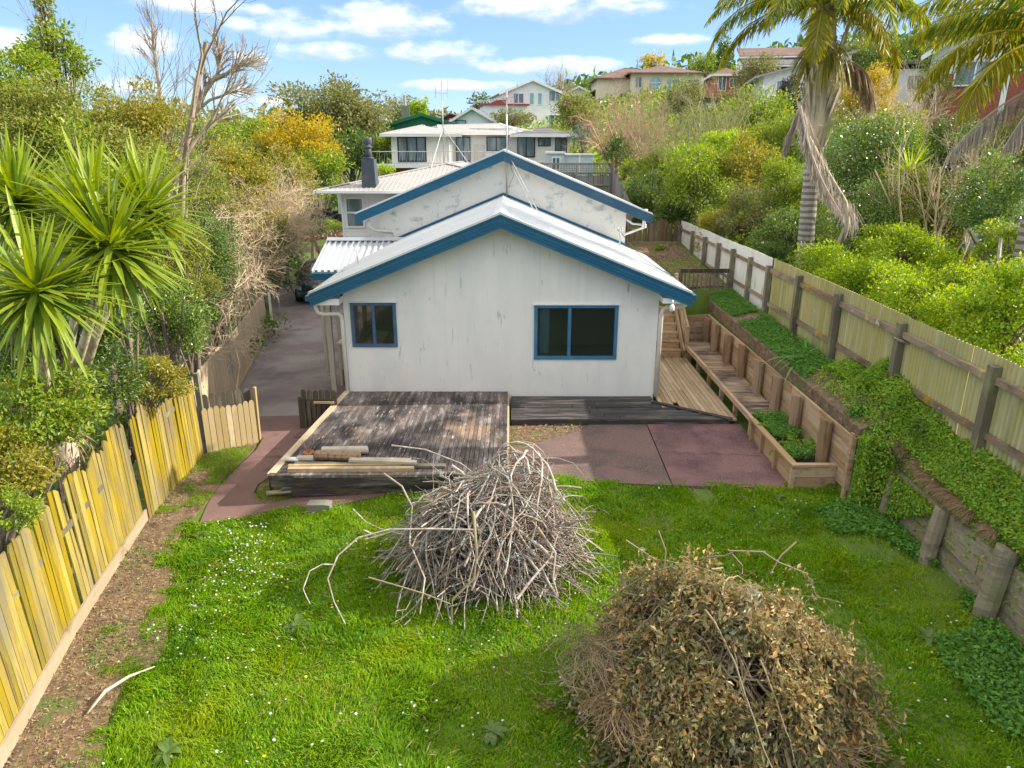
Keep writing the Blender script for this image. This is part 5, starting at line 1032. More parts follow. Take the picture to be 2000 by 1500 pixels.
# ------------------------------------------------------------------ cars
def car(label, loc, rz, paint):
    c = thing('parked_car', label, 'car', loc, rz=rz); W2_ = .88
    prof = [(-.0, .30), (.02, .62), (.12, .74), (.95, .92), (1.75, 1.42), (2.2, 1.47), (3.2, 1.42), (3.95, 1.02), (4.2, .95), (4.25, .55), (4.2, .3)]   # y from the nose back, z
    V, Fc = [], []; n = len(prof)
    secs = ((-1, 0.0), (-.94, .05), (-.5, .08), (0, .09), (.5, .08), (.94, .05), (1, 0.0))
    for sx, up in secs:
        for (y, z) in prof:
            inset = (.17 if z > 1.0 else .0) * abs(sx); nose = .22 * max(0, .5 - y) * abs(sx)
            V.append((sx * (W2_ - inset - nose), y + .28 * sx * sx * (1 if y < .5 else 0) - .15 * sx * sx * (1 if y > 3.9 else 0), z + (up * .6 if z > .6 else 0)))
    for k in range(len(secs) - 1):
        for i in range(n - 1): Fc.append((k * n + i, (k + 1) * n + i, (k + 1) * n + i + 1, k * n + i + 1))
    for k in (0, len(secs) - 1): f = [k * n + i for i in range(n)]; Fc.append(f if k else f[::-1])
    obj('body', V, Fc, paint, c, True, True)
    ws = MB().add([(-.70, 1.02, .985), (.70, 1.02, .985), (.60, 1.72, 1.425), (-.60, 1.72, 1.425), (0, 1.0, 1.04), (0, 1.72, 1.485)], [(0, 4, 5, 3), (4, 1, 2, 5)]); hob('windscreen', ws, 'glass_far', c)
    for s in (-1, 1):
        hob('side_window', MB().add([(s * .80, 1.25, 1.0), (s * .80, 3.5, 1.0), (s * .735, 3.1, 1.38), (s * .735, 1.85, 1.38)], [(0, 1, 2, 3)[::s]]), 'glass', c)
        hob('headlight', MB().prism([(s * .5, .10, .60), (s * .82, .34, .64), (s * .80, .40, .78), (s * .52, .14, .74)][::-s], (0, -.035, 0)), 'lamp_glass', c)
        m_ = hob('mirror', MB().box((s * .93 - .08, 1.22, .98), (s * .93 + .08, 1.32, 1.12)), paint, c)
        for y in (.85, 3.4):
            w_ = hob('wheel', MB().tube([(s * .9, y, .31), (s * .70, y, .31)], .31, 20), 'rubber', c, False); hob('rim', MB().tube([(s * .912, y, .31), (s * .88, y, .31)], .2, 14), 'chrome', w_)
    hob('grille', MB().box((-.42, -.02, .60), (.42, .05, .71)), 'rubber', c); hob('bumper_intake', MB().box((-.55, -.03, .34), (.55, .05, .46)), 'rubber', c); hob('number_plate', MB().box((-.24, -.045, .47), (.24, -.02, .58)), 'plate', c)
    return c
car('dark teal car parked on the driveway, its bonnet showing past the porch roof', (-8.0, 28.4, -.57), .05, 'carpaint')
car('white car parked under the dark carport of the red house', (19.6, 73, 8.75), .3, 'carpaint_w')
# ------------------------------------------------------------------ plants: growing tools
def grow(P, R, n, L, ang, up, rng, K=5, t0=.3, t1=1.0, wob=.12, rfac=.65, tip=.35):
    B, K0, _ = P.shape; pi = rng.integers(0, B, n); t = rng.uniform(t0, t1, n) * (K0 - 1.001); i = np.floor(t).astype(int); f = (t - i)[:, None]
    p = P[pi, i] * (1 - f) + P[pi, i + 1] * f; tan = unitv(P[pi, i + 1] - P[pi, i]); r0 = (R[pi, i] * (1 - f[:, 0]) + R[pi, i + 1] * f[:, 0]) * rfac
    v = rng.normal(size=(n, 3)); v -= tan * (v * tan).sum(1, keepdims=True); v = unitv(v); a = (ang * rng.uniform(.55, 1.3, n))[:, None]
    upv = np.array([0, 0, up]); d = unitv(tan * np.cos(a) + v * np.sin(a) + upv); Ls = (L * rng.uniform(.55, 1.2, n) * (1 - .35 * t / K0))[:, None]
    out = [p]
    for k in range(K - 1): p = p + d * Ls / (K - 1); out.append(p); d = unitv(d + rng.normal(size=(n, 3)) * wob + upv * .15)
    return np.stack(out, 1), r0[:, None] * np.linspace(1, tip, K)[None]
def stems(base, n, L, lean, r, rng, K=7, wob=.08, spread=.15, up=.1):
    p = np.array(base)[None] + np.c_[rng.normal(0, spread, (n, 2)), np.zeros(n)]; az = rng.uniform(0, 2 * np.pi, n); l = lean * np.sqrt(rng.uniform(.05, 1, n))
    d = np.c_[np.cos(az) * np.sin(l), np.sin(az) * np.sin(l), np.cos(l)]; Ls = (L * rng.uniform(.7, 1.1, n))[:, None]; out = [p]
    for k in range(K - 1): p = p + d * Ls / (K - 1); out.append(p); d = unitv(d + rng.normal(size=(n, 3)) * wob + np.array([0, 0, up]))
    return np.stack(out, 1), (r * rng.uniform(.6, 1.1, n))[:, None] * np.linspace(1, .45, K)[None]
def foliage(c, rx, ry, rz, nleaf, L, rng, ncl=None, clr=.30, W=.45, hollow=.25, upn=.5, low=-.75, fold=.2, stray=.17):
    """leaf clumps through an ellipsoid of irregular outline"""
    ncl = ncl or int(np.clip(20 + 13 * rx * rz, 20, 90)); d = unitv(rng.normal(size=(ncl * 3, 3))); d = d[d[:, 2] > low][:ncl]; ncl = len(d)
    rad = rng.uniform(hollow, .92, ncl) ** .7; C = d * rad[:, None] * np.array([rx, ry, rz]); cr = clr * rng.uniform(.55, 1.3, ncl)
    k = rng.choice(ncl, nleaf, p=cr ** 2 / (cr ** 2).sum()); dd = unitv(rng.normal(size=(nleaf, 3))); rr = rng.uniform(0, 1, nleaf) ** .45
    st = rng.random(nleaf) < stray; rr[st] *= rng.uniform(1.1, 1.7, st.sum())
    P = C[k] + dd * (rr * cr[k])[:, None] * np.array([rx, ry, rz]) * np.array([1, 1, .8])
    out = unitv(P / np.array([rx, ry, rz])) ; D = unitv(dd * .7 + out * .4 + rng.normal(size=(nleaf, 3)) * .75 + np.array([0, 0, -.15])); Nn = unitv(out * .6 + np.array([0, 0, upn]) + rng.normal(size=(nleaf, 3)) * .55)
    Ls = L * rng.uniform(.6, 1.25, nleaf); V, Fc = leaves_np(P + np.array(c), D, Nn, Ls, Ls * W, fold)
    return V, Fc, C + np.array(c)
def limbs(base, C, r, rng, K=6):
    """trunk and limbs from base towards the clump centres C"""
    base = np.array(base); top = C.mean(0) * np.array([1, 1, 1]); n = len(C); t = np.linspace(0, 1, K)[:, None]
    tr = base + (top - base) * t + np.c_[rng.normal(0, .03, (K, 2)) * np.linalg.norm(top - base), np.zeros(K)] * np.sin(np.pi * t)
    f = rng.uniform(.3, .95, n); st = base + (top - base) * f[:, None]; mid = (st + C) / 2 + np.array([0, 0, .15]) * np.linalg.norm(C - st, axis=1, keepdims=True)
    s = np.linspace(0, 1, K)[None, :, None]; Pl = st[:, None] * (1 - s) ** 2 + 2 * mid[:, None] * s * (1 - s) + C[:, None] * s ** 2
    Rl = (r * (.55 - .3 * f))[:, None] * np.linspace(1, .25, K)[None]
    return join([tubes_np(tr[None], (r * np.linspace(1.15, .45, K))[None], 8), tubes_np(Pl, Rl, 5)])
GRP = {}
def crownspec(u, v, hw, hh, Y):
    c = at(u, v, Y); s = (Vector((c.x, c.y, c.z - CAM_H))).length / F_PX; return c, hw * s, hh * s
def plant(name, label, cat, u, v, hw, hh, Y, leaf, L, seed, bark='bark', lai=4.2, group=None, trunk=None, nmax=16000, W=.45, flowers=None, dep=.9, bx=None, zbase=None, **kw):
    L *= .86; nmax = int(nmax * 1.25); rng = np.random.default_rng(seed); c, rx, rz = crownspec(u, v, hw, hh, Y); zb = gz(c.x, c.y) if zbase is None else zbase
    t = thing(name, label, cat, (c.x, c.y, zb), group); n = int(min(nmax, lai * math.pi * rx * rz / (.5 * L * L * W)))
    V, Fc, C = foliage(c, rx, rx * dep, rz, n, L, rng, W=W, **kw); tr = cat == 'tree'
    obj('crown' if tr else 'foliage', V, Fc, leaf, t)
    b = np.array((c.x if bx is None else bx, c.y, (zb if bx is None else gz(bx, c.y)) - .1)); Vb, Fb = limbs(b, C[rng.random(len(C)) < .6] if len(C) > 30 else C, trunk or (.035 + .03 * rx), rng); obj('trunk' if tr else 'stem', Vb, Fb, bark, t, True)
    if flowers:
        m, nf, sz = flowers; V, Fc, _ = foliage(c, rx * 1.03, rx * dep * 1.03, rz * 1.03, nf, sz, rng, W=.9, hollow=.7); obj('blossom', V, Fc, m, t)['kind'] = 'stuff'
    return t
def bare(name, label, cat, base, H, seed, mat_, n=(6, 30, 160, 700), lean=.6, r=.06, L=(1, .55, .32, .18), up=.10, group=None, ang=.6, wob=.1, spread=.12, sides=4, leaf=None, Kp=7):
    rng = np.random.default_rng(seed); P, R = stems(base, n[0], H * L[0], lean, r, rng, spread=spread, wob=wob, up=up, K=Kp); parts = [tubes_np(P, R, 6)]; lev = [(P, R)]
    for k in range(1, len(n)):
        p0, r0 = lev[-1] if k == 1 or rng.random() < .99 else lev[0]; P, R = grow(p0, r0, n[k], H * L[k], ang, up, rng, K=5 if k < 3 else 4, wob=wob * 1.3, t0=.25); R = np.maximum(R, .0035); lev.append((P, R)); parts.append(tubes_np(P, R, sides if k < 2 else 3))
    t = thing(name, label, cat, base, group); V, Fc = join(parts[:2]); obj('trunk' if cat == 'tree' else 'stem', V, Fc, mat_, t, True)
    V, Fc = join(parts[2:]); obj('twigs', V, Fc, mat_, t)['kind'] = 'stuff'
    if leaf:
        m, nl, L_ = leaf; P = lev[-1][0]; k = rng.integers(0, len(P), nl); q = P[k, rng.integers(1, P.shape[1], nl)] + rng.normal(0, .03, (nl, 3))
        V, Fc = leaves_np(q, rng.normal(size=(nl, 3)), rng.normal(size=(nl, 3)) + np.array([0, 0, .6]), L_ * rng.uniform(.6, 1.3, nl), .5 * L_ * np.ones(nl)); obj('leaves', V, Fc, m, t)['kind'] = 'stuff'
    return t
def GB(u, vtop, Y, k=1.0):
    p = at(u, vtop, Y); z = gz(p.x, p.y); return (p.x, p.y, z - .05), (p.z - z) * k
def G(u, v, Y): p = at(u, v, Y); return (p.x, p.y, gz(p.x, p.y) - .05)

# ------------------------------------------------------------------ left side
LT = 'trees and bushes beyond the left fences'
plant('evergreen_tree', 'dense rounded evergreen tuft rising into the sky at the far upper left', 'tree', 100, 112, 58, 60, 15, 'ev_mid', .11, 1, group=LT, trunk=.09)
plant('evergreen_tree', 'thin pale leaved spire above the rounded evergreen at the upper left', 'tree', 88, 30, 20, 45, 15.2, 'ev_small', .10, 2, group=LT, lai=2.4, trunk=.05)
plant('evergreen_tree', 'dark evergreen at the left edge below the rounded tuft', 'tree', 28, 190, 80, 75, 14, 'ev_mid', .11, 3, group=LT, trunk=.1)
plant('shrub', 'yellow green small leaved shrub behind the yucca crowns at the left edge', 'shrub', 20, 290, 110, 90, 13, 'ev_small', .085, 4, group=LT)
plant('shrub', 'broad small leaved shrub above the middle of the yucca', 'shrub', 150, 240, 115, 80, 13.5, 'ev_small', .085, 5, group=LT, nmax=19000)
plant('shrub', 'green and yellow shrub between the yucca and the leaning bare tree', 'shrub', 262, 255, 75, 85, 15, 'ev_orange', .10, 6, group=LT)
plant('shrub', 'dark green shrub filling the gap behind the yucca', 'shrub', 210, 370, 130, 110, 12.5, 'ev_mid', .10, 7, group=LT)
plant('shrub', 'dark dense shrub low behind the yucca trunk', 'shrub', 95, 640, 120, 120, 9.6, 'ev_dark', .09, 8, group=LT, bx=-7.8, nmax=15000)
plant('shrub', 'glossy dark green shrub right of the yucca above the tan gate', 'shrub', 318, 620, 75, 105, 13.2, 'ev_gloss', .07, 9, group=LT, nmax=20000)
plant('shrub', 'pale glinting shrub below the right end of the yucca', 'shrub', 345, 520, 70, 85, 14.5, 'ev_small', .07, 10, group=LT, nmax=17000)
plant('shrub', 'dark round shrub below the bare brown bushes', 'shrub', 400, 505, 62, 115, 17.3, 'ev_dark', .075, 11, group=LT, nmax=20000)
plant('shrub', 'low yellowish shrub poking over the lichen covered fence near the gate', 'shrub', 295, 750, 60, 45, 11.6, 'ev_orange', .07, 12, group=LT, bx=-7.2)
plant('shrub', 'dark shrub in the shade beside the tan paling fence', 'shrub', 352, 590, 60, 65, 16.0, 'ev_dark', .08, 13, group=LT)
plant('shrub', 'dense dark ivy clad bush overhanging the driveway', 'shrub', 505, 512, 78, 70, 28.5, 'ev_dark', .12, 14, group=LT, nmax=17000)
plant('shrub', 'orange tipped shrub above the driveway bend', 'shrub', 545, 425, 58, 72, 33, 'ev_orange', .15, 15, group=LT)
plant('shrub', 'rounded broad leaved shrub spilling over the lower left fence', 'shrub', 50, 800, 110, 75, 8.3, 'ev_mid', .085, 16, group=LT, bx=-7.3, nmax=15000, W=.5)
plant('shrub', 'bright leaved shrub hanging over the fence at the left edge', 'shrub', 30, 905, 90, 55, 7.6, 'ev_orange', .07, 17, group=LT, bx=-7.2)
plant('shrub', 'small grey leaved branch tips over the fence at the lower left edge', 'shrub', 20, 990, 45, 32, 6.9, 'ev_mid', .06, 18, group=LT, bx=-7.0)
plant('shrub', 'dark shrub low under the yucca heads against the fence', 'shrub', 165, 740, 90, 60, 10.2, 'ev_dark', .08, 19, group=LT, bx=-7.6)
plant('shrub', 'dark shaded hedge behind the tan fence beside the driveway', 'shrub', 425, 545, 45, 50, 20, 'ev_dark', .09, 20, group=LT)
plant('autumn_tree', 'bright yellow autumn tree left of the big dark evergreen', 'tree', 590, 278, 72, 62, 38, 'ev_yellow', .22, 21, group=LT, W=.4)
plant('evergreen_tree', 'green lower tree under the yellow autumn tree', 'tree', 615, 345, 58, 58, 36, 'ev_mid', .19, 22, group=LT)
plant('evergreen_tree', 'orange green tree beside the bare bushes below the yellow tree', 'tree', 560, 345, 50, 50, 34, 'ev_orange', .17, 23, group=LT)
plant('evergreen_tree', 'big dark dome shaped evergreen left of the cream house', 'tree', 658, 238, 108, 76, 58, 'ev_olive', .36, 24, group=LT, nmax=20000, trunk=.35, clr=.34, ncl=70, lai=8, stray=.04)
plant('evergreen_tree', 'dark lower skirt of trees under the big dome shaped evergreen', 'tree', 690, 300, 70, 40, 52, 'ev_dark', .32, 25, group=LT)
bare('bare_tree', 'tall forked bare tree with pale lichened limbs at the upper left', 'tree', *GB(232, -20, 16.5, .85), 31, 'bark_pale', n=(2, 9, 46, 200), lean=.22, r=.10, L=(1, .42, .22, .11), group=LT, up=.12, wob=.13, ang=.5)
bare('bare_tree', 'thin bare tree just left of the tall forked bare tree', 'tree', *GB(196, 30, 17.5, .85), 32, 'bark_pale', n=(3, 16, 70, 260), lean=.25, r=.06, L=(.95, .4, .22, .12), group=LT, up=.12, wob=.1, ang=.42)
bare('bare_tree', 'crooked bare tree leaning right with a long side limb', 'tree', *GB(330, 90, 18, .8), 33, 'bark_pale', n=(2, 16, 100, 420), lean=.4, r=.10, L=(1, .45, .24, .12), group=LT, up=.06, wob=.16, ang=.6)
P = np.array([[at(u, v, 18) for u, v in ((325, 520), (345, 330), (372, 245), (400, 180), (425, 145), (432, 110), (418, 65))], [at(u, v, 18) for u, v in ((405, 165), (420, 152), (440, 145), (452, 136), (462, 130), (472, 125), (478, 122))],
              [at(u, v, 18) for u, v in ((325, 500), (318, 330), (318, 215), (308, 150), (303, 112), (298, 80), (297, 48))], [at(u, v, 18) for u, v in ((385, 215), (410, 195), (432, 188), (440, 184), (450, 181), (458, 178), (464, 176))]])
R = np.array([.09, .05, .06, .04])[:, None] * np.linspace(1, .3, 7)[None]; rng = np.random.default_rng(8); p2, r2 = grow(P, R, 90, .75, .6, .1, rng, t0=.4); p3, r3 = grow(p2, r2, 420, .34, .6, .1, rng, K=4)
t = thing('bare_tree', 'lichened bare tree whose two crooked arms reach highest against the clouds', 'tree', tuple(P[0][0]), LT); V, Fc = tubes_np(P, R, 7); obj('trunk', V, Fc, 'bark_pale', t, True)
V, Fc = join([tubes_np(p2, np.maximum(r2, .008), 4), tubes_np(p3, np.maximum(r3, .005), 3)]); obj('twigs', V, Fc, 'bark_pale', t)['kind'] = 'stuff'
TW = (11, 80, 520, 2400)
bare('bare_bush', 'large pale brown leafless bush right of the yucca', 'bush', *GB(425, 235, 26, .8), 41, 'twig_pale', n=TW, ang=.95, wob=.2, up=.03, lean=.3, r=.045, L=(.85, .26, .17, .1), group=LT, spread=.8)
bare('bare_bush', 'pale leafless bush in front of the yellow autumn tree', 'bush', *GB(490, 300, 31, .82), 42, 'twig_pale', n=TW, ang=.95, wob=.2, up=.03, lean=.45, r=.045, L=(.9, .5, .3, .17), group=LT, spread=.5)
bare('bare_bush', 'pale tan leafless bush beside the driveway bend below the yellow autumn tree', 'bush', *GB(508, 275, 31, .82), 47, 'twig_pale', n=TW, ang=.9, wob=.18, up=.03, lean=.4, r=.045, L=(.88, .36, .22, .13), group=LT, spread=.5)
bare('bare_bush', 'tangled leafless bush under the crooked bare tree', 'bush', *GB(335, 225, 17, .8), 43, 'twig_pale', n=TW, ang=.95, wob=.2, up=.03, lean=.3, r=.045, L=(.85, .26, .17, .1), group=LT, spread=.5)
bare('bare_bush', 'low twiggy bush above the dark driveway hedge', 'bush', *GB(435, 400, 26, .85), 44, 'twig_pale', n=TW, ang=.95, wob=.2, up=.03, lean=.45, r=.035, L=(.9, .5, .3, .17), group=LT, spread=.4)
plant('shrub', 'dense dark bush filling the corner behind the tan paling fence', 'shrub', 405, 500, 70, 80, 19.5, 'ev_dark', .085, 53, group=LT, nmax=18000)
plant('shrub', 'green bushy mass behind the large bare bush', 'shrub', 440, 345, 85, 60, 28, 'ev_orange', .16, 48, group=LT)
plant('shrub', 'green bushy mass under the crooked bare tree', 'shrub', 320, 335, 80, 60, 24, 'ev_mid', .14, 49, group=LT)
plant('shrub', 'mixed green bushes between the large bare bush and the orange tree', 'shrub', 500, 320, 60, 50, 38, 'ev_small', .18, 50, group=LT)
plant('shrub', 'low green bushes behind the driveway hedge', 'shrub', 470, 430, 70, 60, 27, 'ev_orange', .14, 51, group=LT)
plant('shrub', 'yellow green shrub low beside the bare bushes', 'shrub', 395, 380, 60, 55, 21, 'ev_small', .11, 52, group=LT)
plant('shrub', 'far green tree left of the bare bushes on the left skyline', 'tree', 395, 262, 60, 30, 60, 'ev_mid', .35, 45, group=LT)
plant('shrub', 'far dark tree under the crooked bare tree on the left skyline', 'tree', 330, 268, 60, 30, 62, 'ev_olive', .35, 46, group=LT)
plant('shrub', 'far mixed green tree between the bare bushes and the yellow tree', 'tree', 500, 262, 50, 28, 65, 'ev_mid', .35, 47, group=LT)

# yucca with its great leaves, each a part
def strap_mesh(name, m, L, W, droop, fold=.18, seg=7, tipw=.06):
    V, Fc = [], []
    for i in range(seg + 1):
        f = i / seg; a = droop * f * f; x = L * f * (1 - .22 * droop * f * f); z = -L * .5 * a * f
        w = W * (min(1, .45 + 2.2 * f) if f < .3 else 1.0) * (1 - max(0, (f - .45) / .55) ** 1.5 * (1 - tipw)); V += [(x, -w / 2, z + fold * w), (x, 0, z), (x, w / 2, z + fold * w)]
    for i in range(seg): a = i * 3; Fc += [(a, a + 1, a + 4, a + 3), (a + 1, a + 2, a + 5, a + 4)]
    me = np_mesh(name, V, Fc); me.materials.append(M[m]); return me
def put_leaf(parent, me, p, d, s=1.0, up=(0, 0, 1)):
    d = Vector(d).normalized(); up = Vector(up); y = up.cross(d)
    if y.length < .05: y = Vector((1, 0, 0)).cross(d)
    y.normalize(); z = d.cross(y); o = bpy.data.objects.new('leaf', me); _link(o, parent)
    o.matrix_basis = Matrix.Translation(Vector(p) - LOC[parent]) @ Matrix((d, y, z)).transposed().to_4x4() @ Matrix.Diagonal((s, s, s, 1)); return o
YM = [strap_mesh('yucca_leaf', 'yucca', 1.0, .078, dr, .14) for dr in (.0, .07, .18, .36)]
r_ = random.Random(21)
def rosette(t, c, n, L, meshes, tilt=(0, 0, 1), low=-.75):
    tilt = Vector(tilt).normalized(); q = Vector((0, 0, 1)).rotation_difference(tilt)
    for i in range(n):
        z = 1 - (1 - low) * ((i + .5) / n) ** .8; a = i * 2.39996 + r_.uniform(-.2, .2); rr = math.sqrt(max(0, 1 - z * z)); d = q @ Vector((rr * math.cos(a), rr * math.sin(a), z))
        k = 0 if z > .6 else (1 if z > .25 else r_.choice((1, 2))) if z > -.2 else r_.choice((2, 3)); put_leaf(t, meshes[k], Vector(c) + d * .05 - tilt * (.25 * (1 - z) * .5), d, L * r_.uniform(.82, 1.08) * (1 if z < .8 else .85))
heads = [(25, 372, 8.7, 50, .88, (-.1, -.1, 1)), (178, 392, 8.2, 56, .92, (0, -.15, 1)), (285, 392, 8.8, 52, .9, (.25, -.1, 1)), (215, 470, 7.7, 60, .96, (.35, -.55, .7)), (62, 548, 6.9, 60, .9, (0, -.4, .9)), ]
hp = [at(*h[:3]) for h in heads]; yb = Vector((-6.9, 10.1, -.5)); t = thing('yucca', 'big yucca with long yellow green sword leaves leaning over the left fence', 'yucca', yb)
for h, p in zip(heads, hp): rosette(t, p, h[3], h[4], YM, h[5])
def rosette_mass(t, heads, n, m):
    V, Fc, k = [], [], 0
    for c, L, tilt in heads:
        tilt = Vector(tilt).normalized(); qq = Vector((0, 0, 1)).rotation_difference(tilt)
        for i in range(n):
            z = r_.uniform(-.8, .97); a = r_.uniform(0, 6.283); rr = math.sqrt(1 - z * z); d = qq @ Vector((rr * math.cos(a), rr * math.sin(a), z)); me = YM[0 if z > .6 else r_.choice((1, 2)) if z > -.1 else r_.choice((2, 3))]
            up = Vector((0, 0, 1)); y = up.cross(d); y = y.normalized() if y.length > .05 else Vector((1, 0, 0)); zz = d.cross(y); s_ = L * r_.uniform(.75, 1.0); p = Vector(c) - tilt * .15
            for v in me.vertices: V.append(p + (d * v.co.x + y * v.co.y + zz * v.co.z) * s_)
            for f in me.polygons: Fc.append([j + k for j in f.vertices])
            k = len(V)
    o = obj('leaves', V, Fc, m, t); o['kind'] = 'stuff'
rosette_mass(t, [(p, h[4], h[5]) for h, p in zip(heads, hp)], 150, 'yucca')
fork = Vector((-6.6, 9.7, 1.6)); b = MB().tube([yb, yb + Vector((.06, -.1, .9)), fork], [.2, .17, .15], 10)
for p in hp: b.tube([fork - Vector((0, 0, .1)), (fork + p) / 2 + Vector((-.2, .15, -.25)), p + Vector((0, 0, -.12))], [.10, .06, .045], 8)
b.obj('trunk', 'palm_sheath', t, True)
rng = np.random.default_rng(5); Q = []
for p in hp: Q.append(np.array(p) + rng.normal(0, .07, (26, 3)) - np.array([0, 0, .25]))
Q.append(np.array(fork) + rng.normal(0, .16, (170, 3)) - np.array([0, 0, .5]) * rng.uniform(-2.4, 2.2, (170, 1)))
Q = np.concatenate(Q); D = np.c_[rng.normal(0, .35, (len(Q), 2)), -np.ones(len(Q))]; V, Fc = leaves_np(Q, D, rng.normal(size=(len(Q), 3)), rng.uniform(.35, .8, len(Q)), np.full(len(Q), .03)); obj('dead_leaves', V, Fc, 'palm_dead', t)['kind'] = 'stuff'
t = thing('dead_leaf', 'pale fallen yucca leaf curled on the bare soil by the left fence', 'leaf', (-4.6, 6.6, -.5)); MB().tube([(-4.72, 6.35, -.48), (-4.66, 6.62, -.42), (-4.5, 6.85, -.41), (-4.3, 7.05, -.44)], [.012, .022, .018, .006], 5).obj('blade', 'pale_wood', t, True)

# ------------------------------------------------------------------ right side: palms
def frond(parent, base, az, e0, bend, L, m, nl=95, ll=.62, hang=.75, seed=0, lw=.03, rr=.028, name='frond', s0=.14, twist=0):
    rng = np.random.default_rng(seed); K = 15; p = Vector(base); pts = [p.copy()]; tans = []
    for k in range(K - 1):
        a = e0 - bend * (k / (K - 2)) ** 1.15; z = az + twist * k / K; d = Vector((math.sin(z) * math.cos(a), math.cos(z) * math.cos(a), math.sin(a))); p = p + d * (L / (K - 1)); pts.append(p.copy()); tans.append(d)
    tans.append(tans[-1]); P = np.array([tuple(q) for q in pts]); T = np.array([tuple(q) for q in tans])
    V1, F1 = tubes_np(P[None], (rr * np.linspace(1, .2, K))[None], 5); s = np.repeat(np.linspace(s0, .99, nl), 2); sg = np.tile([1, -1], nl) * 1.0; x = s * (K - 1.001); i = np.floor(x).astype(int); f = (x - i)[:, None]
    q = P[i] * (1 - f) + P[i + 1] * f; tn = T[i]; sd = unitv(np.cross(tn, np.array([0, 0, 1.]))) * sg[:, None]; h = hang * rng.uniform(.6, 1.25, len(s))
    D = unitv(sd * .75 + tn * .45 + rng.normal(size=(len(s), 3)) * .16 + np.array([0, 0, -1.]) * h[:, None]); Ls = ll * (np.sin(np.clip(s * 1.05, 0, 1) * np.pi * .86 + .25) ** .7) * rng.uniform(.8, 1.1, len(s))
    V2, F2 = leaves_np(q, D, unitv(sd + rng.normal(size=(len(s), 3)) * .4 + np.array([0, 0, .3])), Ls, np.full(len(s), lw), .15, .1)
    Vt, Ft = join([(V2, F2)]); V = np.concatenate([V1, V2]); o = obj(name, V, [F1, F2 + len(V1)], m, parent); return o
pb = at(1578, 492, 18.5); pb.z = gz(pb.x, pb.y) - .1; pc = at(1612, 15, 18.5)
palm = thing('palm_tree', 'tall palm with a ringed trunk and a dry papery sheath under its drooping crown', 'palm', pb)
mid1, mid2 = at(1592, 330, 18.5), at(1603, 180, 18.5)
MB().tube([pb, at(1578, 420, 18.5), at(1585, 350, 18.5), at(1592, 290, 18.5)], [.215, .20, .20, .18], 14).obj('trunk', 'palm_trunk', palm, True)
MB().tube([at(1592, 300, 18.5), at(1592, 275, 18.5), at(1596, 225, 18.5), at(1602, 160, 18.5), at(1612, 80, 18.5), at(1613, 10, 18.5)], [.19, .23, .29, .30, .25, .2], 14).obj('sheath', 'palm_sheath', palm, True)
rng = np.random.default_rng(9)
for k in range(40):   # broken boots round the crown shaft
    a = rng.uniform(0, 6.28); z0 = rng.uniform(-.5, 1.7); c0 = at(1600, 200, 18.5) + Vector((.25 * math.cos(a), .25 * math.sin(a), z0 - .7)); c1 = c0 + Vector((.22 * math.cos(a), .22 * math.sin(a), rng.uniform(.5, 1.1)))
    MB().bar(c0, c1, rng.uniform(.06, .2), .025, (math.cos(a), math.sin(a), .2)).obj('leaf_base', 'palm_sheath', palm)
for k, (az, e0, bend, L, m) in enumerate([(-1.45, .55, 1.9, 3.3, 'palm_green'), (-1.75, .85, 1.8, 3.2, 'palm_green'), (-1.1, .75, 1.7, 3.2, 'palm_green'), (-2.3, .5, 1.7, 3.0, 'palm_green'), (-2.9, .7, 1.9, 3.0, 'palm_green'), (2.9, .5, 1.8, 3.0, 'palm_green'), (2.4, .75, 1.8, 3.1, 'palm_green'),
        (1.9, .5, 1.9, 3.2, 'palm_green'), (1.5, .6, 2.0, 3.3, 'palm_green'), (1.2, .85, 1.8, 3.3, 'palm_green'), (.8, .6, 1.7, 3.1, 'palm_green'), (.2, .8, 1.7, 3.1, 'palm_green'), (-.5, .8, 1.7, 3.1, 'palm_green'), (1.7, .9, 1.6, 3.2, 'palm_green'), (-1.6, 1.1, 1.5, 3.2, 'palm_green'), (3.1, 1.05, 1.6, 3.1, 'palm_green'),
        (-2.0, 1.2, 1.4, 3.0, 'palm_green'), (2.1, 1.2, 1.4, 3.0, 'palm_green'), (-1.3, .2, 1.5, 2.9, 'palm_yellow'), (2.6, .1, 1.6, 2.4, 'palm_yellow'), (1.45, .15, 1.75, 3.0, 'palm_yellow'), (-2.7, .05, 1.5, 2.3, 'palm_yellow')]):
    frond(palm, pc + Vector((0, 0, -.1 + .03 * (k % 5))), az, e0, bend, L, m, seed=k, nl=120, ll=.62, lw=.021)
nS = 260; P = np.zeros((nS, 6, 3)); a = rng.uniform(0, 6.283, nS); c0 = np.array(at(1608, 95, 18.4)); t_ = np.linspace(0, 1, 6); ln = rng.uniform(.5, 1.35, nS); sp_ = rng.uniform(.25, .75, nS)
for k in range(6): P[:, k] = c0 + np.c_[np.cos(a) * sp_ * t_[k] ** .6, np.sin(a) * sp_ * t_[k] ** .6, .25 * t_[k] - ln * t_[k] ** 1.8]
V, Fc = tubes_np(P, np.full((nS, 6), .008), 3); obj('flower_stalks', V, Fc, 'palm_yellow', palm)['kind'] = 'stuff'
frond(palm, at(1575, 185, 18.3), -.7, -1.1, .35, 1.4, 'palm_grey', seed=60, ll=.5, hang=2.2, lw=.02, name='dead_frond')
o = frond(palm, at(1563, 205, 18.0), 2.55, -1.25, -.35, 2.9, 'palm_grey', seed=61, nl=120, ll=.55, hang=2.6, lw=.018, rr=.035, name='dead_frond', s0=.05, twist=-.9)
MB().tube([at(1562, 200, 18.1), at(1580, 270, 18.0), at(1612, 330, 17.95), at(1652, 395, 17.9), at(1655, 440, 17.85), at(1640, 475, 17.85)], [.07, .05, .05, .045, .07, .09], 7).obj('dead_frond', 'palm_sheath', palm, True)
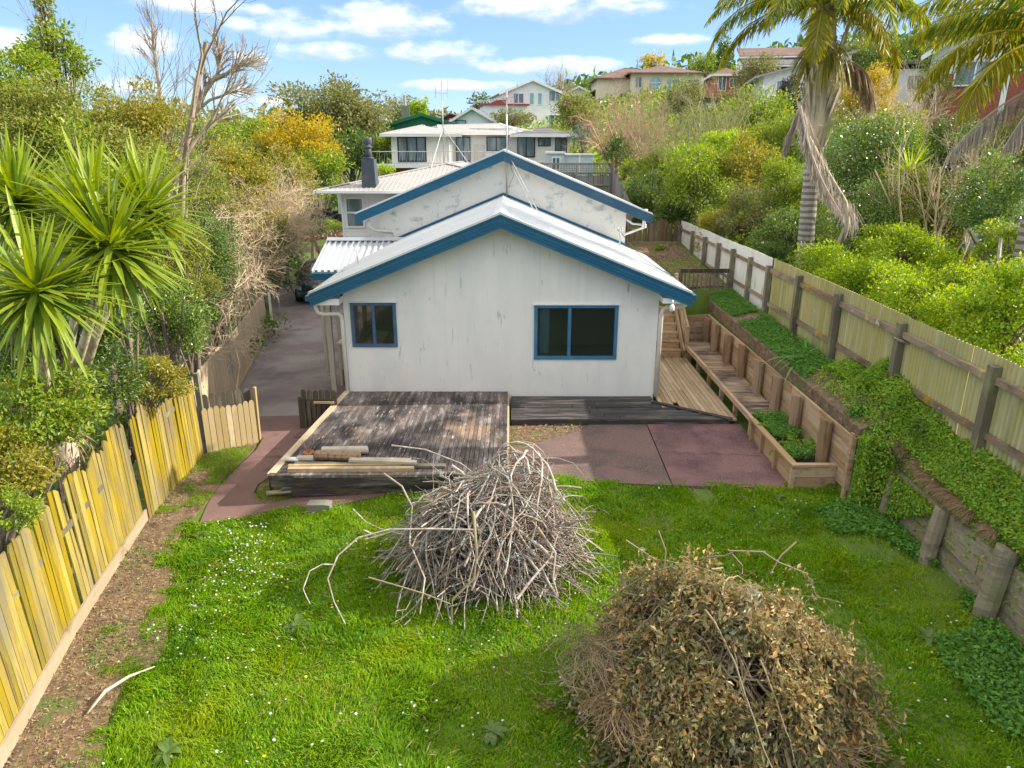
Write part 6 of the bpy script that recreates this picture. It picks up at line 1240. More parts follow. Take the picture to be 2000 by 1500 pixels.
rng = np.random.default_rng(62); fr = rng.uniform(0, 1, 420); pl_ = np.array([tuple(at(u, v, 17.95)) for u, v in ((1565, 205), (1582, 270), (1614, 330), (1655, 395), (1668, 420))]); x = fr * 3.99; i = x.astype(int); Q = pl_[i] * (1 - (x - i)[:, None]) + pl_[i + 1] * (x - i)[:, None] + rng.normal(0, .05, (420, 3))
V, Fc = leaves_np(Q, np.c_[rng.normal(0.1, .22, 420), rng.normal(0, .3, 420), -np.ones(420)], rng.normal(size=(420, 3)), rng.uniform(.35, .75, 420), np.full(420, .02)); obj('dead_frond', V, Fc, 'palm_grey', palm)
frond(palm, at(1640, 130, 18.7), 1.1, .3, 1.9, 1.9, 'palm_dead', seed=63, ll=.75, hang=2.4, lw=.02, name='dead_frond')
frond(palm, at(1630, 120, 18.4), 1.5, .1, 1.9, 1.7, 'palm_dead', seed=64, ll=.75, hang=2.4, lw=.02, name='dead_frond')
q2 = at(2085, 105, 13.5); g2 = Vector((q2.x, q2.y, gz(q2.x, q2.y) - .1)); palm2 = thing('palm_tree', 'second palm at the right edge, only its yellow and dead drooping fronds in view', 'palm', g2)
MB().tube([g2, g2 + Vector((.05, 0, 2.2)), q2 + Vector((0, 0, -.6))], [.2, .18, .2], 12).obj('trunk', 'palm_trunk', palm2, True); MB().tube([q2 + Vector((0, 0, -.9)), q2 + Vector((0, 0, -.3)), q2], [.2, .26, .2], 12).obj('sheath', 'palm_sheath', palm2, True)
for k, (az, e0, bend, L, m, ll) in enumerate([(-1.62, .55, 1.75, 3.1, 'palm_yellow', .72), (-1.95, .3, 1.6, 2.9, 'palm_yellow', .7), (-1.35, .85, 1.7, 3.1, 'palm_green', .7), (-1.0, 1.0, 1.5, 3.2, 'palm_green', .7), (-.4, .9, 1.6, 3.0, 'palm_green', .65), (.6, .8, 1.6, 3.0, 'palm_green', .65), (1.6, .7, 1.6, 3.0, 'palm_green', .65), (2.7, .6, 1.6, 2.6, 'palm_green', .65), (-2.5, .75, 1.7, 2.7, 'palm_yellow', .65), (-1.6, 1.15, 1.6, 3.0, 'palm_green', .7)]):
    frond(palm2, q2, az, e0, bend, L, m, seed=80 + k, ll=ll, nl=130, lw=.022, hang=.95)
for k, (az, e0, bend, L) in enumerate([(-1.55, -.35, .7, 2.3), (-1.95, -.6, .5, 1.7)]): frond(palm2, q2 + Vector((0, 0, -.35)), az, e0, bend, L, 'palm_grey', seed=95 + k, ll=.6, nl=85, lw=.009, hang=2.6, name='dead_frond')

# cabbage plant on the slope, its sword leaves parts of it
p = at(1778, 335, 20.5); t = thing('cabbage_plant', 'bright spiky sword leaved plant on the slope right of the palm', 'plant', (p.x, p.y, gz(p.x, p.y)))
CM = [strap_mesh('sword_leaf', 'ev_bright', 1.0, .05, dr) for dr in (.0, .12, .3, .55)]; rosette(t, p, 90, .95, CM, (0, -.2, 1), -.35); MB().tube([(p.x, p.y, gz(p.x, p.y) - .1), tuple(p)], [.09, .06], 8).obj('stem', 'bark', t)
# strappy clump in the garden strip
p = Vector((6.18, 14.35, 1.1)); t = thing('strap_leaf_clump', 'clump of arching green strap leaves in the garden strip against the corrugated fence', 'plant', p)
SM = [strap_mesh('strap_leaf', 'strap', 1.0, .06, dr, .10, 8, .2) for dr in (.7, 1.1, 1.5, 1.9)]
for i in range(58):
    a = i * 2.4; e = r_.uniform(.55, 1.25); put_leaf(t, SM[i % 4], p + Vector((r_.uniform(-.16, .16), r_.uniform(-.3, .3), -.03)), (math.cos(a) * math.cos(e), math.sin(a) * math.cos(e), math.sin(e)), r_.uniform(.55, .85))
for (y, n) in ((17.6, 14), (16.9, 8)):
    p = Vector((6.2, y, 1.1)); t = thing('strap_leaf_clump', 'small clump of upright strap leaves in the garden strip %s' % ('by the first white panels' if y > 17.2 else 'before the first corrugated sheets'), 'plant', p)
    for i in range(n): a = i * 2.4; e = r_.uniform(.8, 1.3); put_leaf(t, SM[i % 2], p + Vector((r_.uniform(-.06, .06), r_.uniform(-.06, .06), -.02)), (math.cos(a) * math.cos(e), math.sin(a) * math.cos(e), math.sin(e)), r_.uniform(.35, .55))
# ferns in the planter
def fern(label, p, n, L):
    t = thing('fern', label, 'fern', p)
    for i in range(n): frond(t, p, i * 6.283 / n + r_.uniform(-.3, .3), r_.uniform(.5, .95), r_.uniform(.9, 1.5), L * r_.uniform(.8, 1.1), 'creeper', nl=34, ll=L * .24, hang=.12, seed=200 + i, lw=.02, rr=.006)
fern('pale green fern arching in the planter box beside the nearest log post', Vector((5.38, 12.25, .08)), 9, .62); fern('small fern at the back of the planter box', Vector((5.3, 13.1, .1)), 7, .42)

# ------------------------------------------------------------------ right side: slope
RT = 'bushes and trees on the slope beyond the right fence'
S = lambda label, *a, **k: plant('shrub', label, 'shrub', *a, group=RT, **k)
S('bright yellow green hedge bush just behind the join of white and corrugated fences', 1612, 545, 75, 62, 17.2, 'ev_bright', .085, 101, W=.5)
S('bright yellow green hedge bush below the palm foot', 1700, 555, 85, 70, 15.8, 'ev_bright', .085, 102, W=.5)
S('broad sunlit yellow green hedge bush above the middle of the corrugated fence', 1790, 600, 95, 75, 13.8, 'ev_bright', .085, 103, W=.5)
S('sunlit hedge bush around the crooked grey branch', 1880, 625, 85, 70, 12.2, 'ev_bright', .085, 104, W=.5)
S('sunlit hedge bush at the right edge above the fence', 1975, 620, 85, 95, 11.2, 'ev_bright', .085, 105, W=.5)
S('upper yellow green bush behind the hedge', 1745, 490, 90, 50, 18.5, 'ev_bright', .09, 106, W=.5)
S('yellow green bush at the end of the hedge below the old wall', 1850, 545, 70, 50, 16.2, 'ev_bright', .09, 107)
S('fine leaved yellow green shrub below the spiky plant', 1820, 410, 85, 75, 20, 'ev_small', .08, 108, nmax=18000)
S('glossy camellia with white flowers right of the palm trunk', 1695, 330, 80, 105, 23, 'ev_gloss', .10, 109, flowers=('flower_white', 420, .06), nmax=19000)
S('lower camellia bush with white flowers behind the hanging dead frond', 1690, 430, 70, 60, 20.5, 'ev_gloss', .09, 110, flowers=('flower_white', 160, .05))
S('glossy dark shrub below the second palm', 1950, 390, 80, 80, 16.5, 'ev_gloss', .085, 111, flowers=('flower_white', 160, .05))
S('glossy shrub at the right edge beneath the dead fronds', 1990, 470, 60, 50, 14.5, 'ev_mid', .085, 112)
S('golden orange bush between the palm trunk and the bare grey bush', 1685, 205, 52, 58, 33, 'ev_yellow', .13, 113)
S('golden yellow lower bush beside the palm trunk', 1740, 270, 45, 55, 28, 'ev_orange', .12, 114)
S('dark leaved purple shrub left of the palm sheath', 1545, 190, 26, 42, 44, 'ev_purple', .17, 115)
S('green bush below the white gabled house', 1480, 225, 60, 48, 42, 'ev_mid', .20, 116)
S('deep green bush left of the palm trunk', 1510, 290, 60, 62, 33, 'ev_mid', .15, 117)
S('green bush against the palm trunk', 1535, 385, 52, 75, 25, 'ev_mid', .11, 118)
S('dark glossy shrub at the palm foot', 1540, 460, 52, 55, 21.5, 'ev_gloss', .09, 119)
S('olive brown shrub above the white fence', 1455, 430, 60, 65, 24.5, 'ev_olive', .10, 120)
S('mixed orange and green shrub left of the palm', 1450, 330, 65, 60, 29, 'ev_orange', .14, 121)
S('large yellow green camellia above the far end of the white fence', 1365, 360, 78, 80, 28, 'ev_mid', .13, 122, nmax=17000)
S('sunlit yellow topped bush behind the large camellia', 1415, 295, 50, 42, 32, 'ev_bright', .15, 123)
S('dark shrub with pink and white flowers over the end of the white fence', 1320, 425, 45, 42, 29, 'ev_dark', .11, 124, flowers=('flower_white', 130, .05))
S('dark green shrub right of the blue eave of the upper gable', 1270, 395, 52, 52, 33, 'ev_dark', .14, 125)
S('olive shrub along the slope behind the large camellia', 1290, 330, 52, 40, 36, 'ev_mid', .16, 126)
S('green shrub over the white fence middle', 1400, 455, 50, 45, 25.5, 'ev_orange', .10, 127)
S('green shrub above the white fence near the join', 1500, 500, 45, 36, 20.5, 'ev_dark', .09, 128)
S('small green bush on the side path at the foot of the paling fence', 1290, 498, 20, 18, 26.5, 'ev_mid', .07, 129)
S('clipped round olive bush in front of the beige house', 1332, 190, 36, 34, 62, 'ev_olive', .27, 130)
S('green round tree right of the tall white house', 1122, 225, 44, 42, 64, 'ev_small', .28, 131)
S('spiky blue green clump right of the cream house', 1140, 268, 26, 22, 48, 'ev_blue', .30, 132, W=.12, lai=2)
S('olive conifer in front of the dark roofed house', 1478, 148, 40, 38, 68, 'ev_olive', .28, 133)
S('grey twiggy shrub under the red house', 1440, 195, 34, 26, 55, 'ev_olive', .22, 134, lai=2)
S('dark shrub behind the cream house at the foot of the tall white house', 1000, 232, 40, 18, 75, 'ev_olive', .3, 135)
S('green shrub against the slope fence', 1240, 330, 32, 24, 42, 'ev_mid', .17, 136)
S('dark low shrub between the slope fence and the bare brown bush', 1205, 300, 28, 28, 46, 'ev_dark', .2, 137)
S('yellow stemmed shrub at the upper right by the low white house', 1830, 165, 36, 40, 40, 'ev_small', .16, 138, lai=2.5)
S('tall green shrub right of the golden bush', 1800, 300, 50, 55, 26, 'ev_mid', .12, 139)
S('dark shrub on the slope under the second palm fronds', 1880, 300, 60, 60, 22, 'ev_dark', .10, 140)
S('olive shrub at the right edge of the slope', 1975, 300, 60, 70, 20, 'ev_olive', .10, 141)
bare('bare_bush', 'large reddish brown leafless bush below the beige house', 'bush', *GB(1228, 148, 48, .95), 151, 'twig_brown', n=(12, 90, 520, 3200), ang=.8, wob=.14, lean=.95, r=.085, L=(.78, .36, .24, .15), group=RT, spread=.25, up=.10)
bare('bare_bush', 'pale green stemmed leafless bush beside the reddish brown bush', 'bush', *GB(1352, 190, 36, .95), 152, 'twig_green', n=(12, 70, 380, 1400), lean=.85, r=.045, L=(.85, .5, .3, .17), group=RT, spread=.4, leaf=('ev_small', 900, .07))
bare('bare_bush', 'upright pale stemmed bush above the large camellia', 'bush', *GB(1425, 165, 36, .95), 153, 'twig_green', n=(14, 60, 300, 900), lean=.55, r=.05, L=(.95, .45, .25, .14), group=RT, spread=.5, leaf=('ev_small', 500, .08))
bare('bare_bush', 'grey leafless bush right of the golden bush', 'bush', *GB(1775, 135, 31, .9), 154, 'twig_pale', n=(10, 60, 320, 1200), lean=.6, r=.04, L=(.95, .5, .28, .15), group=RT, spread=.4)
bare('bare_bush', 'grey tangle of dead stems under the second palm', 'bush', *GB(1890, 240, 19, .9), 155, 'twig_pale', n=(9, 50, 300, 900), lean=.8, r=.03, L=(.95, .5, .28, .15), group=RT, spread=.4)
bare('bare_tree', 'wide leafless tree on the skyline behind the tall white house', 'tree', *GB(1090, 120, 98, .95), 156, 'bark_pale', n=(4, 30, 180, 700), lean=.6, r=.16, L=(.8, .5, .3, .16), group=RT, spread=.5)
t = thing('dead_branch', 'crooked grey dead branch standing up out of the hedge', 'branch', at(1830, 690, 11.6), None); P = np.array([[at(u, v, 11.6) for u, v in ((1850, 700), (1900, 650), (1920, 605), (1945, 560), (1950, 510), (1955, 465))], [at(u, v, 11.4) for u, v in ((1850, 690), (1800, 680), (1780, 672), (1765, 668), (1755, 664), (1745, 660))], [at(u, v, 11.3) for u, v in ((1880, 690), (1910, 675), (1940, 660), (1960, 655), (1980, 652), (1998, 650))]])
V, Fc = tubes_np(P, np.array([.05, .035, .03])[:, None] * np.linspace(1, .5, 6)[None], 7); obj('limb', V, Fc, 'branch_big', t, True)
FT = 'far trees on the skyline'
Fp = lambda label, *a, **k: plant('far_tree', label, 'tree', *a, group=FT, **k)
Fp('small far tree between the dome evergreen and the yellow poplar', 790, 212, 34, 24, 95, 'ev_olive', .5, 161); Fp('bright yellow poplar above the green gabled house', 818, 214, 20, 22, 90, 'ev_bright', .42, 162)
Fp('dark ragged pine behind the grey gabled house', 938, 205, 18, 26, 98, 'ev_dark', .5, 163, lai=3); Fp('pale yellow tree behind the beige house', 1274, 122, 26, 18, 118, 'ev_yellow', .5, 164, lai=2.2); Fp('green tree right of the beige house', 1378, 128, 30, 24, 105, 'ev_mid', .45, 165)
Fp('tall dark cypress left of the palm', 1412, 130, 16, 52, 78, 'ev_dark', .33, 166); Fp('dark tree between the palm and the low white house', 1715, 118, 40, 36, 70, 'ev_dark', .35, 167); Fp('rounded dark tree behind the palm on the skyline', 1775, 110, 36, 36, 72, 'ev_dark', .35, 168)
Fp('tall loose tree above the low white house', 1848, 68, 42, 44, 60, 'ev_olive', .28, 169, lai=2.6); Fp('small dark tree right of the palm crown', 1672, 112, 26, 28, 75, 'ev_olive', .35, 170); Fp('yellow green palm like shrub beside the cream house balcony', 752, 290, 16, 24, 53, 'ev_bright', .4, 171, W=.15); Fp('dark tree at the foot of the green gabled house', 730, 270, 30, 40, 60, 'ev_dark', .4, 172); Fp('green bush under the cream house balcony by the chimney', 745, 332, 22, 12, 44, 'ev_bright', .2, 173)
Fp('green bank shrub beyond the driveway under the black cloth', 640, 438, 30, 14, 45, 'ev_mid', .18, 174); Fp('dark shrub at the bend of the driveway behind the black cloth', 640, 385, 36, 28, 47, 'ev_dark', .22, 175)
def mass(name, label, boxes, n, L, m, seed, hz):
    rng = np.random.default_rng(seed); Vs, Fs, k = [], [], 0
    for (x0, x1, y0, y1) in boxes:
        x, y = rng.uniform(x0, x1, n), rng.uniform(y0, y1, n); h = hz * (.25 + 1.1 * vnoise(x, y, .22 / max(1, hz / 2), seed)) ; z = gh(x, y) + h * rng.uniform(0, 1, n) ** .5
        Ls = L * rng.uniform(.6, 1.3, n); V, Fc = leaves_np(np.c_[x, y, z], rng.normal(size=(n, 3)), rng.normal(size=(n, 3)) * .6 + np.array([0, 0, .8]), Ls, Ls * .5); Vs.append(V); Fs.append(Fc + k); k += len(V)
    return tag(obj(name, np.concatenate(Vs), Fs, m), label, name.replace('_', ' '), kind='stuff')
mass('far_woodland', 'far belt of woodland along the left skyline', [(-150, -45, 170, 260), (-60, -8, 190, 260)], 7000, 2.2, 'ev_olive', 181, 7.5)
mass('far_woodland', 'far belt of woodland along the right skyline', [(10, 120, 150, 240)], 6000, 2.0, 'ev_dark', 182, 5)
mass('undergrowth', 'tangled undergrowth on the slope beyond the right fence', [(6.8, 18, 11, 32), (6.8, 45, 32, 72)], 19000, .17, 'ev_mid', 183, .7)
mass('undergrowth', 'tangled undergrowth beyond the left fences', [(-17, -7.6, 6, 24), (-24, -13.6, 24, 60)], 14000, .17, 'ev_dark', 184, .8)
mass('undergrowth', 'scattered undergrowth round the far houses', [(-14, 22, 52, 120)], 8000, .55, 'ev_mid', 185, .9)
mass('dry_bank', 'dry yellow bank beyond the driveway', [(-14, -9.5, 46.2, 49)], 2500, .2, 'litter', 186, .3)
# ------------------------------------------------------------------ lawn
def lawn_edge(x): return np.interp(x, [-5.6, -5.2, -4.2, -3.2, -2.2, -1.4, -.9, 1, 3, 5, 5.6, 6.1], [10.7, 10.72, 10.95, 11.12, 11.52, 11.8, 11.95, 11.8, 11.6, 11.45, 11.25, 11.3])
def dirt_amount(x, y):
    xf = np.interp(y, [2.8, 5.8, 7.8, 10.9, 13.9], [-4.72, -5.28, -5.74, -6.28, -6.45]); d = x - xf
    w = np.interp(y, [3, 5, 6.6, 8, 9.2, 10.4, 11], [.55, .75, .72, .95, .8, .6, .7]) + .75 * (vnoise(x, y, 1.7, 7) - .5) + .5 * (vnoise(x, y, 5, 8) - .5)
    return np.clip((w - d) / .35 + .3, 0, 1)
rng = np.random.default_rng(77)
def make_grass():
    N = 350000; y = 3.6 + (12.1 - 3.6) * rng.random(N) ** 1.25; x = rng.uniform(-5.6, 6.15, N)
    ed = lawn_edge(x) + .10 * (vnoise(x, y, 5, 1) - .3); keep = y < ed
    dirt = dirt_amount(x, y); keep &= rng.random(N) > dirt * .93
    right = np.clip((x - 5.0 - .5 * (vnoise(x, y, 1.3, 4) - .5)) / .7, 0, 1); keep &= rng.random(N) > right * .6
    bare_ = vnoise(x, y, 1.1, 21) ** 4; keep &= rng.random(N) > bare_ * 1.3 * (x > 2)
    x, y = x[keep], y[keep]; n = len(x); z = gh(x, y) + .05 * (vnoise(x, y, .9, 3) - .5)
    tuft = vnoise(x, y, 2.1, 11) * .6 + vnoise(x, y, 6, 12) * .4; h = (.03 + .17 * tuft ** 2.0) * rng.uniform(.55, 1.25, n) * np.interp(dirt_amount(x, y), [0, 1], [1, .45])
    fa = vnoise(x, y, 1.3, 14) * 14 + rng.normal(0, .8, n); ln = rng.uniform(.15, 1.0, n) * (.5 + tuft); dx, dy = np.cos(fa), np.sin(fa); wa = rng.uniform(0, 6.28, n); w = rng.uniform(.0045, .009, n) * np.interp(y, [4, 11], [.9, 1.5])
    sx, sy = np.cos(wa) * w, np.sin(wa) * w; mx, my, mz = x + dx * h * ln * .3, y + dy * h * ln * .3, z + h * .62; tx, ty, tz = x + dx * h * ln, y + dy * h * ln, z + h * np.sqrt(np.clip(1.1 - .55 * ln, .25, 1))
    V = np.stack([np.c_[x - sx, y - sy, z - .01], np.c_[x + sx, y + sy, z - .01], np.c_[mx + sx * .8, my + sy * .8, mz], np.c_[mx - sx * .8, my - sy * .8, mz], np.c_[tx, ty, tz]], 1).reshape(-1, 3)
    b = np.arange(n, dtype=np.int32)[:, None] * 5
    tag(obj('grass', V, [b + np.array([0, 1, 2, 3]), b + np.array([3, 2, 4])], 'grass'), 'lush green lawn grass in front of the house', 'grass', kind='stuff')
make_grass()
def scatter(name, label, m, x, y, L, W, lift=.02, flat=.8, hz=0, kind='stuff', zf=None, fold=.2, up=.0):
    n = len(x); z = (zf(x, y) if zf else gh(x, y)) + lift + hz * rng.random(n) ** .6; Ls = L * rng.uniform(.6, 1.3, n)
    D = rng.normal(size=(n, 3)) * np.array([1, 1, .35]) + np.array([0, 0, up]); V, Fc = leaves_np(np.c_[x, y, z], D, rng.normal(size=(n, 3)) * (1 - flat) + np.array([0, 0, flat]), Ls, Ls * W, fold); return tag(obj(name, V, Fc, m), label, name.replace('_', ' '), kind=kind)
# grass tufts and weeds on the bare strips
def discs(name, label, m, x, y, r, z):
    n = len(x); a = np.arange(6) * math.pi / 3; tl = rng.normal(0, .25, (n, 2)); ox, oy = np.cos(a)[None] * r[:, None], np.sin(a)[None] * r[:, None]
    V = np.stack([x[:, None] + ox, y[:, None] + oy, z[:, None] + ox * tl[:, :1] + oy * tl[:, 1:]], -1).reshape(-1, 3); tag(obj(name, V, np.arange(n * 6, dtype=np.int32).reshape(n, 6), m), label, 'flowers', kind='stuff')
n = 16000; x, y = rng.uniform(-4.6, 5.6, n), rng.uniform(4.6, 11.4, n); k = (vnoise(x, y, 1.25, 71) > .62) & (y < lawn_edge(x) - .1) & (dirt_amount(x, y) < .6); scatter('clover', 'patches of clover and low weeds in the lawn', 'weed', x[k], y[k], .035, .6, .03, .55, .06, up=.2)
n = 2600; x, y = rng.uniform(-4.6, 5.6, n), rng.uniform(4.6, 11.4, n); k = (y < lawn_edge(x) - .1) & (vnoise(x, y, .9, 72) > .45); scatter('straw', 'dead straw lying in the lawn', 'drygrass', x[k], y[k], .13, .05, .05, .5, .06)
n = 620; x, y = rng.normal(-3.9, .9, n), rng.normal(9.5, 1.0, n); x2, y2 = rng.uniform(-4.8, 5.8, 520), rng.uniform(5, 11.3, 520); k = vnoise(x2, y2, .8, 31) > .55
x, y = np.r_[x[vnoise(x, y, 1.5, 32) > .5], x2[k]], np.r_[y[vnoise(x, y, 1.5, 32) > .5], y2[k]]; k = (y < lawn_edge(x) - .1) & (dirt_amount(x, y) < .5); x, y = x[k], y[k]
discs('daisies', 'small white daisies dotted through the lawn', 'flower_white', x, y, rng.uniform(.010, .017, len(x)), gh(x, y) + .10 + .03 * rng.random(len(x)))
x, y = rng.uniform(-4.3, 5.2, 46), rng.uniform(5.2, 11.3, 46); k = y < lawn_edge(x) - .1; x, y = x[k], y[k]; discs('dandelions', 'yellow dandelions in the lawn', 'flower_yellow', x, y, rng.uniform(.014, .022, len(x)), gh(x, y) + .11)
n = 9000; y = rng.uniform(3.6, 14, n); xf = np.interp(y, [2.8, 5.8, 7.8, 10.9, 13.9], [-4.72, -5.28, -5.74, -6.28, -6.45]); x = xf + rng.uniform(.02, 1.5, n); k = (rng.random(n) < dirt_amount(x, y)) & ~((y > 10.6) & (x > -5.5)); scatter('leaf_litter', 'brown leaf litter on the bare strip along the left fence', 'litter', x[k], y[k], .045, .35, .045, .75)
n = 2600; y = rng.uniform(3.6, 14, n); xf = np.interp(y, [2.8, 5.8, 7.8, 10.9, 13.9], [-4.72, -5.28, -5.74, -6.28, -6.45]); x = xf + rng.uniform(.02, 1.1, n); k = vnoise(x, y, 1.6, 41) > .58; k &= ~((y > 10.6) & (x > -5.5)); scatter('low_weeds', 'patches of low weeds on the bare strip along the left fence', 'weed', x[k], y[k], .05, .5, .045, .5, .03, up=.4)
n = 8000; x, y = rng.uniform(-6.3, -5.45, n), rng.uniform(11, 13.8, n); k = (vnoise(x, y, 2.2, 42) > .42) & (x > np.interp(y, [10.9, 13.9], [-6.25, -6.38])); scatter('grass_patch', 'patchy short grass between the path and the left fence', 'grass', x[k], y[k], .06, .14, .04, .3, .01, up=.7)
n = 5200; a = rng.uniform(0, 6.28, n); r = np.sqrt(rng.random(n)); x, y = -4.28 + .42 * r * np.cos(a), 11.75 + .45 * r * np.sin(a); scatter('grass_patch', 'short grass in the soil pocket at the deck corner', 'grass', x[:1500], y[:1500], .05, .14, .02, .3, up=.7, zf=lambda x, y: yard(x))
# right side ground cover, creeper and garden strip
n = 26000; x, y = 6.1 - 1.1 * rng.random(n) ** 1.4, rng.uniform(4.0, 11.6, n); k = vnoise(x, y, 1.2, 51) + .25 * (x - 5.4) > .42; scatter('ground_cover', 'broad leaved weeds along the foot of the old retaining wall', 'weed', x[k], y[k], .06, .55, .02, .45, .11, up=.25)
def creeper_z(x, y): return np.maximum(gh(x, y), np.where(x > 6.0, .1, -1)) + .0
n = 70000; y = rng.uniform(4.2, 13.6, n); x = rng.uniform(5.88, 6.62, n); thick = np.interp(y, [4.2, 8, 9.6, 10.6, 11.9, 12.7, 13.6], [.2, .24, .32, .48, .58, .36, .16]) * np.interp(x, [5.88, 6.1, 6.3, 6.62], [.5, .75, 1.0, 1.1]) * (.35 + 1.0 * vnoise(x, y, 2.3, 52)); k = (x > 6.17) | (y > 10.3)
x, y, thick = x[k], y[k], thick[k]; zz = gh(np.maximum(x, 6.27), y) + thick * rng.random(len(x)) ** .35; low = (x < 6.2); zz[low] = (-.3 + (zz[low] + .3) * rng.random(low.sum())) ; Ls = .05 * rng.uniform(.6, 1.35, len(x))
V, Fc = leaves_np(np.c_[x, y, zz], rng.normal(size=(len(x), 3)) + np.array([-.3, 0, -.2]), rng.normal(size=(len(x), 3)) * .5 + np.array([-.5, -.2, .7]), Ls, Ls * .6); tag(obj('creeper', V, Fc, 'creeper'), 'yellow green creeper mounded over the bank below the corrugated fence', 'creeper', kind='stuff')
n = 9000; y = rng.uniform(4.2, 11, n); x = 6.235 + .05 * rng.normal(size=n); Ls = .05 * rng.uniform(.6, 1.3, n); k = vnoise(x * 0, y, 1.7, 58) > .3
V, Fc = leaves_np(np.c_[x, y, gh(np.full(n, 6.3), y) + .05 + .10 * rng.random(n)][k], rng.normal(size=(n, 3))[k], rng.normal(size=(n, 3))[k] * .5 + np.array([-.5, -.2, .7]), Ls[k], Ls[k] * .6); tag(obj('creeper', V, Fc, 'creeper'), 'creeper fringe along the top of the old retaining wall', 'creeper', kind='stuff')
n = 16000; y = rng.uniform(4.2, 11, n); x = rng.uniform(6.2, 6.42, n); Ls = .05 * rng.uniform(.6, 1.3, n)
V, Fc = leaves_np(np.c_[x, y, gh(np.maximum(x, 6.26), y) + .01 + .12 * rng.random(n)], rng.normal(size=(n, 3)), rng.normal(size=(n, 3)) * .5 + np.array([-.4, -.2, .7]), Ls, Ls * .6); tag(obj('ground_cover', V, Fc, 'creeper'), 'low leaves covering the bank just behind the old retaining wall', 'ground cover', kind='stuff')
n = 9000; y = 9.2 + 1.9 * np.sqrt(rng.random(n)); x = 6.16 - .14 * rng.random(n) ** 2; z = .55 - .95 * rng.random(n) * np.clip((y - 9.0) / 1.6, 0, 1); Ls = .05 * rng.uniform(.6, 1.3, n)
V, Fc = leaves_np(np.c_[x, y, z], rng.normal(size=(n, 3)) + np.array([0, 0, -.6]), rng.normal(size=(n, 3)) * .5 + np.array([-.8, -.2, .4]), Ls, Ls * .6); tag(obj('creeper', V, Fc, 'creeper'), 'creeper hanging over the far end of the old retaining wall', 'creeper', kind='stuff')
n = 9000; x = rng.uniform(5.72, 6.25, n); y = 10.82 - .18 * rng.random(n) ** 2; z = -.35 + 1.35 * rng.random(n); y -= .22 * (1 - np.clip((z + .35) / 1.35, 0, 1)) * rng.random(n); Ls = .055 * rng.uniform(.6, 1.3, n)
V, Fc = leaves_np(np.c_[x, y, z], rng.normal(size=(n, 3)) + np.array([0, 0, -.5]), rng.normal(size=(n, 3)) * .5 + np.array([-.1, -.9, .3]), Ls, Ls * .6); tag(obj('creeper', V, Fc, 'creeper'), 'creeper hanging down behind the end of the log retaining wall', 'creeper', kind='stuff')
n = 9000; y = rng.uniform(10.2, 12.6, n); x = 6.62 - .12 * rng.random(n); top = .95 + .95 * np.exp(-((y - 11.7) / .55) ** 2) * (.6 + .6 * vnoise(x * 3, y, 3, 53)); z = 1.0 + (top - 1.0) * rng.random(n); Ls = .05 * rng.uniform(.6, 1.3, n)
V, Fc = leaves_np(np.c_[x - .06, y, z], rng.normal(size=(n, 3)), rng.normal(size=(n, 3)) * .5 + np.array([-.8, -.1, .4]), Ls, Ls * .6); tag(obj('creeper', V, Fc, 'creeper'), 'creeper climbing up the corrugated fence beside its post', 'creeper', kind='stuff')
n = 22000; y = rng.uniform(13.0, 20.8, n); x = rng.uniform(5.8, 6.46, n); k = vnoise(x, y, 1.4, 54) + .05 * (y - 15.5) > .27; scatter('ground_cover', 'low green ground cover in the garden strip below the right fence', 'weed', x[k], y[k], .05, .55, .02, .5, .10, up=.25)
n = 5200; y = rng.uniform(11.5, 13.9, n); x = rng.uniform(5.03, 5.66, n); k = vnoise(x, y, 2.2, 55) + .22 * (y - 12.6) > .5; scatter('ground_cover', 'small green plants in the planter box', 'weed', x[k], y[k], .05, .55, .09, .4, .16, zf=lambda x, y: np.full(len(x), .05), up=.3)
n = 5000; y = rng.uniform(21.3, 27.8, n); x = rng.uniform(4.9, 6.4, n); k = vnoise(x, y, .9, 56) > .55; scatter('moss', 'mossy green patches on the side path', 'creeper', x[k], y[k], .05, .5, .03, .7, .02)
n = 3000; y = rng.uniform(21.3, 27.8, n); x = rng.uniform(3.6, 6.4, n); scatter('fallen_leaves', 'brown fallen leaves on the side path', 'litter', x, y, .07, .5, .05, .8)
n = 700; x, y = rng.uniform(-.1, 1.5, n), rng.uniform(13.3, 14.45, n); k = y > 13.3 + .6 * np.maximum(0, x - .2); scatter('fallen_leaves', 'yellowed leaves on the soil pocket beside the deck', 'litter', x[k], y[k], .05, .5, .045, .8, zf=lambda x, y: yard(x))
n = 150; x, y = rng.uniform(-4, 4.7, n), rng.uniform(11.6, 15.8, n); scatter('fallen_leaves', 'few dry leaves blown over the deck and patio', 'litter', x, y, .045, .4, .0, .9, zf=lambda x, y: np.where((x < -.1), .012, np.where(y > 14.4, -.1, yard(x) + .045)))
n = 3000; y = rng.uniform(8.0, 10.6, n); x = 6.215 + rng.normal(0, .03, n); Ls = rng.uniform(.1, .3, n); k = vnoise(x * 0, y, 2.3, 57) > .3; V, Fc = leaves_np(np.c_[x, y, gh(x * 0 + 6.27, y) + .03 + .06 * rng.random(n)][k], (rng.normal(size=(n, 3)) * .6 + np.array([-.9, 0, -.9]))[k], rng.normal(size=(n, 3))[k], Ls[k], np.full(k.sum(), .006)); tag(obj('dry_grass', V, Fc, 'drygrass'), 'dry brown grass hanging over the top of the old retaining wall', 'dry grass', kind='stuff')
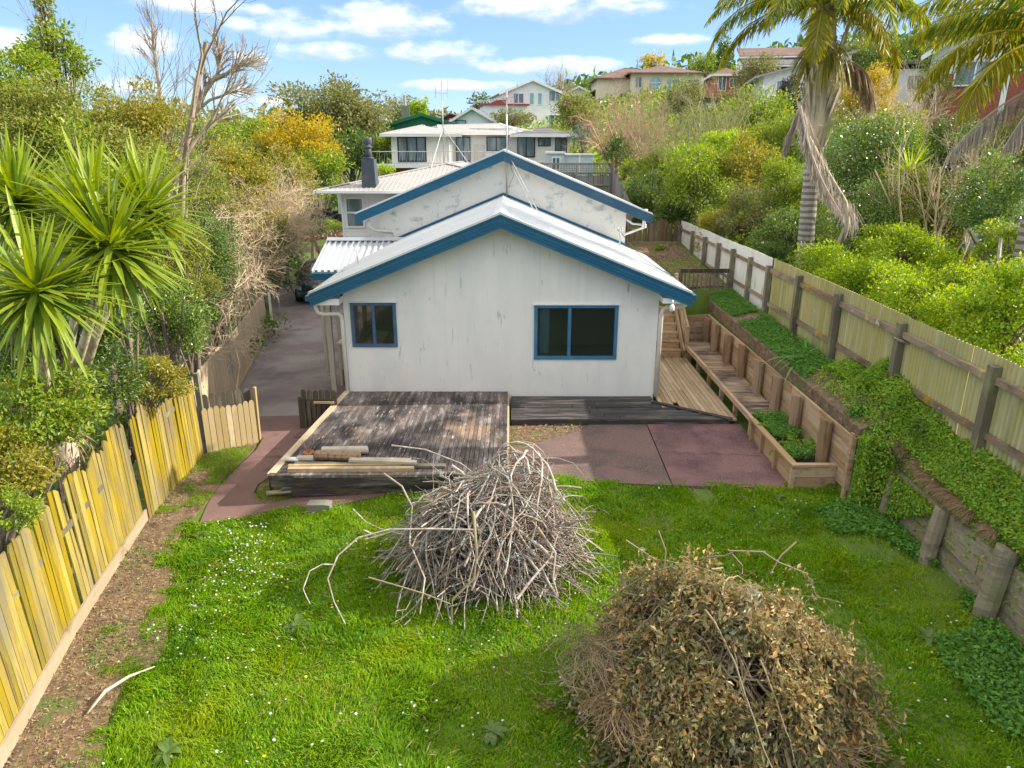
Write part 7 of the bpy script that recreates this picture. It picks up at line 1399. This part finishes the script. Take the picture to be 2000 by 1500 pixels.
# broad leaved weeds one can tell apart
DM = [strap_mesh('dock_leaf', 'ev_dark', 1.0, .42, dr, .10, 6, .3) for dr in (.5, .9, 1.2)]
for lab, x, y, n, L in (('large dock weed spreading left of the branch pile', -2.75, 7.72, 16, .27), ('dock weed with pale leaves at the lower left of the lawn', -3.55, 5.75, 11, .24), ('dock weed hidden behind the left side of the branch pile', -1.95, 9.4, 8, .3), ('dock weed right of the leafy pile near the old wall', 5.1, 7.3, 8, .24), ('flat weed at the patio edge by the planter box', 4.6, 11.0, 9, .2), ('dock weed on the lawn left of the leafy pile', -.2, 5.85, 11, .2), ('weed at the foot of the lichen covered fence by the path', -5.1, 10.2, 8, .22)):
    z = gz(x, y); t = thing('dock_weed', lab, 'weed', (x, y, z))
    for i in range(n): a = i * 2.4; e = r_.uniform(.05, .6); put_leaf(t, DM[i % 3], (x, y, z + .06), (math.cos(a) * math.cos(e), math.sin(a) * math.cos(e), math.sin(e)), L * r_.uniform(.4, 1.0))
x, y = 5.95, 10.15; z = gz(6.4, y) ; t = thing('leafy_weed', 'tall pale green leafy weed on the bank above the old retaining wall', 'weed', (6.35, y, z)); 
for j in range(5):
    q = Vector((6.25 + .07 * math.cos(j * 1.3), y + .1 * math.sin(j * 1.7), z)); e = q + Vector((r_.uniform(-.16, .06), r_.uniform(-.15, .15), r_.uniform(.3, .5))); MB().tube([q, e], .006, 4).obj('stalk', 'weed', t)
    for i in range(7): a = i * 2.4; put_leaf(t, DM[0], q + (e - q) * (.35 + .09 * i), (math.cos(a), math.sin(a), .5), .13 * r_.uniform(.8, 1.2))

# ------------------------------------------------------------------ pile of bare branches
def pile_z(H, r): return H * np.clip(1 - np.abs(r) ** 3.6, 0, 1)
def sticks(n, cx, cy, R, Ry, H, L, r, rng, K=9, tang=.55, depth=(.55, 1.08), wob=.16, start=(.0, .85), curl=0, tilt=.11):
    """branches thrown on a heap: they lie along its surface and sag to the ground"""
    ph = rng.uniform(0, 6.283, n); r0 = rng.uniform(*start, n) ** .7; hd = ph + rng.normal(0, tang, n) * np.where(rng.random(n) < .6, 3.4, 1); st = (L * rng.uniform(.5, 1.2, n)) / (K - 1); lift = rng.uniform(*depth, n)
    x, y = r0 * np.cos(ph), r0 * np.sin(ph); back = -rng.uniform(.0, .5, n) * (K - 1); px, py = x * R + np.cos(hd) * st * back, y * Ry + np.sin(hd) * st * back
    lob = lambda a: 1 + .16 * np.sin(2 * a + cx) + .11 * np.sin(3 * a + 1.3 * cy) + .07 * np.sin(5 * a + 2.1)
    out = []; dv = rng.normal(0, curl, n) if curl else 0; zz = None
    for k in range(K):
        rr = np.hypot(px / R, py / Ry) / lob(np.arctan2(py, px)); z = (1 + .12 * np.sin(2.6 * px + 1.7 * py + cx)) * pile_z(H, rr) * lift + .03 + (lift > 1.0) * .05; z = z if zz is None else np.clip(z, zz - st * .95, zz + st * .8); zz = z; out.append(np.stack([cx + px, cy + py, z], -1)); hd = hd + rng.normal(0, wob, n) + dv; px = px + np.cos(hd) * st * .85; py = py + np.sin(hd) * st * .85
    P = np.stack(out, 1); P[:, :, 2] += gh(P[:, :, 0], P[:, :, 1]); P[:, 1:-1, 2] += rng.normal(0, .022, (n, K - 2)); P[:, :, 2] += rng.normal(0, tilt, (n, 1)) * np.linspace(-1, 1, K)[None]; P[:, :, 2] = np.maximum(P[:, :, 2], gh(P[:, :, 0], P[:, :, 1]) + .015); flip = rng.random(n) < .4; P[flip] = P[flip, ::-1]
    return P, (r * rng.uniform(.55, 1.3, n))[:, None] * np.linspace(1, .4, K)[None]
def jumble(n, cx, cy, R, Ry, H, L, r, rng, K=8, inner=(.45, 1.0), el=.33, bend=.35):
    """branches tossed at every angle through the heap"""
    a = rng.uniform(0, 6.283, n); q = np.sqrt(rng.uniform(0, .88, n)); x, y = q * R * np.cos(a), q * Ry * np.sin(a); z = pile_z(H, q) * rng.uniform(*inner, n); h = rng.uniform(0, 6.283, n); e = rng.normal(0, el, n)
    u = np.stack([np.cos(h) * np.cos(e), np.sin(h) * np.cos(e), np.sin(e)], -1); v = unitv(np.cross(u, rng.normal(size=(n, 3)))); s = np.linspace(-.5, .5, K)[None, :, None]; Ls = (L * rng.uniform(.5, 1.3, n))[:, None, None]; bd = (rng.normal(0, bend, n))[:, None, None]
    P = np.stack([cx + x, cy + y, z], -1)[:, None] + (u[:, None] * s + v[:, None] * bd * (s * s - .08)) * Ls; P += np.cumsum(rng.normal(0, .013, P.shape), 1)
    P[:, :, 2] += gh(P[:, :, 0], P[:, :, 1]); P[:, :, 2] -= (np.abs(s[:, :, 0]) * Ls[:, :, 0]) ** 2 * .25; P[:, :, 2] = np.maximum(P[:, :, 2], gh(P[:, :, 0], P[:, :, 1]) + .02)
    return P, (r * rng.uniform(.5, 1.5, n))[:, None] * np.linspace(1, .45, K)[None]
rng = np.random.default_rng(123); CX, CY = -.30, 9.0
bp = thing('branch_pile', 'heap of bare lichened grey branches in the middle of the lawn', 'branch pile', (CX, CY, gz(CX, CY)))
P1, R1 = sticks(150, CX, CY, 1.36, 1.02, 1.38, 1.4, .011, rng, tang=.7, wob=.2, start=(.05, .95)); P2, R2 = sticks(220, CX, CY, 1.34, .98, 1.36, 1.0, .0075, rng, tang=.9, start=(.0, .97), wob=.22); P0, R0 = jumble(620, CX, CY, 1.15, .88, 1.32, .8, .014, rng, inner=(.1, .9))
J1, K1 = jumble(330, CX, CY, 1.2, .9, 1.36, 1.25, .011, rng); J2, K2 = jumble(520, CX, CY, 1.28, .98, 1.4, .85, .0075, rng, inner=(.6, 1.03))
P1 = np.concatenate([P1[:, :8], J1]); R1 = np.concatenate([R1[:, :8], K1])
P3, R3 = grow(P1, R1, 1500, .42, .65, -.02, rng, K=5, wob=.18); R3 = np.maximum(R3, .004); P4, R4 = grow(P3, R3, 900, .2, .6, 0, rng, K=4); R4 = np.maximum(R4, .003)
big, bigR = sticks(62, CX, CY, 1.38, 1.05, 1.42, 1.5, .0165, rng, K=8, tang=.75, depth=(.85, 1.12), start=(.1, .95), wob=.17, curl=.06); b2, b2R = jumble(64, CX, CY, 1.2, .93, 1.38, 1.4, .017, rng, inner=(.75, 1.04)); big = np.concatenate([big, b2]); bigR = np.concatenate([bigR, b2R])
W_ = lambda *q: [tuple(at(u, v, Y)) for u, v, Y in q]
hand = [W_((925, 1000, 8.0), (928, 1040, 7.7), (931, 1080, 7.55), (926, 1130, 7.5), (884, 1170, 7.48), (882, 1190, 7.47), (882, 1212, 7.46)),
        W_((925, 1035, 7.9), (840, 1033, 7.9), (760, 1034, 7.9), (700, 1050, 7.8), (660, 1085, 7.6), (640, 1130, 7.45), (652, 1175, 7.3), (674, 1218, 7.2)),
        W_((655, 1103, 7.6), (630, 1102, 7.6), (605, 1115, 7.5), (592, 1150, 7.4), (598, 1165, 7.35), (606, 1180, 7.3)), W_((720, 1128, 7.5), (770, 1142, 7.4), (830, 1160, 7.35), (880, 1180, 7.4)),
        W_((690, 995, 9.3), (715, 1020, 9.0), (742, 1032, 8.7), (790, 1045, 8.5)), W_((750, 925, 9.3), (785, 950, 9.1), (805, 990, 8.8), (800, 1060, 8.3), (830, 1130, 7.7), (820, 1200, 7.35)), W_((1145, 1080, 8.5), (1170, 1082, 8.4), (1207, 1087, 8.3)),
        W_((1010, 1170, 7.6), (1040, 1130, 7.8), (1075, 1090, 8.1), (1090, 1040, 8.4)), W_((1050, 1030, 8.4), (1085, 1080, 8.1), (1080, 1130, 7.9), (1090, 1165, 7.7)), W_((765, 870, 9.6), (830, 878, 9.5), (900, 905, 9.3), (960, 950, 9.0)), W_((1000, 865, 9.6), (1040, 870, 9.5), (1042, 900, 9.4), (1030, 940, 9.2)), W_((1040, 895, 9.5), (1090, 895, 9.5), (1120, 905, 9.4), (1140, 928, 9.3))]
for i, p in enumerate(hand):
    p = np.array(p)[None]; V, Fc = tubes_np(p, ([.020, .014, .010, .012, .012, .016, .016, .02, .018, .014, .02, .010][i] * np.linspace(1, .55, p.shape[1]))[None], 7); obj('branch', V, Fc, 'branch_big' if i not in (0, 3) else 'branch_brown', bp, True)
for i in range(len(big)): V, Fc = tubes_np(big[i:i + 1], bigR[i:i + 1], 6); obj('branch', V, Fc, 'branch_big', bp, True)
V, Fc = join([tubes_np(P0, R0, 4), tubes_np(P1, R1, 5), tubes_np(P2, R2, 4), tubes_np(J2, K2, 4), tubes_np(P3, R3, 3), tubes_np(P4, R4, 3)]); obj('small_branches', V, Fc, 'branch_grey', bp, True)['kind'] = 'stuff'

# ------------------------------------------------------------------ pile of withered leafy cuttings
CX, CY = 2.2, 6.15; RX, RY, HH = 1.38, 1.25, 1.28
lp = thing('leafy_brush_pile', 'heap of withered leafy cuttings at the front right of the lawn', 'brush pile', (CX, CY, gz(CX, CY)))
big, bigR = sticks(34, CX, CY, RX * .98, RY, HH * 1.02, 1.3, .009, rng, tang=.7, depth=(.95, 1.1), start=(0, .8))
for i in range(len(big)): V, Fc = tubes_np(big[i:i + 1], bigR[i:i + 1], 5); obj('branch', V, Fc, 'branch_brown', lp, True)
P1, R1 = sticks(460, CX, CY, RX, RY, HH, .9, .0042, rng, tang=.8, depth=(.6, 1.05), wob=.2, start=(0, .97)); P3, R3 = grow(P1, R1, 1300, .3, .7, .12, rng, K=4); R3 = np.maximum(R3, .0025)
V, Fc = join([tubes_np(P1, R1, 4), tubes_np(P3, R3, 3)]); obj('twigs', V, Fc, 'branch_brown', lp, True)['kind'] = 'stuff'
def leaves_on(P, n, L, W, m, name, jit=.04, down=.35):
    k = rng.integers(0, len(P), n); j = rng.uniform(.1, .999, n) * (P.shape[1] - 1.001); i = j.astype(int); f = (j - i)[:, None]; q = P[k, i] * (1 - f) + P[k, i + 1] * f; tn = unitv(P[k, i + 1] - P[k, i])
    keep = vnoise(q[:, 0] * 1.0 + q[:, 2], q[:, 1] + .7 * q[:, 2], 3.1, 61) > .26; q, tn = q[keep], tn[keep]; n = len(q); D = tn * .55 + rng.normal(size=(n, 3)) * .62 + np.array([0, 0, -down]); Ls = L * rng.uniform(.55, 1.3, n); V, Fc = leaves_np(q + rng.normal(0, jit, (n, 3)), D, rng.normal(size=(n, 3)) + np.array([0, -.3, .6]), Ls, Ls * W * rng.uniform(.6, 1.1, n), .28, .12); o = obj(name, V, Fc, m, lp); o['kind'] = 'stuff'
leaves_on(P3, 26000, .075, .5, 'dryleaf', 'withered_leaves'); leaves_on(P1, 24000, .08, .5, 'dryleaf', 'withered_leaves', .06)
leaves_on(P1[: 90], 2600, .06, .5, 'ev_olive', 'green_leaves', .05); leaves_on(P3[: 500], 5000, .04, .45, 'litter', 'dead_leaves', .03)
# solid tangle underneath
Pc, Rc = sticks(500, CX, CY, RX * .95, RY * .95, HH * .93, 1.0, .02, rng, tang=1.5, depth=(.2, .93)); V, Fc = tubes_np(Pc, Rc, 4); obj('inner_stems', V, Fc, 'branch_brown', lp)['kind'] = 'stuff'
def tuft(c, n, L, spread, d, m='drygrass'):
    P = np.array(c) + rng.normal(0, spread, (n, 1, 3)) * np.array([1, 1, .4]); ph = rng.uniform(0, 6.28, (n, 1)); t_ = np.linspace(0, 1, 5)[None]; a = ph + t_ * rng.normal(0, 1.6, (n, 1)); st = np.stack([np.cos(a), np.sin(a), .15 * np.sin(t_ * 3 + ph) - .15], -1) + np.array(d); P = P + np.cumsum(st, 1) * L / 5; V, Fc = tubes_np(P, np.full((n, 5), .0028), 3); obj('dry_stalks', V, Fc, m, lp)['kind'] = 'stuff'
tuft(at(1225, 1360, 5.75), 420, .45, .12, (.1, -.1, 0)); tuft(at(1170, 1260, 6.2), 260, .5, .14, (0, 0, 0), 'branch_brown'); tuft(at(1590, 1440, 5.5), 260, .4, .12, (.2, 0, 0))
for i, q in enumerate((W_((1285, 1035, 6.9), (1300, 1075, 6.9), (1297, 1105, 6.85), (1315, 1110, 6.8)), W_((1420, 1072, 6.8), (1450, 1105, 6.8), (1450, 1120, 6.75)), W_((1425, 1076, 6.8), (1490, 1078, 6.7), (1520, 1098, 6.6), (1575, 1120, 6.6), (1595, 1165, 6.6)), W_((1222, 1055, 7.0), (1260, 1080, 6.9), (1290, 1100, 6.8)), W_((1555, 1058, 6.8), (1525, 1085, 6.7), (1505, 1120, 6.6)), W_((1220, 1158, 6.7), (1270, 1168, 6.5), (1330, 1178, 6.4), (1390, 1190, 6.3)), W_((1090, 1310, 6.2), (1110, 1340, 6.0), (1150, 1350, 5.8)), W_((1720, 1365, 5.8), (1690, 1410, 5.7), (1620, 1440, 5.5)))):
    p = np.array(q)[None]; V, Fc = tubes_np(p, (.011 * np.linspace(1, .5, p.shape[1]))[None], 6); obj('branch', V, Fc, 'branch_brown', lp, True)
P = np.array([W_((1425, 1076, 6.8), (1490, 1078, 6.7), (1520, 1098, 6.6), (1575, 1120, 6.6), (1595, 1165, 6.6))]); leaves_on(P, 60, .07, .5, 'dryleaf', 'withered_leaves', .015)
